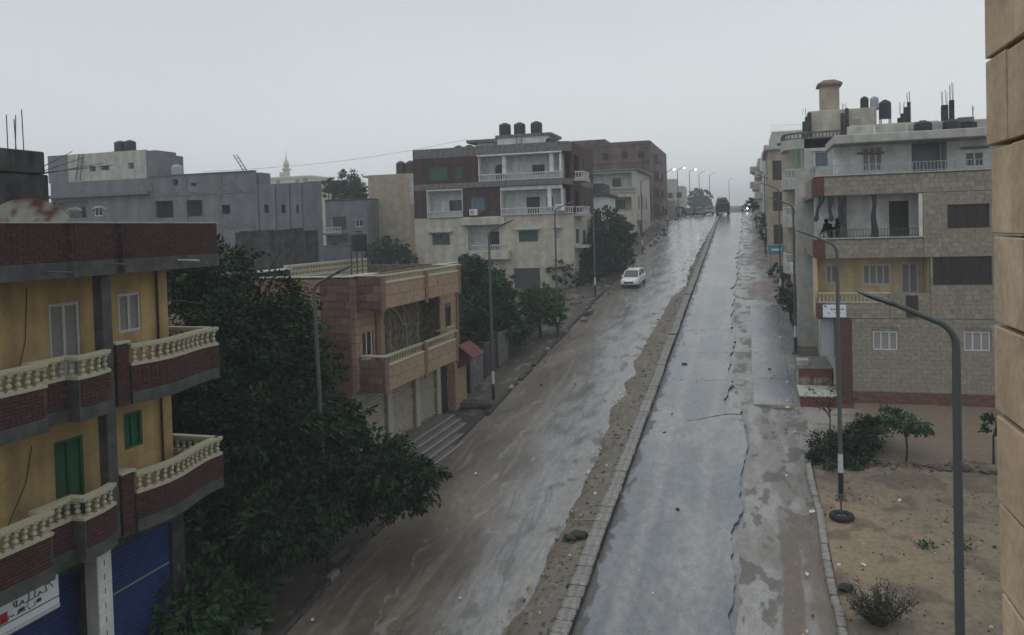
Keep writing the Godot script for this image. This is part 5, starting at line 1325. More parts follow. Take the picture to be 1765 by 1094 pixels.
# ---------------------------------------------------------------- right-hand side of the street
func stone_block() -> void:
	var b := -9.6
	var t := thing("stone_block", "grey stone-faced house with loggias, red brick corners and a barred roof terrace", "apartment house", Vector3(3.0, b, -43.0))
	var R := 11.0
	var GREY := [Color(0.325, 0.295, 0.235), Color(0.31, 0.282, 0.228), Color(0.335, 0.305, 0.25), Color(0.305, 0.28, 0.235), Color(0.32, 0.285, 0.222)]
	# ground floor
	var gf := [[2.88, -6.52, 1.14, 0.95, "shutter"], [6.95, -6.5, 1.14, 0.95, "shutter"]]
	panels(t, [[1.9, b, R - 1.9, 4.65, m.pale_mortar, gf]])
	courses(t, [Vector2(1.92, 0.0), Vector2(R, 0.0)], b + 1.0, -4.97, 0.23, 0.4, 0.03, GREY, m.stone_v, 0.01, gf.map(func(o): return [o[0] - 1.97, o[1] - 0.05, o[2] + 0.1, o[3] + 0.1]), "grey_stone", 300)
	slab(t, "plinth", m.pale_mortar, Vector3(1.9, b - 0.3, 0.0), Vector3(R, b + 0.98, 0.06))
	courses(t, [Vector2(1.9, 0.06), Vector2(R, 0.06)], b + 0.1, b + 0.98, 0.08, 0.25, 0.03, [Color(0.19, 0.095, 0.075), Color(0.165, 0.08, 0.064), Color(0.215, 0.112, 0.088)], m.brick_v)
	slab(t, "brick_pier", m.pale_mortar, Vector3(1.15, b, -0.6), Vector3(1.89, -4.97, 0.0))
	courses(t, [Vector2(1.15, 0.0), Vector2(1.89, 0.0)], b, -4.97, 0.08, 0.25, 0.04, [Color(0.155, 0.08, 0.066), Color(0.135, 0.07, 0.058)], m.brick_v)
	wall(t, "wall", m.dull_white, 12.0, 4.65, 0.3, [[0.5, 0.9, 1.1, 2.4, "dark"]], at(1.16, b, -12.7, -PI / 2))
	slab(t, "drain_panel", m.tank_grey, Vector3(0.5, -6.9, -0.9), Vector3(1.13, -4.97, -0.3), 0.02)
	# first floor: ochre loggia and stone wall
	var rb := [[0.35, -4.93, 5.15, 3.03]]
	var w1 := [5.65, -3.28, 2.55, 1.38, "lattice"]
	panels(t, [[5.52, -4.94, R - 5.52, 3.04, m.pale_mortar, [w1]]])
	courses(t, [Vector2(5.52, 0.0), Vector2(R, 0.0)], -4.93, -1.9, 0.23, 0.4, 0.03, GREY, m.stone_v, 0.01, [[0.1, -3.3, 2.6, 1.42]])
	recess(t, 0.36, -4.9, 5.12, 3.0, 1.5, m.pale_ochre, [[0.5, 1.65, 0.55, 0.95, "shutter"], [2.3, 1.55, 1.3, 1.05, "shutter"], [4.1, 1.1, 0.8, 1.55, "shutter"]])
	slab(t, "apron", m.pale_mortar, Vector3(0.3, -4.94, -0.2), Vector3(3.65, -4.16, 0.0))
	slab(t, "apron", m.pale_mortar, Vector3(3.66, -4.94, -0.2), Vector3(5.51, -3.68, 0.0))
	courses(t, [Vector2(0.72, 0.0), Vector2(3.65, 0.0)], -4.93, -4.16, 0.23, 0.4, 0.03, GREY, m.stone_v, 0.01)
	courses(t, [Vector2(3.66, 0.0), Vector2(5.51, 0.0)], -4.93, -3.68, 0.23, 0.4, 0.03, GREY, m.stone_v, 0.01, [[0.75, -5.0, 0.55, 1.2]])
	slab(t, "apron_grille", m.dark_wood, Vector3(4.42, -4.85, 0.005), Vector3(4.95, -3.8, 0.045))
	balustrade(t, [Vector2(0.35, -0.1), Vector2(3.7, -0.1)], -4.15, -3.62, 0.17, 0.06, m.cream_rail, 0.07, 0.09).material_override = m.pale_ochre
	# second floor
	var w2 := [6.32, -0.52, 1.8, 1.18, "lattice"]
	panels(t, [[5.25, -1.895, R - 5.25, 3.17, m.pale_mortar, [w2]]])
	courses(t, [Vector2(5.25, 0.0), Vector2(R, 0.0)], -1.89, 1.27, 0.23, 0.4, 0.03, GREY, m.stone_v, 0.01, [[1.04, -0.55, 1.86, 1.24]])
	recess(t, 0.36, -1.7, 4.86, 2.95, 1.6, m.white_plaster, [[3.6, 0.7, 0.92, 1.95, "dark"]], true)
	slab(t, "apron", m.pale_mortar, Vector3(0.3, -1.893, -0.2), Vector3(5.24, -0.92, 0.0))
	courses(t, [Vector2(0.72, 0.0), Vector2(5.24, 0.0)], -1.89, -0.93, 0.23, 0.4, 0.03, GREY, m.stone_v, 0.01)
	slab(t, "coping", m.dull_white, Vector3(0.22, -0.918, -0.26), Vector3(5.3, -0.86, 0.1), 0.01)
	slab(t, "column", m.near_concrete, Vector3(1.45, -0.85, -0.6), Vector3(1.8, 1.26, -0.3), 0.01)
	slab(t, "column", m.white_plaster, Vector3(5.06, -0.85, -0.28), Vector3(5.24, 1.26, -0.02), 0.01)
	railing(t, [Vector2(0.4, -0.08), Vector2(5.05, -0.08)], -0.86, 0.42, 0.14, m.steel)
	# third floor: stone band, open terrace
	slab(t, "apron", m.pale_mortar, Vector3(0.3, 1.285, -0.25), Vector3(R, 2.26, 0.0))
	courses(t, [Vector2(0.72, 0.0), Vector2(R, 0.0)], 1.29, 2.25, 0.23, 0.4, 0.03, GREY, m.stone_v, 0.01)
	slab(t, "coping", m.dull_white, Vector3(0.22, 2.265, -0.3), Vector3(R, 2.32, 0.1), 0.01)
	for q in [[-4.93, -4.16], [-1.89, -0.93], [1.29, 2.25]]: courses(t, [Vector2(0.3, 0.0), Vector2(0.71, 0.0)], q[0], q[1], 0.08, 0.25, 0.05, [Color(0.20, 0.085, 0.065), Color(0.17, 0.07, 0.055)], m.brick_v)
	for q in [[-4.93, -4.16], [-1.89, -0.93], [1.29, 2.25]]: courses(t, [Vector2(0.3, -2.0), Vector2(0.3, 0.0)], q[0], q[1], 0.08, 0.25, 0.04, [Color(0.17, 0.055, 0.045)], m.brick_v)
	for q in [[-4.93, -3.9], [-1.89, -0.93], [1.29, 2.25]]: slab(t, "side_apron", m.pale_mortar, Vector3(0.3, q[0], -7.0), Vector3(0.48, q[1], -0.27))
	railing(t, [Vector2(0.3, -3.0), Vector2(0.3, -0.1), Vector2(R - 0.2, -0.1)], 2.32, 0.5, 0.16, m.tank_grey)
	slab(t, "floor_slab", m.concrete, Vector3(0.49, 1.32, -12.5), Vector3(R, 1.6, -0.27))
	slab(t, "floor_slab", m.concrete, Vector3(0.5, -1.88, -12.5), Vector3(R, -1.72, -0.32))
	var up := [[1.4, 0.9, 0.95, 1.25, "shutter"], [6.1, 0.95, 0.85, 0.75, "whiteglass"]]
	wall(t, "wall", m.white_plaster, 3.7, 2.25, 0.2, [up[0]], at(1.3, 1.61, -1.3))
	slab(t, "recess_wall", m.tank_grey, Vector3(5.001, 1.61, -2.9), Vector3(6.6, 3.85, -2.7))
	slab(t, "recess_side", m.white_plaster, Vector3(4.8, 1.61, -2.69), Vector3(4.995, 3.85, -1.51))
	slab(t, "recess_side", m.white_plaster, Vector3(6.61, 1.61, -2.69), Vector3(6.8, 3.85, -1.51))
	wall(t, "wall", m.white_plaster, R - 6.61, 2.25, 0.2, [[0.8, 0.9, 0.85, 0.75, "whiteglass"]], at(6.61, 1.61, -1.3))
	wall(t, "wall", m.dull_white, 2.8, 2.25, 0.2, [], at(1.3, 1.61, -4.3, -PI / 2))
	slab(t, "window_hood", m.concrete, Vector3(2.45, 3.4, -1.29), Vector3(3.7, 3.5, -1.1))
	slab(t, "window_hood", m.concrete, Vector3(7.2, 3.4, -1.29), Vector3(8.4, 3.5, -1.1))
	slab(t, "roof", m.dull_white, Vector3(1.2, 3.87, -4.4), Vector3(R, 4.3, 0.15), 0.03)
	wall(t, "wall", m.dull_white, 10.0, 6.4, 0.3, [[3.0, 1.2, 1.5, 1.5, "dark"], [3.0, 4.3, 1.5, 1.5, "dark"]], at(1.2, -4.93, -12.6, -PI / 2))
	wall(t, "wall", m.dull_white, R, 13.0, 0.3, [], at(R, b, -12.75, PI))
	slab(t, "roof_parapet", m.dull_white, Vector3(2.3, 4.302, -4.2), Vector3(R, 5.15, -4.0), 0.02)
	for q in [3.6, 5.2]: slab(t, "parapet_pier", m.white_plaster, Vector3(q, 4.302, -3.998), Vector3(q + 0.12, 5.1, -3.94))
	tank("squat black tank on the stone house roof, beside the parapet pier", 8.9, 4.3, -46.2, 0.44, 0.85, m.tank_black)
	tank("squat black tank on the stone house roof below the concrete stubs", 10.25, 4.3, -46.2, 0.42, 0.85, m.tank_black)
	t = thing("column_stub", "pair of dark concrete column stubs with bare bars on the stone house roof", "column", Vector3(10.5, 4.3, -48.5))
	slab(t, "shaft", m.dark_concrete, Vector3(-0.2, 4.3, -0.3), Vector3(0.12, 6.2, 0.0), 0.02)
	slab(t, "shaft", m.dark_concrete, Vector3(0.2, 4.3, -0.3), Vector3(0.42, 6.45, 0.0), 0.02)
	rebar(t, -0.04, 6.15, -0.15, 0.95, 0.2)
	rebar(t, 0.31, 6.4, -0.15, 1.1, 0.14)
	t = thing("block_stack", "stack of dark blocks on the roof next to the peach wall", "blocks", Vector3(11.1, 4.3, -46.8))
	slab(t, "lower_block", m.dark_concrete, Vector3(-0.4, 4.3, -0.3), Vector3(0.45, 4.98, 0.2), 0.03)
	slab(t, "upper_block", m.concrete, Vector3(-0.45, 4.985, -0.35), Vector3(0.3, 5.25, 0.25), 0.03)
	rebar(t, 0.3, 5.0, -0.05, 1.0, 0.02)
	# sign board under the ochre balustrade
	t = thing("sign_board", "pale blue sign board with dark lettering under the ochre balustrade", "sign", Vector3(3.55, -4.9, -42.93))
	slab(t, "board", m.sign_white, Vector3(0.0, -4.88, 0.0), Vector3(1.1, -4.24, 0.05), 0.006)
	var g := G.new()
	for q in [[0.35, -4.5, 0.4], [0.8, -4.48, 0.22], [0.55, -4.66, 0.3], [0.2, -4.68, 0.12]]: g.mm(Vector3(q[0], q[1], 0.051), Vector3(q[0] + q[2], q[1] + 0.035, 0.054))
	for q in [[0.4, -4.46], [0.55, -4.45], [0.66, -4.54], [0.9, -4.44], [0.62, -4.62]]: g.mm(Vector3(q[0], q[1], 0.051), Vector3(q[0] + 0.03, q[1] + 0.06, 0.054))
	mk(t, "lettering", g, m.ink)
	slab(t, "emblem", m.sign_blue, Vector3(0.06, -4.36, 0.051), Vector3(0.18, -4.27, 0.055))
	# entrance platform with brick sides
	t = thing("entrance_platform", "white-topped red brick platform and brick steps at the foot of the stone house", "steps", Vector3(2.35, b, -42.0))
	slab(t, "platform", m.mortar, Vector3(0.0, b - 0.2, -2.6), Vector3(1.78, -8.78, 0.0))
	courses(t, [Vector2(0.0, 0.0), Vector2(2.5, 0.0)], b, -8.78, 0.085, 0.25, 0.03, [Color(0.23, 0.075, 0.055), Color(0.19, 0.06, 0.045)], m.brick_v)
	slab(t, "tile_top", m.dull_white, Vector3(-0.05, -8.777, -2.6), Vector3(1.78, -8.7, 0.07), 0.01)
	slab(t, "upper_platform", m.stucco_brown, Vector3(0.1, b, -6.5), Vector3(1.75, -7.85, -2.62), 0.02)
	courses(t, [Vector2(0.1, -2.62), Vector2(1.75, -2.62)], -8.25, -7.86, 0.085, 0.25, 0.03, [Color(0.21, 0.07, 0.05)], m.brick_v)
	slab(t, "upper_tile", m.concrete, Vector3(0.0, -7.848, -6.5), Vector3(1.78, -7.78, -2.55), 0.01)
	slab(t, "pier", m.dull_white, Vector3(0.05, b, -4.2), Vector3(0.65, -7.5, -3.4), 0.02)
	# cloth curtains tied up in the loggia, a chair, and two people
	for q in [[3.62, "dark curtain twisted and tied at the loggia corner", 0.35], [4.02, "dark curtain hanging knotted beside the corner of the loggia", 0.0], [4.5, "long dark curtain gathered behind the two people", 0.05], [6.05, "dark curtain gathered in the middle of the loggia", 0.0]]:
		t = thing("curtain", q[1], "curtain", Vector3(q[0], 0.0 - 0.85, -43.15), 0.0, "tied curtains in the loggia")
		g = G.new()
		var top := 1.25
		var low := 0.0 if q[0] < 5.0 else -0.85
		var pp := []
		var rr := []
		for i in 9:
			var s := i / 8.0
			pp.append(Vector3(-q[2] * s + 0.03 * sin(s * 9.0), lerpf(top, low, s), 0.03 * cos(s * 7.0)))
			rr.append([0.16, 0.14, 0.12, 0.09, 0.08, 0.07, 0.09, 0.13, 0.08][i] if q[0] < 5.0 else [0.12, 0.1, 0.09, 0.1, 0.12, 0.13, 0.15, 0.18, 0.2][i])
		g.tube(pp, rr, 9)
		mk(t, "cloth", g, m.cloth_dark)
		g = G.new()
		g.lathe([Vector2(0.09, 0.0), Vector2(0.11, 0.03), Vector2(0.09, 0.06)], 9, pp[5] - Vector3(0, 0.03, 0))
		mk(t, "tie", g, m.black_paint)
	t = thing("plastic_chair", "black plastic chair standing in the loggia corner", "chair", Vector3(4.0, -1.0, -43.55), 0.6)
	slab(t, "seat", m.black_paint, Vector3(-0.22, -0.58, -0.22), Vector3(0.22, -0.54, 0.22), 0.01)
	slab(t, "backrest", m.black_paint, Vector3(-0.22, -0.5, -0.24), Vector3(0.22, -0.12, -0.2), 0.01)
	for i in 4: slab(t, "leg", m.black_paint, Vector3(-0.21 + 0.38 * (i & 1), -1.0, -0.23 + 0.4 * (i >> 1)), Vector3(-0.17 + 0.38 * (i & 1), -0.58, -0.19 + 0.4 * (i >> 1)))
func right_row() -> void:
	# cream house behind the stone house, with rounded balconies and a tall square chimney
	var b := -8.6
	var t := thing("chimney_house", "cream house with a square capped chimney, rounded street balconies and a dark roof rail", "apartment house", Vector3(4.05, b, -62.0))
	var W := 9.0
	wall(t, "wall", m.dull_white, W, 14.7, 0.3, [[0.75, 12.6, 1.15, 1.0, "blueglass"], [0.9, 9.3, 1.15, 1.0, "dark"]], at(0, b, 0))
	slab(t, "window_frame", m.white_paint, Vector3(0.62, 3.86, 0.004), Vector3(0.745, 5.15, 0.08))
	slab(t, "window_frame", m.white_paint, Vector3(1.905, 3.86, 0.004), Vector3(2.03, 5.15, 0.08))
	slab(t, "window_hood", m.white_paint, Vector3(0.5, 5.16, 0.004), Vector3(2.15, 5.25, 0.2))
	wall(t, "wall", m.cream_plaster, 13.0, 14.7, 0.3, [[9.8, 9.0, 0.9, 2.1, "mint"], [9.8, 5.9, 0.9, 2.1, "mint"], [9.8, 2.6, 0.9, 2.1, "mint"], [4.0, 9.0, 1.2, 2.1, "dark"], [4.0, 5.9, 1.2, 2.1, "dark"], [4.0, 12.2, 1.2, 1.6, "dark"]], at(0, b, -13.3, -PI / 2))
	wall(t, "wall", m.dull_white, W, 14.7, 0.3, [], at(W, b, -13.3, PI))
	slab(t, "roof", m.concrete, Vector3(0.31, 5.9, -13.0), Vector3(W, 6.09, -0.31))
	# rounded balconies towards the street
	for q in [[3.0, 0.5], [0.2, 0.5], [-3.3, 0.6]]:
		var path := [Vector2(-0.02, -4.6), Vector2(-1.25, -4.4), Vector2(-1.4, -3.8), Vector2(-1.4, -1.6), Vector2(-1.3, -0.9), Vector2(-1.0, -0.5), Vector2(-0.5, -0.3), Vector2(-0.02, -0.25)]
		path.reverse()
		var rp := path.duplicate(); rp.reverse()
		balustrade(t, rp, q[0] + 0.25, q[0] + 0.95, 0.2, 0.05, m.white_paint, 0.07, 0.07)
		var g := G.new()
		g.strip(rp, -0.08, 0.12, q[0] - 0.55, q[0] + 0.24)
		mk(t, "balcony_apron", g, m.dull_white)
		slab(t, "balcony_floor", m.concrete, Vector3(-1.25, q[0] - 0.2, -4.4), Vector3(-0.01, q[0], -0.65))
	for y in [3.96, 1.16, -2.3]: slab(t, "balcony_panel", m.cream_plaster, Vector3(-1.15, y, -2.5), Vector3(-0.35, y + (1.75 if y > 1.0 else 1.9), -2.35))
	for y in [3.96, 1.16, -2.3]: slab(t, "balcony_shutter", m.mint_paint, Vector3(-0.34, y, -2.5), Vector3(-0.12, y + 1.75, -2.36))
	# roof rail
	var top := [Vector2(-1.4, -4.5), Vector2(-1.4, -1.6), Vector2(-1.25, -0.8), Vector2(-0.8, -0.35), Vector2(0.0, -0.1), Vector2(2.6, -0.1)]
	balustrade(t, top, 6.12, 6.62, 0.22, 0.05, m.concrete, 0.09, 0.08)
	var gg := G.new()
	gg.strip(top, -0.1, 0.5, 5.4, 6.11)
	mk(t, "roof_edge", gg, m.dull_white)
	# roof rooms, chimney and stubs
	slab(t, "roof_room", m.cream_plaster, Vector3(0.45, 6.1, -6.0), Vector3(5.2, 8.35, -2.0), 0.02)
	slab(t, "roof_room_window", m.grey_shutter, Vector3(3.6, 7.0, -1.998), Vector3(4.15, 7.55, -1.95))
	var ch := slab(t, "chimney", m.beige_wall, Vector3(1.5, 8.36, -5.0), Vector3(2.85, 10.45, -3.7), 0.01)
	var gc := G.new()
	gc.mm(Vector3(1.28, 10.452, -5.22), Vector3(3.07, 10.62, -3.48), 0.02)
	var pk := [Vector3(1.28, 10.62, -3.48), Vector3(3.07, 10.62, -3.48), Vector3(3.07, 10.62, -5.22), Vector3(1.28, 10.62, -5.22)]
	var pt := [Vector3(1.8, 10.95, -4.0), Vector3(2.55, 10.95, -4.0), Vector3(2.55, 10.95, -4.7), Vector3(1.8, 10.95, -4.7)]
	for i in 4: gc.quad(pk[i], pk[(i + 1) % 4], pt[(i + 1) % 4], pt[i])
	gc.quad(pt[0], pt[1], pt[2], pt[3])
	var cap := mk(ch, "chimney_cap", gc, m.purple_stone)
	cap.position.y = 0.0
	for q in [[0.0, 7.55], [0.22, 7.9], [0.4, 8.2], [2.7, 8.0], [3.0, 8.35]]:
		slab(t, "column_stub", m.dark_concrete, Vector3(q[0], 6.1, -1.8), Vector3(q[0] + 0.24, q[1], -1.5), 0.02)
	rebar(t, 0.15, 8.1, -1.65, 0.45, 0.2)
	rebar(t, 2.95, 8.2, -1.65, 0.6, 0.2)
	slab(t, "roof_wall", m.dull_white, Vector3(3.2, 6.1, -0.5), Vector3(W, 6.9, -0.3), 0.02)
	tank("tall black tank on legs on the roof room beside the grey tank", 8.7, 8.36, -66.0, 0.3, 0.95, m.tank_black, 0.15)
	tank("pale grey tank on legs on the roof room", 9.4, 8.36, -66.0, 0.3, 0.9, m.tank_grey, 0.15)
	tank("large black tank on a tall stand beside the roof room", 9.75, 6.1, -63.5, 0.42, 1.3, m.tank_black, 1.35)
	t = thing("column_cluster", "stepped cluster of dark concrete columns with bare bars beside the large tank", "columns", Vector3(10.6, 6.1, -63.6))
	for q in [[0.0, 7.4], [0.2, 7.7], [0.42, 8.15], [0.66, 8.5]]: slab(t, "shaft", m.dark_concrete, Vector3(q[0], 6.1, -0.2), Vector3(q[0] + 0.21, q[1], 0.05), 0.01)
	rebar(t, 0.3, 7.7, -0.1, 1.0, 0.25)
	rebar(t, 0.75, 8.45, -0.1, 0.9, 0.15)
	# lower wing with a small balcony
	t = thing("low_wing", "low cream wing with a white balustrade balcony between the stone and chimney houses", "house", Vector3(3.6, -8.3, -57.5))
	slab(t, "wall", m.stucco_brown, Vector3(0.1, -8.3, -4.0), Vector3(3.5, -4.3, 0.0), 0.02)
	slab(t, "balcony_apron", m.beige_wall, Vector3(-0.7, -4.29, -3.5), Vector3(0.9, -3.55, 0.3), 0.02)
	balustrade(t, [Vector2(-0.65, -3.4), Vector2(-0.65, 0.22), Vector2(0.85, 0.22)], -3.54, -2.95, 0.2, 0.06, m.white_paint, 0.08, 0.09)
	slab(t, "wall", m.dull_white, Vector3(0.95, -4.29, -4.0), Vector3(3.5, -0.3, -0.6), 0.02)
	slab(t, "stair_rail", m.dull_white, Vector3(0.95, -2.9, -0.58), Vector3(1.1, -2.2, 0.2), 0.02)
	# next houses up the street
	t = thing("tan_corner_house", "dull tan house with brown balcony recesses beyond the chimney house", "house", Vector3(2.1, -5.6, -86.0))
	shell(t, m.beige_wall, 9.0, -5.6, 13.1, 14.0, {"front": [[0.4, 10.0, 0.9, 2.0, "dark"], [0.4, 6.8, 0.9, 2.0, "dark"], [0.4, 3.4, 0.9, 2.0, "dark"]], "left": [[2.0, 10.0, 2.4, 2.0], [2.0, 6.8, 2.4, 2.0], [8.0, 10.0, 2.4, 2.0], [8.0, 6.8, 2.4, 2.0]]}, [-1.5, 1.8, 5.0, 7.4])
	slab(t, "roof_slab", m.dull_white, Vector3(-0.4, 7.51, -14.2), Vector3(9.0, 7.85, 0.3), 0.03)
	t = thing("roof_house", "pale house whose railed roof terrace rises behind the chimney house", "house", Vector3(2.9, -4.0, -101.0))
	shell(t, m.dull_white, 9.0, -4.0, 15.0, 12.0, {"front": [[0.6, 12.0, 0.9, 1.6, "dark"]]}, [10.8])
	railing(t, [Vector2(-0.1, 0.05), Vector2(6.0, 0.05)], 11.0, 0.75, 0.2, m.white_metal)
	slab(t, "balcony_box", m.dull_white, Vector3(-0.9, 8.6, -3.0), Vector3(-0.01, 9.5, -0.4), 0.03)
	for i in 3:
		t = thing("hazy_block", ["hazy pale apartment block, first of three beyond the tan corner house", "hazy pale apartment block, second of three up the street", "hazy pale apartment block, farthest of three up the street"][i], "apartment block", Vector3(2.0 - 0.3 * i, gy(115.0 + 22 * i) - 0.5, -115.0 - 22.0 * i), 0.0, "hazy blocks up the right side")
		var yb := gy(115.0 + 22 * i) - 0.5
		var oo := []
		for y in [2.5, 5.6, 8.7, 11.4]:
			for x in [1.5, 5.0, 9.0, 13.0]: oo.append([x, y, 1.3, 1.4])
		shell(t, m.white_plaster if i % 2 == 0 else m.beige_wall, 9.0, yb, [12.4, 11.0, 9.0][i], 17.0, {"left": oo.filter(func(o): return o[1] < [11.0, 9.0, 7.0][i]), "front": oo.filter(func(o): return o[0] < 6.0 and o[1] < [11.0, 9.0, 7.0][i])}, [yb + 3.0, yb + 6.2, yb + [12.0, 10.6, 8.6][i]])
		for y in [2.9, 6.0, 9.0]: slab(t, "balcony", m.dull_white, Vector3(-0.9, yb + y, -12.0), Vector3(-0.01, yb + y + 0.9, -3.0), 0.03)
	t = thing("road_sign", "small blue road sign on two posts beside the right-hand lamps", "sign", Vector3(2.6, gy(82.0), -82.0), 0.25)
	for k in [-0.55, 0.55]: slab(t, "post", m.steel, Vector3(k - 0.03, oy - 0.1, -0.03), Vector3(k + 0.03, oy + 2.9, 0.03))
	slab(t, "board", m.sign_blue, Vector3(-0.8, oy + 2.2, 0.031), Vector3(0.8, oy + 3.1, 0.07), 0.01)
	slab(t, "lettering", m.sign_white, Vector3(-0.5, oy + 2.55, 0.071), Vector3(0.5, oy + 2.75, 0.076))
	# the observer's own building: slabs of peach stone hung on a block
	t = thing("peach_stone_building", "near building corner faced with large peach and tan stone slabs", "building", Vector3(1.35, -12.5, -4.3))
	slab(t, "wall", m.peach_stone_3, Vector3(0.03, -12.5, -0.15), Vector3(9.0, 5.0, 14.0))
	var ys := []
	var yy := -2.34 - 0.45 * 4
	while yy < 4.5:
		ys.append(yy)
		yy += 0.45
	for i in ys.size():
		var z: float = -0.29 - 0.05 * ys[i] - rng.randf_range(0.0, 0.03)
		var k := 0
		while z < 3.6:
			var ln := rng.randf_range(0.28, 0.62) if k else rng.randf_range(0.3, 0.5)
			var o := G.new()
			var x0 := -0.15 - rng.randf_range(0.0, 0.012)
			o.mm(Vector3(x0, ys[i] + 0.006, z), Vector3(0.028, ys[i] + 0.434 + rng.randf_range(-0.005, 0.005), z + ln - 0.002), 0.005)
			mk(t, "stone_slab", o, m["peach_stone_%d" % (rng.randi() % 6)])
			z += ln
			k += 1

# ---------------------------------------------------------------- plants
func leaves(g: G, c: Vector3, r: Vector3, count: int, size: float, cols: Array, droop := 0.5, clump := 0.4, per := 26) -> void:
	# leaf clumps spread through an ellipsoid, denser towards its skin; each leaf a folded blade of two faces
	var nc := maxi(1, int(count / float(per)))
	for i in nc:
		var d := Vector3(rng.randfn(), rng.randfn(), rng.randfn()).normalized()
		var cc := c + d * r * pow(rng.randf(), 0.4) * rng.randf_range(0.85, 1.12)
		var base: Color = cols[rng.randi() % cols.size()]
		var out := (d + Vector3(0, 0.2 - droop, 0)).normalized()
		for k in per:
			var p := cc + Vector3(rng.randfn(), rng.randfn() * 0.7, rng.randfn()) * clump * 0.5
			var a := (out + Vector3(rng.randf_range(-0.9, 0.9), rng.randf_range(-0.9, 0.6), rng.randf_range(-0.9, 0.9))).normalized()
			var s := a.cross(Vector3(rng.randfn(), 1.2, rng.randfn())).normalized()
			var l := size * rng.randf_range(0.6, 1.25)
			var w := s * l * 0.24
			var tip := p + a * l
			var mid := p + a * l * 0.45 - Vector3(0, l * 0.06, 0)
			var q := rng.randf_range(0.7, 1.35)
			g.col = Color(base.r * q, base.g * q, base.b * q)
			g.tri(p, mid + w, tip)
			g.tri(p, tip, mid - w)
func limbs(g: G, base: Vector3, fork: Vector3, r: float, tips: Array) -> void:
	var mid := base.lerp(fork, 0.5) + Vector3(rng.randf_range(-0.12, 0.12), 0, rng.randf_range(-0.12, 0.12))
	g.tube([base - Vector3(0, 0.2, 0), base + Vector3(0, 0.15, 0), mid, fork], [r * 1.5, r * 1.15, r, r * 0.85], 9)
	for e in tips:
		var b: Vector3 = fork.lerp(e, 0.5) + Vector3(rng.randf_range(-0.3, 0.3), rng.randf_range(0.1, 0.5), rng.randf_range(-0.3, 0.3))
		g.tube([fork - (e - fork).normalized() * 0.1, fork.lerp(b, 0.6), b, e], [r * 0.62, r * 0.5, r * 0.36, r * 0.12], 7)
		for k in 3:
			var o := b.lerp(e, rng.randf_range(0.0, 0.7))
			var v: Vector3 = Vector3(rng.randfn(), rng.randf_range(-0.2, 0.8), rng.randfn()).normalized() * (e - fork).length() * 0.4
			g.tube([o, o + v * 0.5 + Vector3(0, 0.1, 0), o + v], [r * 0.22, r * 0.15, r * 0.05], 5)
func tree(s: String, label: String, cat: String, base: Vector3, fork_h: float, r: float, blobs: Array, dens: float, size: float, cols: Array, droop := 0.5, group := "") -> void:
	# blobs: [x, y, z, horizontal radius, vertical radius] in world space
	var t := thing(s, label, cat, base, 0.0, group)
	var g := G.new()
	limbs(g, Vector3.ZERO, Vector3(0, fork_h, 0), r, blobs.map(func(q): return Vector3(q[0], q[1], q[2]) - base))
	mk(t, "trunk", g, m.bark, at(0, oy, 0))
	g = G.new()
	for q in blobs:
		var vol: float = q[3] * q[3] * q[4]
		leaves(g, Vector3(q[0], q[1], q[2]) - base, Vector3(q[3], q[4], q[3]), int(dens * pow(vol, 0.8)), size, cols, droop, 0.14 + 0.1 * q[3])
	mk(t, "crown", g, m.leaf, at(0, oy, 0))
const DARKLEAF := [Color(0.012, 0.028, 0.015), Color(0.018, 0.042, 0.02), Color(0.010, 0.02, 0.012), Color(0.03, 0.06, 0.026), Color(0.022, 0.034, 0.018)]
const MIDLEAF := [Color(0.024, 0.056, 0.03), Color(0.034, 0.074, 0.036), Color(0.02, 0.044, 0.026)]
const BRIGHT := [Color(0.034, 0.08, 0.03), Color(0.045, 0.1, 0.036), Color(0.026, 0.058, 0.024)]
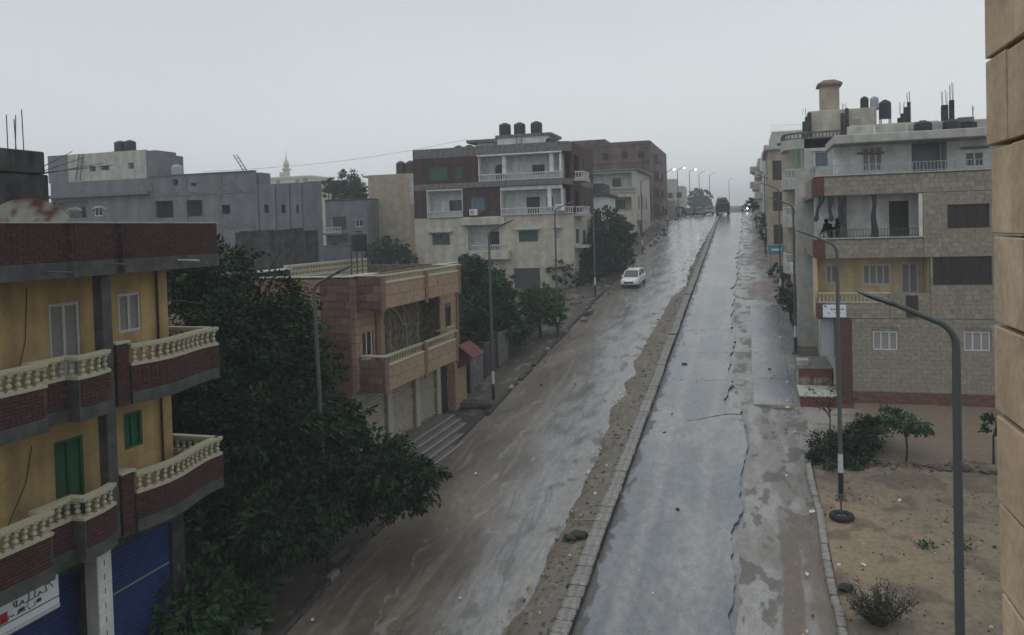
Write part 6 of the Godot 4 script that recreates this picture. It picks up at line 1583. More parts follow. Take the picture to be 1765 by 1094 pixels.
func plants() -> void:
	tree("street_tree", "huge dark tree overhanging the street between the yellow and sandstone houses", "tree", Vector3(-15.0, gy(23.5), -23.5), 3.2, 0.28,
		[[-20.0, -1.6, -26.0, 1.8, 1.6], [-21.0, -1.0, -25.4, 1.2, 1.2], [-17.5, -3.3, -25.4, 2.2, 1.9], [-17.8, -4.8, -24.0, 2.7, 2.4], [-15.9, -5.0, -25.6, 1.4, 1.5], [-15.7, -6.9, -23.0, 2.7, 2.1], [-13.9, -6.8, -24.8, 1.0, 1.1], [-12.6, -7.7, -24.4, 1.6, 0.9], [-11.2, -8.3, -24.0, 1.35, 0.9], [-13.8, -8.7, -23.0, 2.0, 1.2], [-17.0, -7.9, -22.0, 2.0, 1.9], [-15.6, -9.2, -20.6, 2.2, 1.3], [-13.9, -9.0, -20.8, 1.7, 1.0], [-18.6, -6.4, -23.0, 2.0, 2.0], [-11.5, -9.0, -24.0, 0.8, 0.5]], 1500.0, 0.23, DARKLEAF, 0.85)
	tree("street_tree", "dark shrub growing at the foot of the yellow house", "shrub", Vector3(-15.2, gy(18.6), -18.6), 0.7, 0.1, [[-15.5, -10.4, -18.4, 1.5, 1.0], [-14.8, -10.9, -19.6, 1.2, 0.8]], 1300.0, 0.32, BRIGHT, 0.6)
	tree("street_tree", "tall green tree in front of the boundary wall, below the green tanks", "tree", Vector3(-16.6, gy(49.5), -49.5), 2.4, 0.2, [[-17.6, -3.4, -50.0, 1.9, 1.6], [-17.7, -5.4, -48.4, 1.7, 2.0], [-16.4, -5.8, -49.6, 1.7, 2.0], [-16.2, -4.5, -52.0, 1.2, 1.5], [-15.4, -6.5, -51.6, 1.2, 1.4], [-18.4, -6.6, -47.4, 1.5, 1.6]], 900.0, 0.3, MIDLEAF, 0.6)
	tree("street_tree", "small round green tree beside the second lamp post", "tree", Vector3(-14.7, gy(55.6), -55.6), 1.6, 0.11, [[-14.6, -5.3, -56.0, 1.7, 1.1], [-15.5, -6.2, -56.0, 1.0, 1.1], [-13.8, -6.3, -56.6, 0.9, 0.9], [-14.9, -4.8, -55.4, 1.0, 0.8]], 1000.0, 0.27, BRIGHT, 0.6)
	tree("street_tree", "broad dark tree beside the white car and the white block", "tree", Vector3(-15.0, gy(84.5), -84.5), 2.0, 0.25, [[-15.1, -0.4, -86.0, 2.7, 2.4], [-15.2, -2.9, -82.4, 2.8, 2.0], [-14.2, -2.6, -86.0, 2.3, 2.4], [-16.1, -4.2, -80.0, 1.7, 1.6], [-13.7, -0.8, -89.0, 1.5, 1.8], [-16.6, -2.6, -85.0, 2.2, 2.0]], 420.0, 0.42, MIDLEAF, 0.5)
	tree("street_tree", "low dark tree under the broad tree, near the white block shutter", "tree", Vector3(-17.6, gy(77.2), -77.2), 1.0, 0.12, [[-17.7, -4.2, -76.4, 1.5, 1.2], [-16.6, -4.7, -77.4, 1.3, 1.0]], 500.0, 0.36, MIDLEAF, 0.5)
	tree("hedge_shrub", "dark shrub at the kerb beside the third right-hand lamp", "shrub", Vector3(2.9, gy(62.0), -62.0), 0.7, 0.08, [[2.9, -5.5, -62.0, 0.85, 1.1], [3.3, -6.2, -61.4, 0.8, 0.8]], 1000.0, 0.24, DARKLEAF, 0.4)
	tree("hedge_shrub", "spreading green bush growing at the kerb corner of the sandy lot", "shrub", Vector3(3.6, gy(35.3), -35.3), 0.4, 0.07, [[3.3, -9.55, -35.5, 1.1, 0.6], [4.1, -9.3, -36.0, 1.0, 0.6], [4.9, -9.0, -36.8, 1.0, 0.45], [3.0, -9.95, -34.6, 0.8, 0.3], [4.0, -9.95, -34.7, 0.7, 0.35]], 2400.0, 0.18, DARKLEAF, 0.4)
	tree("young_tree", "young tree with a bent thin trunk on the rubble line", "tree", Vector3(6.0, gy(35.2), -35.2), 1.15, 0.045, [[6.0, -8.45, -35.8, 0.95, 0.4], [6.6, -8.5, -35.6, 0.5, 0.35], [5.5, -8.25, -36.0, 0.65, 0.3]], 1500.0, 0.2, BRIGHT, 0.6)
	tree("young_tree", "half-hidden sapling at the foot of the peach building", "tree", Vector3(9.25, gy(35.6), -35.6), 1.2, 0.04, [[9.3, -8.4, -35.6, 0.5, 0.45]], 1500.0, 0.2, DARKLEAF, 0.6)
	# sparse sapling with few leaves
	var t := thing("sapling", "nearly bare sapling with a few brown leaves beside the near lamp post", "tree", Vector3(3.4, gy(38.6), -38.6))
	var g := G.new()
	var lg := G.new()
	g.tube([Vector3(0, -0.1, 0), Vector3(0.03, 0.6, 0), Vector3(-0.02, 1.1, 0)], [0.035, 0.03, 0.025], 6)
	for i in 13:
		var a := TAU * i / 13.0
		var o := Vector3(-0.02, rng.randf_range(0.5, 1.1), 0)
		var e := o + Vector3(cos(a) * rng.randf_range(0.4, 1.25), rng.randf_range(0.5, 1.35), sin(a) * rng.randf_range(0.4, 1.0))
		g.tube([o, o.lerp(e, 0.5) + Vector3(0, 0.12, 0), e], [0.016, 0.01, 0.005], 5)
		for k in 6: leaves(lg, o.lerp(e, rng.randf_range(0.55, 1.05)), Vector3.ONE * 0.05, 4, 0.13, [Color(0.05, 0.05, 0.025), Color(0.09, 0.06, 0.025), Color(0.03, 0.045, 0.02)], 0.7, 0.12, 4)
	mk(t, "trunk", g, m.bark, at(0, oy, 0))
	mk(t, "crown", lg, m.leaf, at(0, oy, 0))
	# spiny bush with a red scrap in it
	t = thing("spiny_bush", "spiny dark grey-green bush with a red scrap caught in it, front of the sandy lot", "shrub", Vector3(3.25, gy(23.4), -23.4))
	g = G.new()
	lg = G.new()
	for i in 46:
		var a := rng.randf() * TAU
		var h := rng.randf_range(0.5, 1.15)
		var e := Vector3(cos(a) * rng.randf_range(0.2, 1.05), h, sin(a) * rng.randf_range(0.2, 0.9))
		g.tube([Vector3(e.x * 0.1, -0.05, e.z * 0.1), Vector3(e.x * 0.6, h * 0.45, e.z * 0.6), e], [0.018, 0.011, 0.004], 5)
		for k in 9: leaves(lg, Vector3(e.x * 0.2, 0.05, e.z * 0.2).lerp(e, rng.randf_range(0.25, 1.05)), Vector3.ONE * 0.05, 7, 0.07, [Color(0.032, 0.04, 0.028), Color(0.045, 0.052, 0.035), Color(0.06, 0.062, 0.042)], 0.1, 0.14, 7)
	mk(t, "stem", g, m.bark, at(0, oy, 0))
	mk(t, "foliage", lg, m.leaf, at(0, oy, 0))
	t = thing("red_scrap", "small red scrap of plastic caught on top of the spiny bush", "litter", Vector3(3.1, gy(23.4) + 0.98, -23.4))
	g = G.new()
	for i in 6: g.tri(Vector3(0, oy, 0), Vector3(rng.randf_range(-0.1, 0.1), oy + rng.randf_range(-0.06, 0.09), rng.randf_range(-0.1, 0.1)), Vector3(rng.randf_range(-0.1, 0.1), oy + rng.randf_range(-0.06, 0.09), rng.randf_range(-0.1, 0.1)))
	mk(t, "sheet", g, m.sign_red)
	# trees in the town
	var far := [["hazy round tree behind the pale green house, the larger", -53.8, 6.9, -100.0, 2.4, 1.9, 9.0], ["hazy round tree behind the pale green house, the smaller", -56.2, 7.1, -100.0, 1.5, 1.2, 9.0], ["hazy tree between the pale green and small grey houses", -49.2, 4.6, -95.0, 1.5, 1.8, 6.0], ["bluish tree at the end of the long grey building", -40.6, 0.6, -66.0, 1.3, 1.9, 6.0], ["green tree at the foot of the blank tan wall", -35.6, -1.7, -74.0, 2.1, 1.4, 4.0], ["low bush beside the white block, under the tan wall", -33.4, -2.5, -73.0, 1.3, 0.9, 3.0]]
	for q in far: tree("town_tree", q[0], "tree", Vector3(q[1], q[2] - q[6], q[3]), q[6] * 0.6, 0.15, [[q[1], q[2], q[3], q[4], q[5]], [q[1] - q[4] * 0.5, q[2] - q[5] * 0.5, q[3], q[4] * 0.7, q[5] * 0.7], [q[1] + q[4] * 0.5, q[2] - q[5] * 0.6, q[3], q[4] * 0.7, q[5] * 0.7]], 300.0, 0.42, MIDLEAF, 0.4, "trees in the town")
	tree("town_tree", "pair of hazy dark crowns at the crest of the street", "tree", Vector3(-17.7, gy(300.0), -300.0), 2.0, 0.35, [[-18.3, 9.3, -300.0, 3.2, 4.1], [-14.8, 8.5, -297.0, 2.4, 3.8], [-16.4, 6.8, -299.0, 3.8, 2.6]], 160.0, 0.8, MIDLEAF, 0.3)
	for i in 4: tree("roadside_tree", ["ragged young tree by the first hazy block", "ragged young tree by the second hazy block", "ragged young tree leaning over the far right kerb", "dusty shrub below the blue road sign"][i], "tree", Vector3([1.9, 1.8, 1.2, 2.9][i], gy([98.0, 112.0, 128.0, 76.0][i]), -[98.0, 112.0, 128.0, 76.0][i]), [1.8, 1.8, 2.2, 0.8][i], 0.08, [[[1.9, 1.7, 0.9, 2.9][i], gy([98.0, 112.0, 128.0, 76.0][i]) + [2.8, 3.0, 3.8, 1.4][i], -[98.0, 112.0, 128.0, 76.0][i], [0.8, 0.9, 1.2, 1.0][i], [1.2, 1.2, 1.0, 0.8][i]]], 500.0, 0.34, DARKLEAF, 0.4)
	# weeds
	for q in [[5.3, 28.0, "small green weed tuft in the middle of the sandy lot"], [6.4, 28.2, "tiny green weed tuft nearer the peach building"], [6.6, 21.6, "yellow-green weed at the foot of the nearest lamp"]]:
		t = thing("weed", q[2], "weed", Vector3(q[0], gy(q[1]) + 0.03, -q[1]))
		lg = G.new()
		leaves(lg, Vector3(0, 0.06, 0), Vector3(0.22, 0.06, 0.16), 90, 0.14, BRIGHT, -0.3, 0.2, 9)
		mk(t, "foliage", lg, m.leaf, at(0, oy, 0))

# ---------------------------------------------------------------- street furniture
func lamp(label: String, x: float, d: float, side: float, h := 9.0, lit := false, lean := 0.0) -> void:
	var y := gy(d)
	var t := thing("street_lamp", label, "street lamp", Vector3(x, y + 0.03, -d), 0.0, "lamp posts along the street")
	t.rotation.z = lean
	var g := G.new()
	var p := [Vector3(0, -0.2, 0), Vector3(0, 1.2, 0), Vector3(0, h - 1.1, 0)]
	var r := [0.088, 0.083, 0.064]
	for i in 7:
		var a := PI / 2 * 0.82 * i / 6.0
		p.append(Vector3(side * 0.42 * (1.0 - cos(a)), h - 1.1 + 0.48 + 0.42 * sin(a), 0)); r.append(0.06 - 0.002 * i)
	p.append(p[p.size() - 1] + Vector3(side * 0.6, 0.27, 0)); r.append(0.04)
	g.tube(p, r, 10)
	mk(t, "pole", g, m.lamp_steel, at(0, oy, 0))
	var e: Vector3 = p[p.size() - 1]
	var dir := Vector3(side * 0.95, 0.36, 0).normalized()
	g = G.new()
	var sec := [[0.0, 0.05, 0.045], [0.12, 0.12, 0.05], [0.35, 0.14, 0.045], [0.52, 0.1, 0.03], [0.64, 0.02, 0.01]]
	var upv := Vector3(0, 0, 1).cross(dir) * side
	for i in 4:
		for k in 8:
			var c0 := TAU * k / 8.0
			var c1 := TAU * (k + 1) / 8.0
			var f := func(s: Array, a: float) -> Vector3: return e + dir * (s[0] - 0.05) + Vector3(0, 0, 1) * cos(a) * s[1] + upv * sin(a) * s[2]
			g.quad(f.call(sec[i], c0), f.call(sec[i], c1), f.call(sec[i + 1], c1), f.call(sec[i + 1], c0))
	var hd := mk(t, "lamp_head", g, m.steel, at(0, oy, 0))
	g = G.new()
	g.box(e + dir * 0.32 - upv * 0.046, Vector3(0.36, 0.012, 0.2), 0.0, Basis(dir, upv, Vector3(0, 0, 1) * side))
	if lit:
		var lm := StandardMaterial3D.new()
		lm.albedo_color = Color.WHITE
		lm.emission_enabled = true
		lm.emission = Color(1.0, 0.98, 0.94)
		lm.emission_energy_multiplier = 6.0
		var bulb := G.new()
		bulb.lathe([Vector2(0.0, -0.16), Vector2(0.14, -0.1), Vector2(0.19, 0.0), Vector2(0.14, 0.08), Vector2(0.0, 0.1)], 12, e + dir * 0.32 - upv * 0.16)
		mk(hd, "lamp_bulb", bulb, lm)
		var ol := OmniLight3D.new()
		ol.name = "lamp_light"
		ol.position = e + dir * 0.32 - upv * 0.6
		ol.light_energy = 0.4
		ol.light_size = 0.2
		ol.omni_range = 40.0
		ol.omni_attenuation = 2.0
		ol.shadow_enabled = true
		ol.light_color = Color(1.0, 0.97, 0.92)
		t.add_child(ol)
	else: mk(hd, "lens", g, m.lens)
	for q in [["white_band", 1.05, 1.75, m.white_paint], ["black_band", 0.1, 1.04, m.black_paint]]:
		g = G.new()
		g.lathe([Vector2(0.094, q[1]), Vector2(0.09, q[2])], 14)
		mk(t, q[0], g, q[3], at(0, oy, 0))
	g = G.new()
	g.box(Vector3(0, 0.03, 0), Vector3(0.42, 0.05, 0.42), 0.01)
	for k in 4: g.lathe([Vector2(0.02, 0.05), Vector2(0.02, 0.13), Vector2(0, 0.13)], 6, Vector3(0.16 * (1 if k & 1 else -1), 0, 0.16 * (1 if k & 2 else -1)))
	mk(t, "base_plate", g, m.steel, at(0, oy, 0))
func furniture() -> void:
	lamp("lamp post rising out of the big dark tree", -13.5, 22.9, 1.0, 9.9, false, 0.02)
	lamp("lamp post with black and white foot beside the concrete trough", -13.5, 40.7, 1.0, 9.7)
	lamp("lamp post beside the small round green tree", -13.5, 56.1, 1.0, 9.6)
	lamp("lamp post in front of the broad dark tree", -13.6, 71.6, 1.0, 9.5)
	lamp("lamp post on the verge below the cream house", -12.9, 100.5, 1.0, 9.5)
	lamp("lit lamp post below the end of the red-brown block", -12.9, 134.0, 1.0, 9.4, true)
	lamp("lit lamp post next after the red-brown block", -12.6, 152.0, 1.0, 9.4, true)
	lamp("lit lamp post by the shop sheds", -11.5, 168.0, 1.0, 9.4, true)
	lamp("unlit lamp post among the hazy crest trees", -10.5, 184.0, 1.0, 9.4)
	lamp("last lamp post of the left-hand row, before the far trees", -8.9, 200.0, 1.0, 9.4)
	lamp("far pale lamp post just behind the truck", -5.6, 260.0, 1.0, 9.4)
	lamp("nearest lamp post, its arm ending in front of the ochre balustrade", 3.13, 14.0, -1.0, 10.65)
	lamp("lamp post on the sandy lot with a tyre beside its foot", 3.1, 31.2, -1.0, 9.8)
	lamp("lamp post with black and white foot beside the brick entrance platform", 2.7, 52.3, -1.0, 9.6)
	lamp("hazy lamp post right of the road, third from the sandy lot", 2.5, 70.0, -1.0, 9.6)
	lamp("hazy lamp post right of the road, fourth from the sandy lot", 2.3, 88.0, -1.0, 9.6)
	lamp("hazy lamp post right of the road, fifth from the sandy lot", 2.1, 106.0, -1.0, 9.6)
	# tyre with a stake in it
	var t := thing("tyre_stand", "old black tyre lying on the sand with a thin post standing in it", "tyre", Vector3(2.95, gy(29.6) + 0.06, -29.6))
	var g := G.new()
	var pr := []
	for i in 13: pr.append(Vector2(0.31 + 0.11 * cos(TAU * i / 12.0), 0.11 + 0.11 * sin(TAU * i / 12.0)))
	g.lathe(pr, 26)
	mk(t, "tyre", g, m.tyre, at(0, oy, 0))
	g = G.new()
	g.lathe([Vector2(0, 0.02), Vector2(0.22, 0.02), Vector2(0.22, 0.1), Vector2(0, 0.1)], 18)
	mk(t, "concrete_fill", g, m.concrete, at(0, oy, 0))
	g = G.new()
	g.tube([Vector3(0, 0.02, 0), Vector3(-0.02, 0.85, 0)], [0.035, 0.035], 8)
	g.tube([Vector3(-0.16, 0.82, 0), Vector3(0.14, 0.88, 0)], [0.025, 0.025], 6)
	mk(t, "post", g, m.steel, at(0, oy, 0))
	# bollard stub further up on the left, and the dark bundle on the median
	t = thing("bollard", "short dark bollard stub on the muddy verge up the street", "bollard", Vector3(-12.2, gy(121.0), -121.0))
	g = G.new()
	g.lathe([Vector2(0.5, 0.0), Vector2(0.45, 0.12), Vector2(0.13, 0.14), Vector2(0.12, 1.1), Vector2(0, 1.15)], 10)
	mk(t, "shaft", g, m.dark_concrete, at(0, oy, 0))
	t = thing("waste_bundle", "dark reddish bundle dumped against the median kerb", "bundle", Vector3(-5.85, gy(26.6) + 0.12, -26.6), 0.3)
	g = G.new()
	lump(g, Vector3(0, 0.08, 0), Vector3(0.32, 0.15, 0.24), 5)
	lump(g, Vector3(-0.3, 0.06, 0.15), Vector3(0.25, 0.12, 0.2), 8)
	mk(t, "sack", g, m.dark_wood, at(0, oy, 0))
	t = thing("broken_branch", "broken pale branch lying across the median beside the bundle", "branch", Vector3(-5.7, gy(27.6) + 0.15, -27.6))
	g = G.new()
	g.tube([Vector3(-0.5, 0.1, 0.1), Vector3(0.1, 0.12, 0.0), Vector3(0.5, 0.1, -0.15)], [0.03, 0.04, 0.05], 6)
	mk(t, "stick", g, m.kerb_4, at(0, oy, 0))
func lump(g: G, c: Vector3, r: Vector3, sd: int) -> void:
	var rows := []
	for i in 6:
		var row := []
		for j in 9:
			var a := PI * i / 5.0
			var b := TAU * j / 8.0
			var d := Vector3(sin(a) * cos(b), cos(a), sin(a) * sin(b))
			row.append(c + d * r * (1.0 + 0.35 * nb.get_noise_3d(d.x * 60.0 + sd * 37.0, d.y * 60.0, d.z * 60.0)))
		rows.append(row)
	for i in 5:
		for j in 8: g.quad(rows[i + 1][j], rows[i][j], rows[i][j + 1], rows[i + 1][j + 1])
func litter() -> void:
	# rubble along the lot and on the median
	var g := G.new()
	for i in 150:
		var x := rng.randf_range(2.6, 11.0)
		var d := 34.8 + rng.randfn() * 0.22 + maxf(0.0, x - 6.0) * 0.03
		var s := rng.randf_range(0.05, 0.2) if x < 7.6 else rng.randf_range(0.1, 0.3)
		var k := rng.randf_range(0.5, 1.3)
		g.col = Color(0.17 * k, 0.145 * k, 0.12 * k)
		g.box(Vector3(x, gy(d) + 0.06 + s * 0.2, -d), Vector3(s * rng.randf_range(0.8, 2.2), s, s * rng.randf_range(0.8, 1.5)), s * 0.2, Basis.from_euler(Vector3(rng.randfn() * 0.3, rng.randf() * TAU, rng.randfn() * 0.3)))
	var o := mk(self, "rubble", g, m.rubble_v)
	tag(o, "line of broken blocks and rubble along the back of the sandy lot", "rubble", "", "stuff")
	g = G.new()
	for i in 900:
		var d := 14.0 + 110.0 * pow(rng.randf(), 1.6)
		var x := -5.5 - absf(rng.randfn()) * 0.5
		if x < edge(MEDIAN_EDGE, d) + 0.1: continue
		var s := rng.randf_range(0.015, 0.075) * (1.0 + d * 0.006)
		var k := rng.randf_range(0.6, 2.0)
		g.col = Color(0.18 * k, 0.162 * k, 0.14 * k)
		g.box(Vector3(x, gy(d) + 0.1, -d), Vector3(s * 1.6, s * 0.8, s * 1.1), 0.0, Basis.from_euler(Vector3(rng.randfn() * 0.3, rng.randf() * TAU, rng.randfn() * 0.3)))
	o = mk(self, "rubble", g, m.rubble_v)
	tag(o, "loose stones and broken kerb bits strewn over the earth median", "rubble", "", "stuff")
	g = G.new()
	for i in 330:
		var d := rng.randf_range(60.0, 150.0)
		var x := rng.randf_range(-17.0, -12.4) if rng.randf() < 0.6 else rng.randf_range(2.0, 4.5)
		if x > 0.0 and d < 66.0: continue
		var s := rng.randf_range(0.1, 0.4)
		var k := rng.randf_range(0.5, 1.4)
		g.col = Color(0.19 * k, 0.165 * k, 0.145 * k)
		g.box(Vector3(x, gy(d) + 0.05 + s * 0.2, -d), Vector3(s * 1.6, s * 0.8, s * 1.2), s * 0.15, Basis.from_euler(Vector3(rng.randfn() * 0.3, rng.randf() * TAU, rng.randfn() * 0.3)))
	o = mk(self, "rubble", g, m.rubble_v)
	tag(o, "heaps of rubble along both verges up the street", "rubble", "", "stuff")
	g = G.new()
	var spots := []
	for i in 330:
		var d := 16.0 + 45.0 * pow(rng.randf(), 1.4)
		var zone := rng.randf()
		var x := rng.randf_range(-7.0, -5.5) if zone < 0.4 else (rng.randf_range(0.9, 2.1) if zone < 0.58 else (rng.randf_range(2.4, 9.0) if zone < 0.85 else rng.randf_range(-13.0, -2.0)))
		if x > 2.2 and d > 34.8: continue
		var s := rng.randf_range(0.02, 0.07) * (1.0 + 0.6 * float(rng.randf() < 0.12))
		var c0: Color = [Color(0.6, 0.6, 0.58), Color(0.5, 0.5, 0.5), Color(0.62, 0.58, 0.5), Color(0.03, 0.03, 0.03), Color(0.25, 0.1, 0.06), Color(0.1, 0.35, 0.33), Color(0.05, 0.04, 0.035), Color(0.5, 0.42, 0.15)][rng.randi() % 8]
		g.col = c0
		var y := gy(d) + (0.17 if x > -4.95 and x < -0.6 else (0.14 if x < -4.95 and x > -7.2 else 0.1))
		var b := Basis.from_euler(Vector3(rng.randfn() * 0.5, rng.randf() * TAU, rng.randfn() * 0.5)).scaled(Vector3(1, 1, 1))
		var q := Vector3(x, y - 0.03, -d)
		var a0 := q + b * Vector3(-s, 0, -s * 0.7)
		var a1 := q + b * Vector3(s, 0.02, -s * 0.6)
		var a2 := q + b * Vector3(s * 0.8, 0.0, s * 0.8)
		var a3 := q + b * Vector3(-s * 0.9, 0.03, s * 0.6)
		var up := Vector3(0, s * 0.4, 0)
		g.tri(a0, a2 + up, a1); g.tri(a0, a3, a2 + up); g.tri(a0, a1, a3)
	o = mk(self, "litter", g, m.litter_v)
	tag(o, "scraps of paper and plastic scattered over the street and lot", "litter", "", "stuff")
	g = G.new()
	for i in 620:
		var x := rng.randf_range(2.5, 10.0)
		var d := rng.randf_range(16.0, 34.8)
		var s := rng.randf_range(0.012, 0.045) * (1.0 + 1.2 * float(rng.randf() < 0.06))
		var k := rng.randf_range(0.35, 1.5)
		g.col = Color(0.16 * k, 0.135 * k, 0.105 * k)
		g.box(Vector3(x, gy(d) + 0.05 + wob(x, d, 1.8) + s * 0.25, -d), Vector3(s * 1.7, s, s * 1.2), s * 0.2, Basis.from_euler(Vector3(rng.randfn() * 0.3, rng.randf() * TAU, rng.randfn() * 0.3)))
	o = mk(self, "gravel", g, m.rubble_v)
	tag(o, "small stones and clods scattered over the sandy lot", "gravel", "", "stuff")
	# debris lumps on the paving
	for q in [[-2.7, 29.3, 0.09, "small dark clod on the near paving slab"], [-3.9, 49.0, 0.14, "dark clod on the paving by the median, up the slope"], [-3.95, 37.2, 0.07, "thin dark scrap near the paving joint"], [2.55, 24.9, 0.22, "black and white rubbish bag beside the spiny bush"]]:
		var t := thing("debris_clod", q[3], "debris", Vector3(q[0], gy(q[1]) + 0.09, -q[1]), rng.randf() * TAU)
		g = G.new()
		lump(g, Vector3(0, q[2] * 0.3, 0), Vector3(q[2] * 1.3, q[2] * 0.5, q[2] * 0.8), int(q[1]))
		mk(t, "lump", g, m.tyre, at(0, oy, 0))

# ---------------------------------------------------------------- vehicles
func loft(g: G, secs: Array) -> void:    # secs: [z, [[x, y], ...]] half-profiles mirrored in x
	var rows := []
	for s in secs:
		var r := []
		for p in s[1]: r.append(Vector3(p[0], p[1], s[0]))
		for i in range(s[1].size() - 1, -1, -1): r.append(Vector3(-s[1][i][0], s[1][i][1], s[0]))
		rows.append(r)
	for i in rows.size() - 1:
		for j in rows[i].size() - 1: g.quad(rows[i][j], rows[i + 1][j], rows[i + 1][j + 1], rows[i][j + 1])
	for e in [0, rows.size() - 1]:
		var r: Array = rows[e]
		var nn: int = r.size()
		for j in int(nn / 2.0) - 1: g.quad(r[j], r[j + 1], r[nn - 2 - j], r[nn - 1 - j]) if e == rows.size() - 1 else g.quad(r[nn - 1 - j], r[nn - 2 - j], r[j + 1], r[j])
func wheel(t: Node, x: float, y: float, z: float, r: float, w: float) -> void:
	var g := G.new()
	g.lathe([Vector2(r * 0.6, -w / 2), Vector2(r * 0.93, -w / 2), Vector2(r, -w * 0.3), Vector2(r, w * 0.3), Vector2(r * 0.93, w / 2), Vector2(r * 0.6, w / 2)], 20)
	var b := Basis(Vector3.FORWARD, PI / 2)
	var o := mk(t, "wheel", g, m.tyre, Transform3D(b, Vector3(x, y + oy, z)))
	g = G.new()
	g.lathe([Vector2(0.0, -w * 0.42), Vector2(r * 0.62, -w * 0.42), Vector2(r * 0.62, w * 0.42), Vector2(0, w * 0.42)], 14)
	mk(o, "rim", g, m.tank_grey)
func car(label: String, x: float, d: float, turn: float, body: Material, lights := false, s := "parked_car") -> void:
	# front towards +z
	var t := thing(s, label, "car", Vector3(x, gy(d) + 0.02, -d), turn)
	t.rotation.x = 0.0 if d > 165.0 else 0.0997
	t.scale = Vector3.ONE * 0.94
	var g := G.new()
	var lo := 0.32
	loft(g, [[-2.3, [[0.55, lo + 0.1], [0.80, lo + 0.25], [0.82, 0.8], [0.74, 1.0]]], [-2.1, [[0.7, lo], [0.9, lo + 0.1], [0.92, 0.85], [0.82, 1.05]]], [-0.9, [[0.7, lo], [0.93, lo + 0.1], [0.94, 0.9], [0.86, 1.06]]], [0.7, [[0.7, lo], [0.93, lo + 0.1], [0.94, 0.9], [0.86, 1.05]]], [1.75, [[0.7, lo], [0.92, lo + 0.1], [0.91, 0.82], [0.78, 0.98]]], [2.15, [[0.65, lo], [0.84, lo + 0.1], [0.82, 0.74], [0.66, 0.88]]], [2.28, [[0.5, lo + 0.08], [0.66, lo + 0.18], [0.64, 0.66], [0.5, 0.74]]]])
	mk(t, "body", g, body, at(0, oy, 0))
	g = G.new()
	loft(g, [[-1.95, [[0.78, 1.04], [0.66, 1.32]]], [-1.55, [[0.8, 1.05], [0.66, 1.56]]], [-0.4, [[0.82, 1.05], [0.68, 1.66]]], [0.35, [[0.82, 1.05], [0.67, 1.6]]], [1.15, [[0.8, 1.0], [0.74, 1.04]]]])
	mk(t, "cabin_glass", g, m.glass, at(0, oy, 0))
	g = G.new()
	loft(g, [[-1.62, [[0.66, 1.545], [0.6, 1.6]]], [-0.4, [[0.69, 1.64], [0.6, 1.7]]], [0.38, [[0.68, 1.585], [0.6, 1.64]]]])
	mk(t, "roof", g, body, at(0, oy, 0))
	for k in [-1, 1]:
		g = G.new()
		g.bar(Vector3(k * 0.7, 1.6, 0.36), Vector3(k * 0.8, 1.03, 1.14), 0.07)
		g.bar(Vector3(k * 0.7, 1.62, -0.4), Vector3(k * 0.83, 1.04, -0.35), 0.07)
		g.bar(Vector3(k * 0.68, 1.55, -1.5), Vector3(k * 0.8, 1.04, -1.85), 0.12)
		mk(t, "pillar", g, body, at(0, oy, 0))
		g = G.new()
		g.box(Vector3(k * 0.55, 0.8, 2.13), Vector3(0.34, 0.12, 0.16), 0.03, Basis(Vector3.UP, k * 0.35))
		mk(t, "headlight", g, m.lens, at(0, oy, 0))
		g = G.new()
		g.box(Vector3(k * 1.0, 1.08, 0.85), Vector3(0.18, 0.13, 0.1), 0.03)
		mk(t, "mirror", g, body, at(0, oy, 0))
		for z in [-1.4, 1.4]: wheel(t, k * 0.8, 0.33, z, 0.34, 0.22)
	g = G.new()
	g.box(Vector3(0, 0.62, 2.26), Vector3(0.95, 0.22, 0.1), 0.03)
	mk(t, "grille", g, m.black_paint, at(0, oy, 0))
	g = G.new()
	g.box(Vector3(0, 0.36, 2.17), Vector3(1.6, 0.2, 0.26), 0.04)
	mk(t, "bumper", g, m.black_paint, at(0, oy, 0))
	g = G.new()
	g.box(Vector3(0, 0.5, 2.3), Vector3(0.4, 0.11, 0.02))
	mk(t, "number_plate", g, m.white_metal, at(0, oy, 0))
	if lights:
		var lm := StandardMaterial3D.new()
		lm.emission_enabled = true
		lm.emission = Color(1, 0.98, 0.95)
		lm.emission_energy_multiplier = 10.0
		g = G.new()
		g.lathe([Vector2(0, -0.16), Vector2(0.16, -0.06), Vector2(0.16, 0.06), Vector2(0, 0.16)], 12, Vector3(0.5, 0.8, 2.26))
		mk(t, "lit_headlight", g, lm, at(0, oy, 0))
		var ol := OmniLight3D.new()
		ol.name = "headlight_beam"
		ol.position = Vector3(0.5, 0.8, 2.7)
		ol.light_energy = 0.8
		ol.light_size = 0.15
		ol.omni_range = 40.0
		ol.omni_attenuation = 2.0
		ol.shadow_enabled = true
		t.add_child(ol)
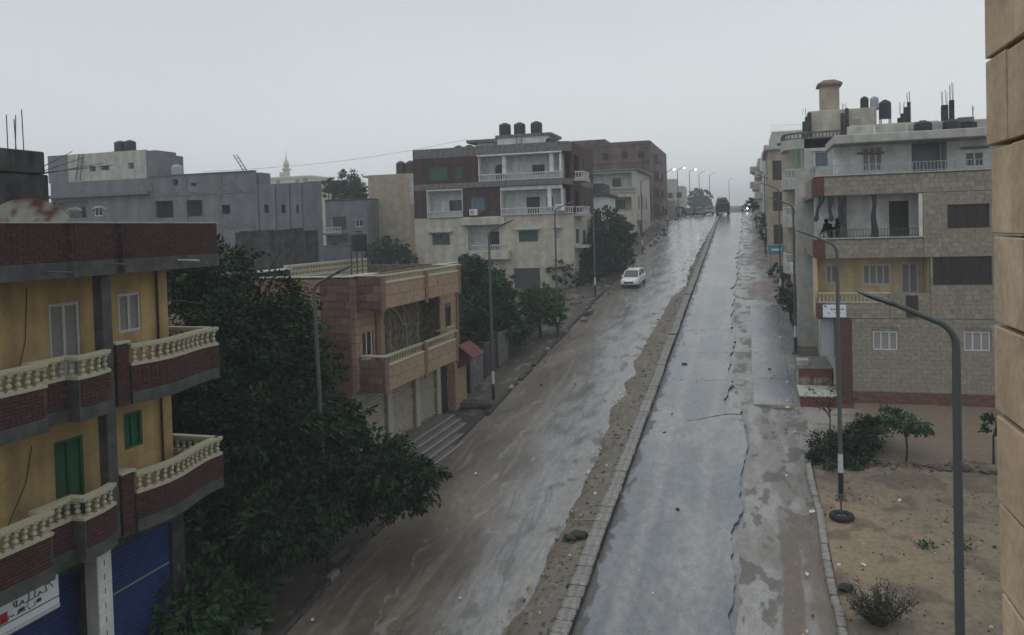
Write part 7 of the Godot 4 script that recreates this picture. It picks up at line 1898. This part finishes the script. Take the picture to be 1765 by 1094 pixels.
func vehicles() -> void:
	car("white car driving down the muddy left carriageway", -10.9, 77.6, -0.08, m.car_white, false, "white_car")
	car("dark red car parked by the shop sheds at the crest", -9.3, 160.0, 0.2, m.car_red)
	car("grey car parked next to the dark red one at the crest", -7.6, 166.0, 0.1, m.car_grey)
	car("dull red car half behind the verge near the shop sheds", -11.6, 162.0, 0.3, m.car_red)
	car("dark car at the crest by the right-hand kerb", 1.6, 172.0, 0.0, m.car_dark)
	car("far car coming over the crest with a headlight on", -0.6, 185.0, 0.0, m.car_dark, true)
	# loaded truck seen from behind
	var t := thing("loaded_truck", "dark red loaded truck leaning at the crest of the median", "truck", Vector3(-4.5, gy(154.0) + 0.12, -154.0), 0.06)
	t.rotation.z = 0.05
	var g := G.new()
	g.mm(Vector3(-1.1, 0.7, -3.6), Vector3(1.1, 0.95, 3.0))
	mk(t, "chassis", g, m.black_paint, at(0, oy, 0))
	for q in [[Vector3(-1.25, 0.96, -2.6), Vector3(1.25, 2.2, -2.5)], [Vector3(-1.25, 0.96, 2.9), Vector3(1.25, 2.2, 3.0)], [Vector3(-1.25, 0.96, -2.49), Vector3(-1.17, 2.2, 2.89)], [Vector3(1.17, 0.96, -2.49), Vector3(1.25, 2.2, 2.89)]]:
		g = G.new()
		g.mm(q[0], q[1])
		mk(t, "side_board", g, m.truck_red, at(0, oy, 0))
	for i in 5:
		g = G.new()
		g.mm(Vector3(-1.2 + i * 0.6 - 0.05, 0.97, 3.001), Vector3(-1.2 + i * 0.6 + 0.05, 2.2, 3.06))
		mk(t, "stake", g, m.truck_red, at(0, oy, 0))
	g = G.new()
	g.mm(Vector3(-1.26, 2.2, 2.9), Vector3(1.26, 2.28, 3.05))
	mk(t, "top_rail", g, m.car_grey, at(0, oy, 0))
	g = G.new()
	loft(g, [[-2.3, [[1.1, 1.2], [1.1, 2.4], [0.7, 3.2]]], [-0.5, [[1.15, 1.2], [1.12, 2.7], [0.8, 3.5]]], [2.4, [[1.15, 1.2], [1.1, 2.5], [0.6, 3.2]]]])
	mk(t, "load", g, m.car_red, at(0, oy, 0))
	g = G.new()
	loft(g, [[-4.6, [[1.1, 0.9], [1.1, 1.8], [0.95, 2.3]]], [-4.3, [[1.15, 0.8], [1.15, 1.8], [1.0, 2.7]]], [-2.7, [[1.15, 0.8], [1.15, 1.8], [1.05, 2.75]]]])
	mk(t, "cab", g, m.truck_red, at(0, oy, 0))
	for k in [-1, 1]:
		for z in [-3.7, 1.0, 2.2]: wheel(t, k * 1.0, 0.5, z, 0.5, 0.3)
		g = G.new()
		g.box(Vector3(k * 0.95, 0.8, 3.04), Vector3(0.25, 0.15, 0.05))
		mk(t, "tail_light", g, m.sign_red, at(0, oy, 0))

# ---------------------------------------------------------------- people in the loggia
func person(label: String, at_: Vector3, turn: float, J: Dictionary, shirt: Color, trousers: Color) -> void:
	# bones with radii, joined by a smooth minimum, meshed as surface nets
	var t := thing("person", label, "person", at_, turn)
	t.scale = Vector3.ONE * 1.07
	var bones := [["hipL", "kneeL", 0.085, 0.06], ["kneeL", "ankL", 0.058, 0.042], ["ankL", "toeL", 0.045, 0.035], ["hipR", "kneeR", 0.085, 0.06], ["kneeR", "ankR", 0.058, 0.042], ["ankR", "toeR", 0.045, 0.035], ["pelvis", "belly", 0.14, 0.13], ["belly", "chest", 0.13, 0.145], ["shL", "shR", 0.075, 0.075], ["chest", "neck", 0.1, 0.055], ["neck", "chin", 0.055, 0.06], ["chin", "head", 0.075, 0.1], ["head", "nose", 0.07, 0.02], ["shL", "elL", 0.055, 0.043], ["elL", "wrL", 0.042, 0.03], ["wrL", "haL", 0.035, 0.03], ["shR", "elR", 0.055, 0.043], ["elR", "wrR", 0.042, 0.03], ["wrR", "haR", 0.035, 0.03]]
	var lo := Vector3(9, 9, 9)
	var hi := -lo
	for k in J: lo = lo.min(J[k] - Vector3.ONE * 0.2); hi = hi.max(J[k] + Vector3.ONE * 0.2)
	var cs := 0.026
	var nx := Vector3i(((hi - lo) / cs).ceil()) + Vector3i.ONE
	var fld := PackedFloat32Array()
	var who := PackedInt32Array()
	fld.resize(nx.x * nx.y * nx.z); fld.fill(1.0); who.resize(fld.size())
	for bi in bones.size():
		var a: Vector3 = J[bones[bi][0]]
		var b: Vector3 = J[bones[bi][1]]
		var ra: float = bones[bi][2]
		var rb: float = bones[bi][3]
		var m0 := Vector3i(((a.min(b) - Vector3.ONE * 0.22 - lo) / cs).floor()).clamp(Vector3i.ZERO, nx - Vector3i.ONE)
		var m1 := Vector3i(((a.max(b) + Vector3.ONE * 0.22 - lo) / cs).ceil()).clamp(Vector3i.ZERO, nx - Vector3i.ONE)
		var ab := b - a
		var l2 := maxf(ab.length_squared(), 1e-6)
		for z in range(m0.z, m1.z + 1):
			for y in range(m0.y, m1.y + 1):
				for x in range(m0.x, m1.x + 1):
					var p := lo + Vector3(x, y, z) * cs
					var s := clampf((p - a).dot(ab) / l2, 0.0, 1.0)
					var d := p.distance_to(a + ab * s) - lerpf(ra, rb, s)
					var i := (z * nx.y + y) * nx.x + x
					var o := fld[i]
					if d < o: who[i] = bi
					var h := maxf(0.035 - absf(d - o), 0.0) / 0.035
					fld[i] = minf(d, o) - h * h * 0.035 * 0.25
	var vid := {}
	var vp := PackedVector3Array()
	var vw := PackedInt32Array()
	var idx := func(x: int, y: int, z: int) -> int: return (z * nx.y + y) * nx.x + x
	for z in nx.z - 1:
		for y in nx.y - 1:
			for x in nx.x - 1:
				var i0: int = (z * nx.y + y) * nx.x + x
				var s := 0
				var acc := Vector3.ZERO
				var cnt := 0
				var f := []
				for k in 8: f.append(fld[i0 + (k & 1) + ((k >> 1) & 1) * nx.x + (k >> 2) * nx.x * nx.y])
				for k in 8: s |= (1 << k) if f[k] < 0.0 else 0
				if s == 0 or s == 255: continue
				for e in [[0, 1], [2, 3], [4, 5], [6, 7], [0, 2], [1, 3], [4, 6], [5, 7], [0, 4], [1, 5], [2, 6], [3, 7]]:
					var fa: float = f[e[0]]
					var fb: float = f[e[1]]
					if (fa < 0.0) == (fb < 0.0): continue
					var q := fa / (fa - fb)
					acc += Vector3(e[0] & 1, (e[0] >> 1) & 1, e[0] >> 2).lerp(Vector3(e[1] & 1, (e[1] >> 1) & 1, e[1] >> 2), q)
					cnt += 1
				vid[i0] = vp.size()
				vp.append(lo + (Vector3(x, y, z) + acc / cnt) * cs)
				vw.append(who[i0])
	var g := G.new()
	var nrm := func(p: Vector3) -> Vector3:
		var c := Vector3i(((p - lo) / cs).round()).clamp(Vector3i.ONE, nx - Vector3i.ONE * 2)
		return Vector3(fld[idx.call(c.x + 1, c.y, c.z)] - fld[idx.call(c.x - 1, c.y, c.z)], fld[idx.call(c.x, c.y + 1, c.z)] - fld[idx.call(c.x, c.y - 1, c.z)], fld[idx.call(c.x, c.y, c.z + 1)] - fld[idx.call(c.x, c.y, c.z - 1)]).normalized()
	var colour := func(k: int, p: Vector3) -> Color:
		if k in [0, 1, 3, 4, 6] and p.y < J.pelvis.y + 0.06: return trousers
		if k in [2, 5]: return Color(0.02, 0.02, 0.02)
		if k in [6, 7, 8, 9, 13, 16] or (k == 14 or k == 17) and false: return shirt
		if k == 11 and (p.y > J.head.y + 0.02 or p.distance_to(J.nose) > 0.16): return Color(0.012, 0.01, 0.01)
		return Color(0.2, 0.115, 0.075)
	var st := [1, nx.x, nx.x * nx.y]
	for i0 in vid:
		for ax in 3:
			var b1: int = st[(ax + 1) % 3]
			var b2: int = st[(ax + 2) % 3]
			if not (vid.has(i0 - b1) and vid.has(i0 - b2) and vid.has(i0 - b1 - b2)): continue
			var fa := fld[i0]
			var fb := fld[i0 + st[ax]]
			if (fa < 0.0) == (fb < 0.0): continue
			var q: Array = [vid[i0], vid[i0 - b1], vid[i0 - b1 - b2], vid[i0 - b2]]
			if fa >= 0.0: q.reverse()
			for k in [0, 1, 2, 0, 2, 3]:
				g.v.append(vp[q[k]]); g.n.append(nrm.call(vp[q[k]])); g.c.append(colour.call(vw[q[k]], vp[q[k]])); g.u.append(Vector2.ZERO)
	mk(t, "body", g, m.cloth_v, at(0, oy, 0))
func people() -> void:
	var V := func(x, y, z): return Vector3(x, y, z)
	# facing +z in their own frame
	person("person in a grey-brown shirt standing in the loggia with a forearm raised", Vector3(4.42, -1.0 - 0.69, -43.62), -1.25, {"hipL": V.call(0.09, 0.9, 0), "kneeL": V.call(0.1, 0.48, 0.03), "ankL": V.call(0.1, 0.06, 0), "toeL": V.call(0.11, 0.04, 0.16), "hipR": V.call(-0.09, 0.9, 0), "kneeR": V.call(-0.1, 0.48, 0.02), "ankR": V.call(-0.1, 0.06, -0.02), "toeR": V.call(-0.11, 0.04, 0.14), "pelvis": V.call(0, 0.93, 0), "belly": V.call(0, 1.1, 0), "chest": V.call(0, 1.3, 0.01), "neck": V.call(0, 1.47, 0.02), "chin": V.call(0, 1.53, 0.04), "head": V.call(0, 1.63, 0.03), "nose": V.call(0, 1.59, 0.14), "shL": V.call(0.18, 1.41, 0), "elL": V.call(0.25, 1.16, 0.1), "wrL": V.call(0.14, 1.25, 0.3), "haL": V.call(0.1, 1.32, 0.37), "shR": V.call(-0.18, 1.41, 0), "elR": V.call(-0.26, 1.15, 0.08), "wrR": V.call(-0.12, 1.3, 0.28), "haR": V.call(-0.06, 1.38, 0.34)}, Color(0.15, 0.13, 0.11), Color(0.11, 0.1, 0.09))
	person("person in dark clothes leaning forward beside the gathered curtain", Vector3(4.02, -1.0 - 0.69, -43.4), -1.0, {"hipL": V.call(0.09, 0.9, -0.02), "kneeL": V.call(0.1, 0.48, 0.12), "ankL": V.call(0.1, 0.06, 0.1), "toeL": V.call(0.11, 0.04, 0.25), "hipR": V.call(-0.09, 0.9, -0.02), "kneeR": V.call(-0.1, 0.48, -0.1), "ankR": V.call(-0.1, 0.06, -0.25), "toeR": V.call(-0.11, 0.04, -0.1), "pelvis": V.call(0, 0.93, -0.02), "belly": V.call(0, 1.1, 0.02), "chest": V.call(0, 1.29, 0.1), "neck": V.call(0, 1.45, 0.17), "chin": V.call(0, 1.51, 0.21), "head": V.call(0, 1.61, 0.22), "nose": V.call(0, 1.56, 0.33), "shL": V.call(0.18, 1.39, 0.13), "elL": V.call(0.22, 1.2, 0.32), "wrL": V.call(0.16, 1.1, 0.52), "haL": V.call(0.14, 1.08, 0.6), "shR": V.call(-0.18, 1.39, 0.13), "elR": V.call(-0.24, 1.16, 0.26), "wrR": V.call(-0.16, 1.0, 0.42), "haR": V.call(-0.14, 0.95, 0.49)}, Color(0.05, 0.052, 0.056), Color(0.028, 0.03, 0.033))

# ---------------------------------------------------------------- scene
func sky_image() -> Image:
	var w := 768
	var h := 384
	var im := Image.create(w, h, false, Image.FORMAT_RGB8)
	var f := FastNoiseLite.new()
	f.seed = 77
	f.frequency = 1.1
	f.fractal_octaves = 4
	for j in h:
		var el := PI * (0.5 - (j + 0.5) / h)
		for i in w:
			var az := TAU * ((i + 0.5) / w - 0.5)
			var d := Vector3(sin(az) * cos(el), sin(el), -cos(az) * cos(el))
			var nn := f.get_noise_3d(d.x * 1.2, d.y * 3.0, d.z * 1.2)
			var west := 0.5 - 0.5 * d.x           # the cloud is a little thinner towards the left of the street
			var c := Color(0.58, 0.625, 0.66).lerp(Color(0.76, 0.788, 0.802), west)
			c = c.lerp(c * Color(1.22, 1.2, 1.17), smoothstep(0.32, 0.0, d.y))
			c = c.lerp(c * Color(0.88, 0.91, 0.94), smoothstep(0.1, 0.6, d.y))
			c = c * (1.0 + 0.05 * nn)
			if d.y < 0.0: c = c.lerp(Color(0.2, 0.2, 0.2), smoothstep(0.0, 0.2, -d.y))
			im.set_pixel(i, j, c.linear_to_srgb())
	return im
func _ready() -> void:
	# camera: third-floor balcony, lens shifted down
	var cam := Camera3D.new()
	cam.name = "camera"
	cam.projection = Camera3D.PROJECTION_FRUSTUM
	cam.near = 0.1
	cam.far = 4000.0
	cam.size = 0.1 * 1094.0 / 1360.0
	cam.frustum_offset = Vector2(0.0, -0.1 * 115.0 / 1360.0)
	cam.rotation = Vector3(deg_to_rad(-1.5), atan(408.0 / 1360.0), deg_to_rad(-1.6))
	add_child(cam)
	cam.current = true
	# overcast sky, very soft sun behind cloud, rain haze
	var env := Environment.new()
	env.background_mode = Environment.BG_SKY
	var sm := PanoramaSkyMaterial.new()
	sm.panorama = ImageTexture.create_from_image(sky_image())
	sm.energy_multiplier = 1.0
	env.sky = Sky.new()
	env.sky.sky_material = sm
	env.tonemap_mode = Environment.TONE_MAPPER_LINEAR
	env.tonemap_exposure = 1.1
	env.fog_enabled = true
	env.fog_density = 0.0014
	env.fog_light_color = Color(0.93, 0.95, 0.97)
	env.sdfgi_enabled = true
	env.ssao_enabled = true
	env.ssil_enabled = true
	var we := WorldEnvironment.new()
	we.name = "world_environment"
	we.environment = env
	add_child(we)
	var sun := DirectionalLight3D.new()
	sun.name = "sun"
	sun.light_energy = 0.22
	sun.light_color = Color(1.0, 0.97, 0.93)
	sun.light_angular_distance = 60.0
	sun.shadow_enabled = true
	sun.rotation = Vector3(deg_to_rad(-68.0), deg_to_rad(-40.0), 0)
	add_child(sun)
	rng.seed = 20240
	na.seed = 4
	na.frequency = 0.01
	na.fractal_octaves = 4
	nb.seed = 9
	nb.frequency = 0.012
	nb.fractal_octaves = 3
	make_materials()
	make_street()
	yellow_house()
	tan_house()
	white_block()
	town()
	stone_block()
	right_row()
	plants()
	furniture()
	vehicles()
	people()
	litter()
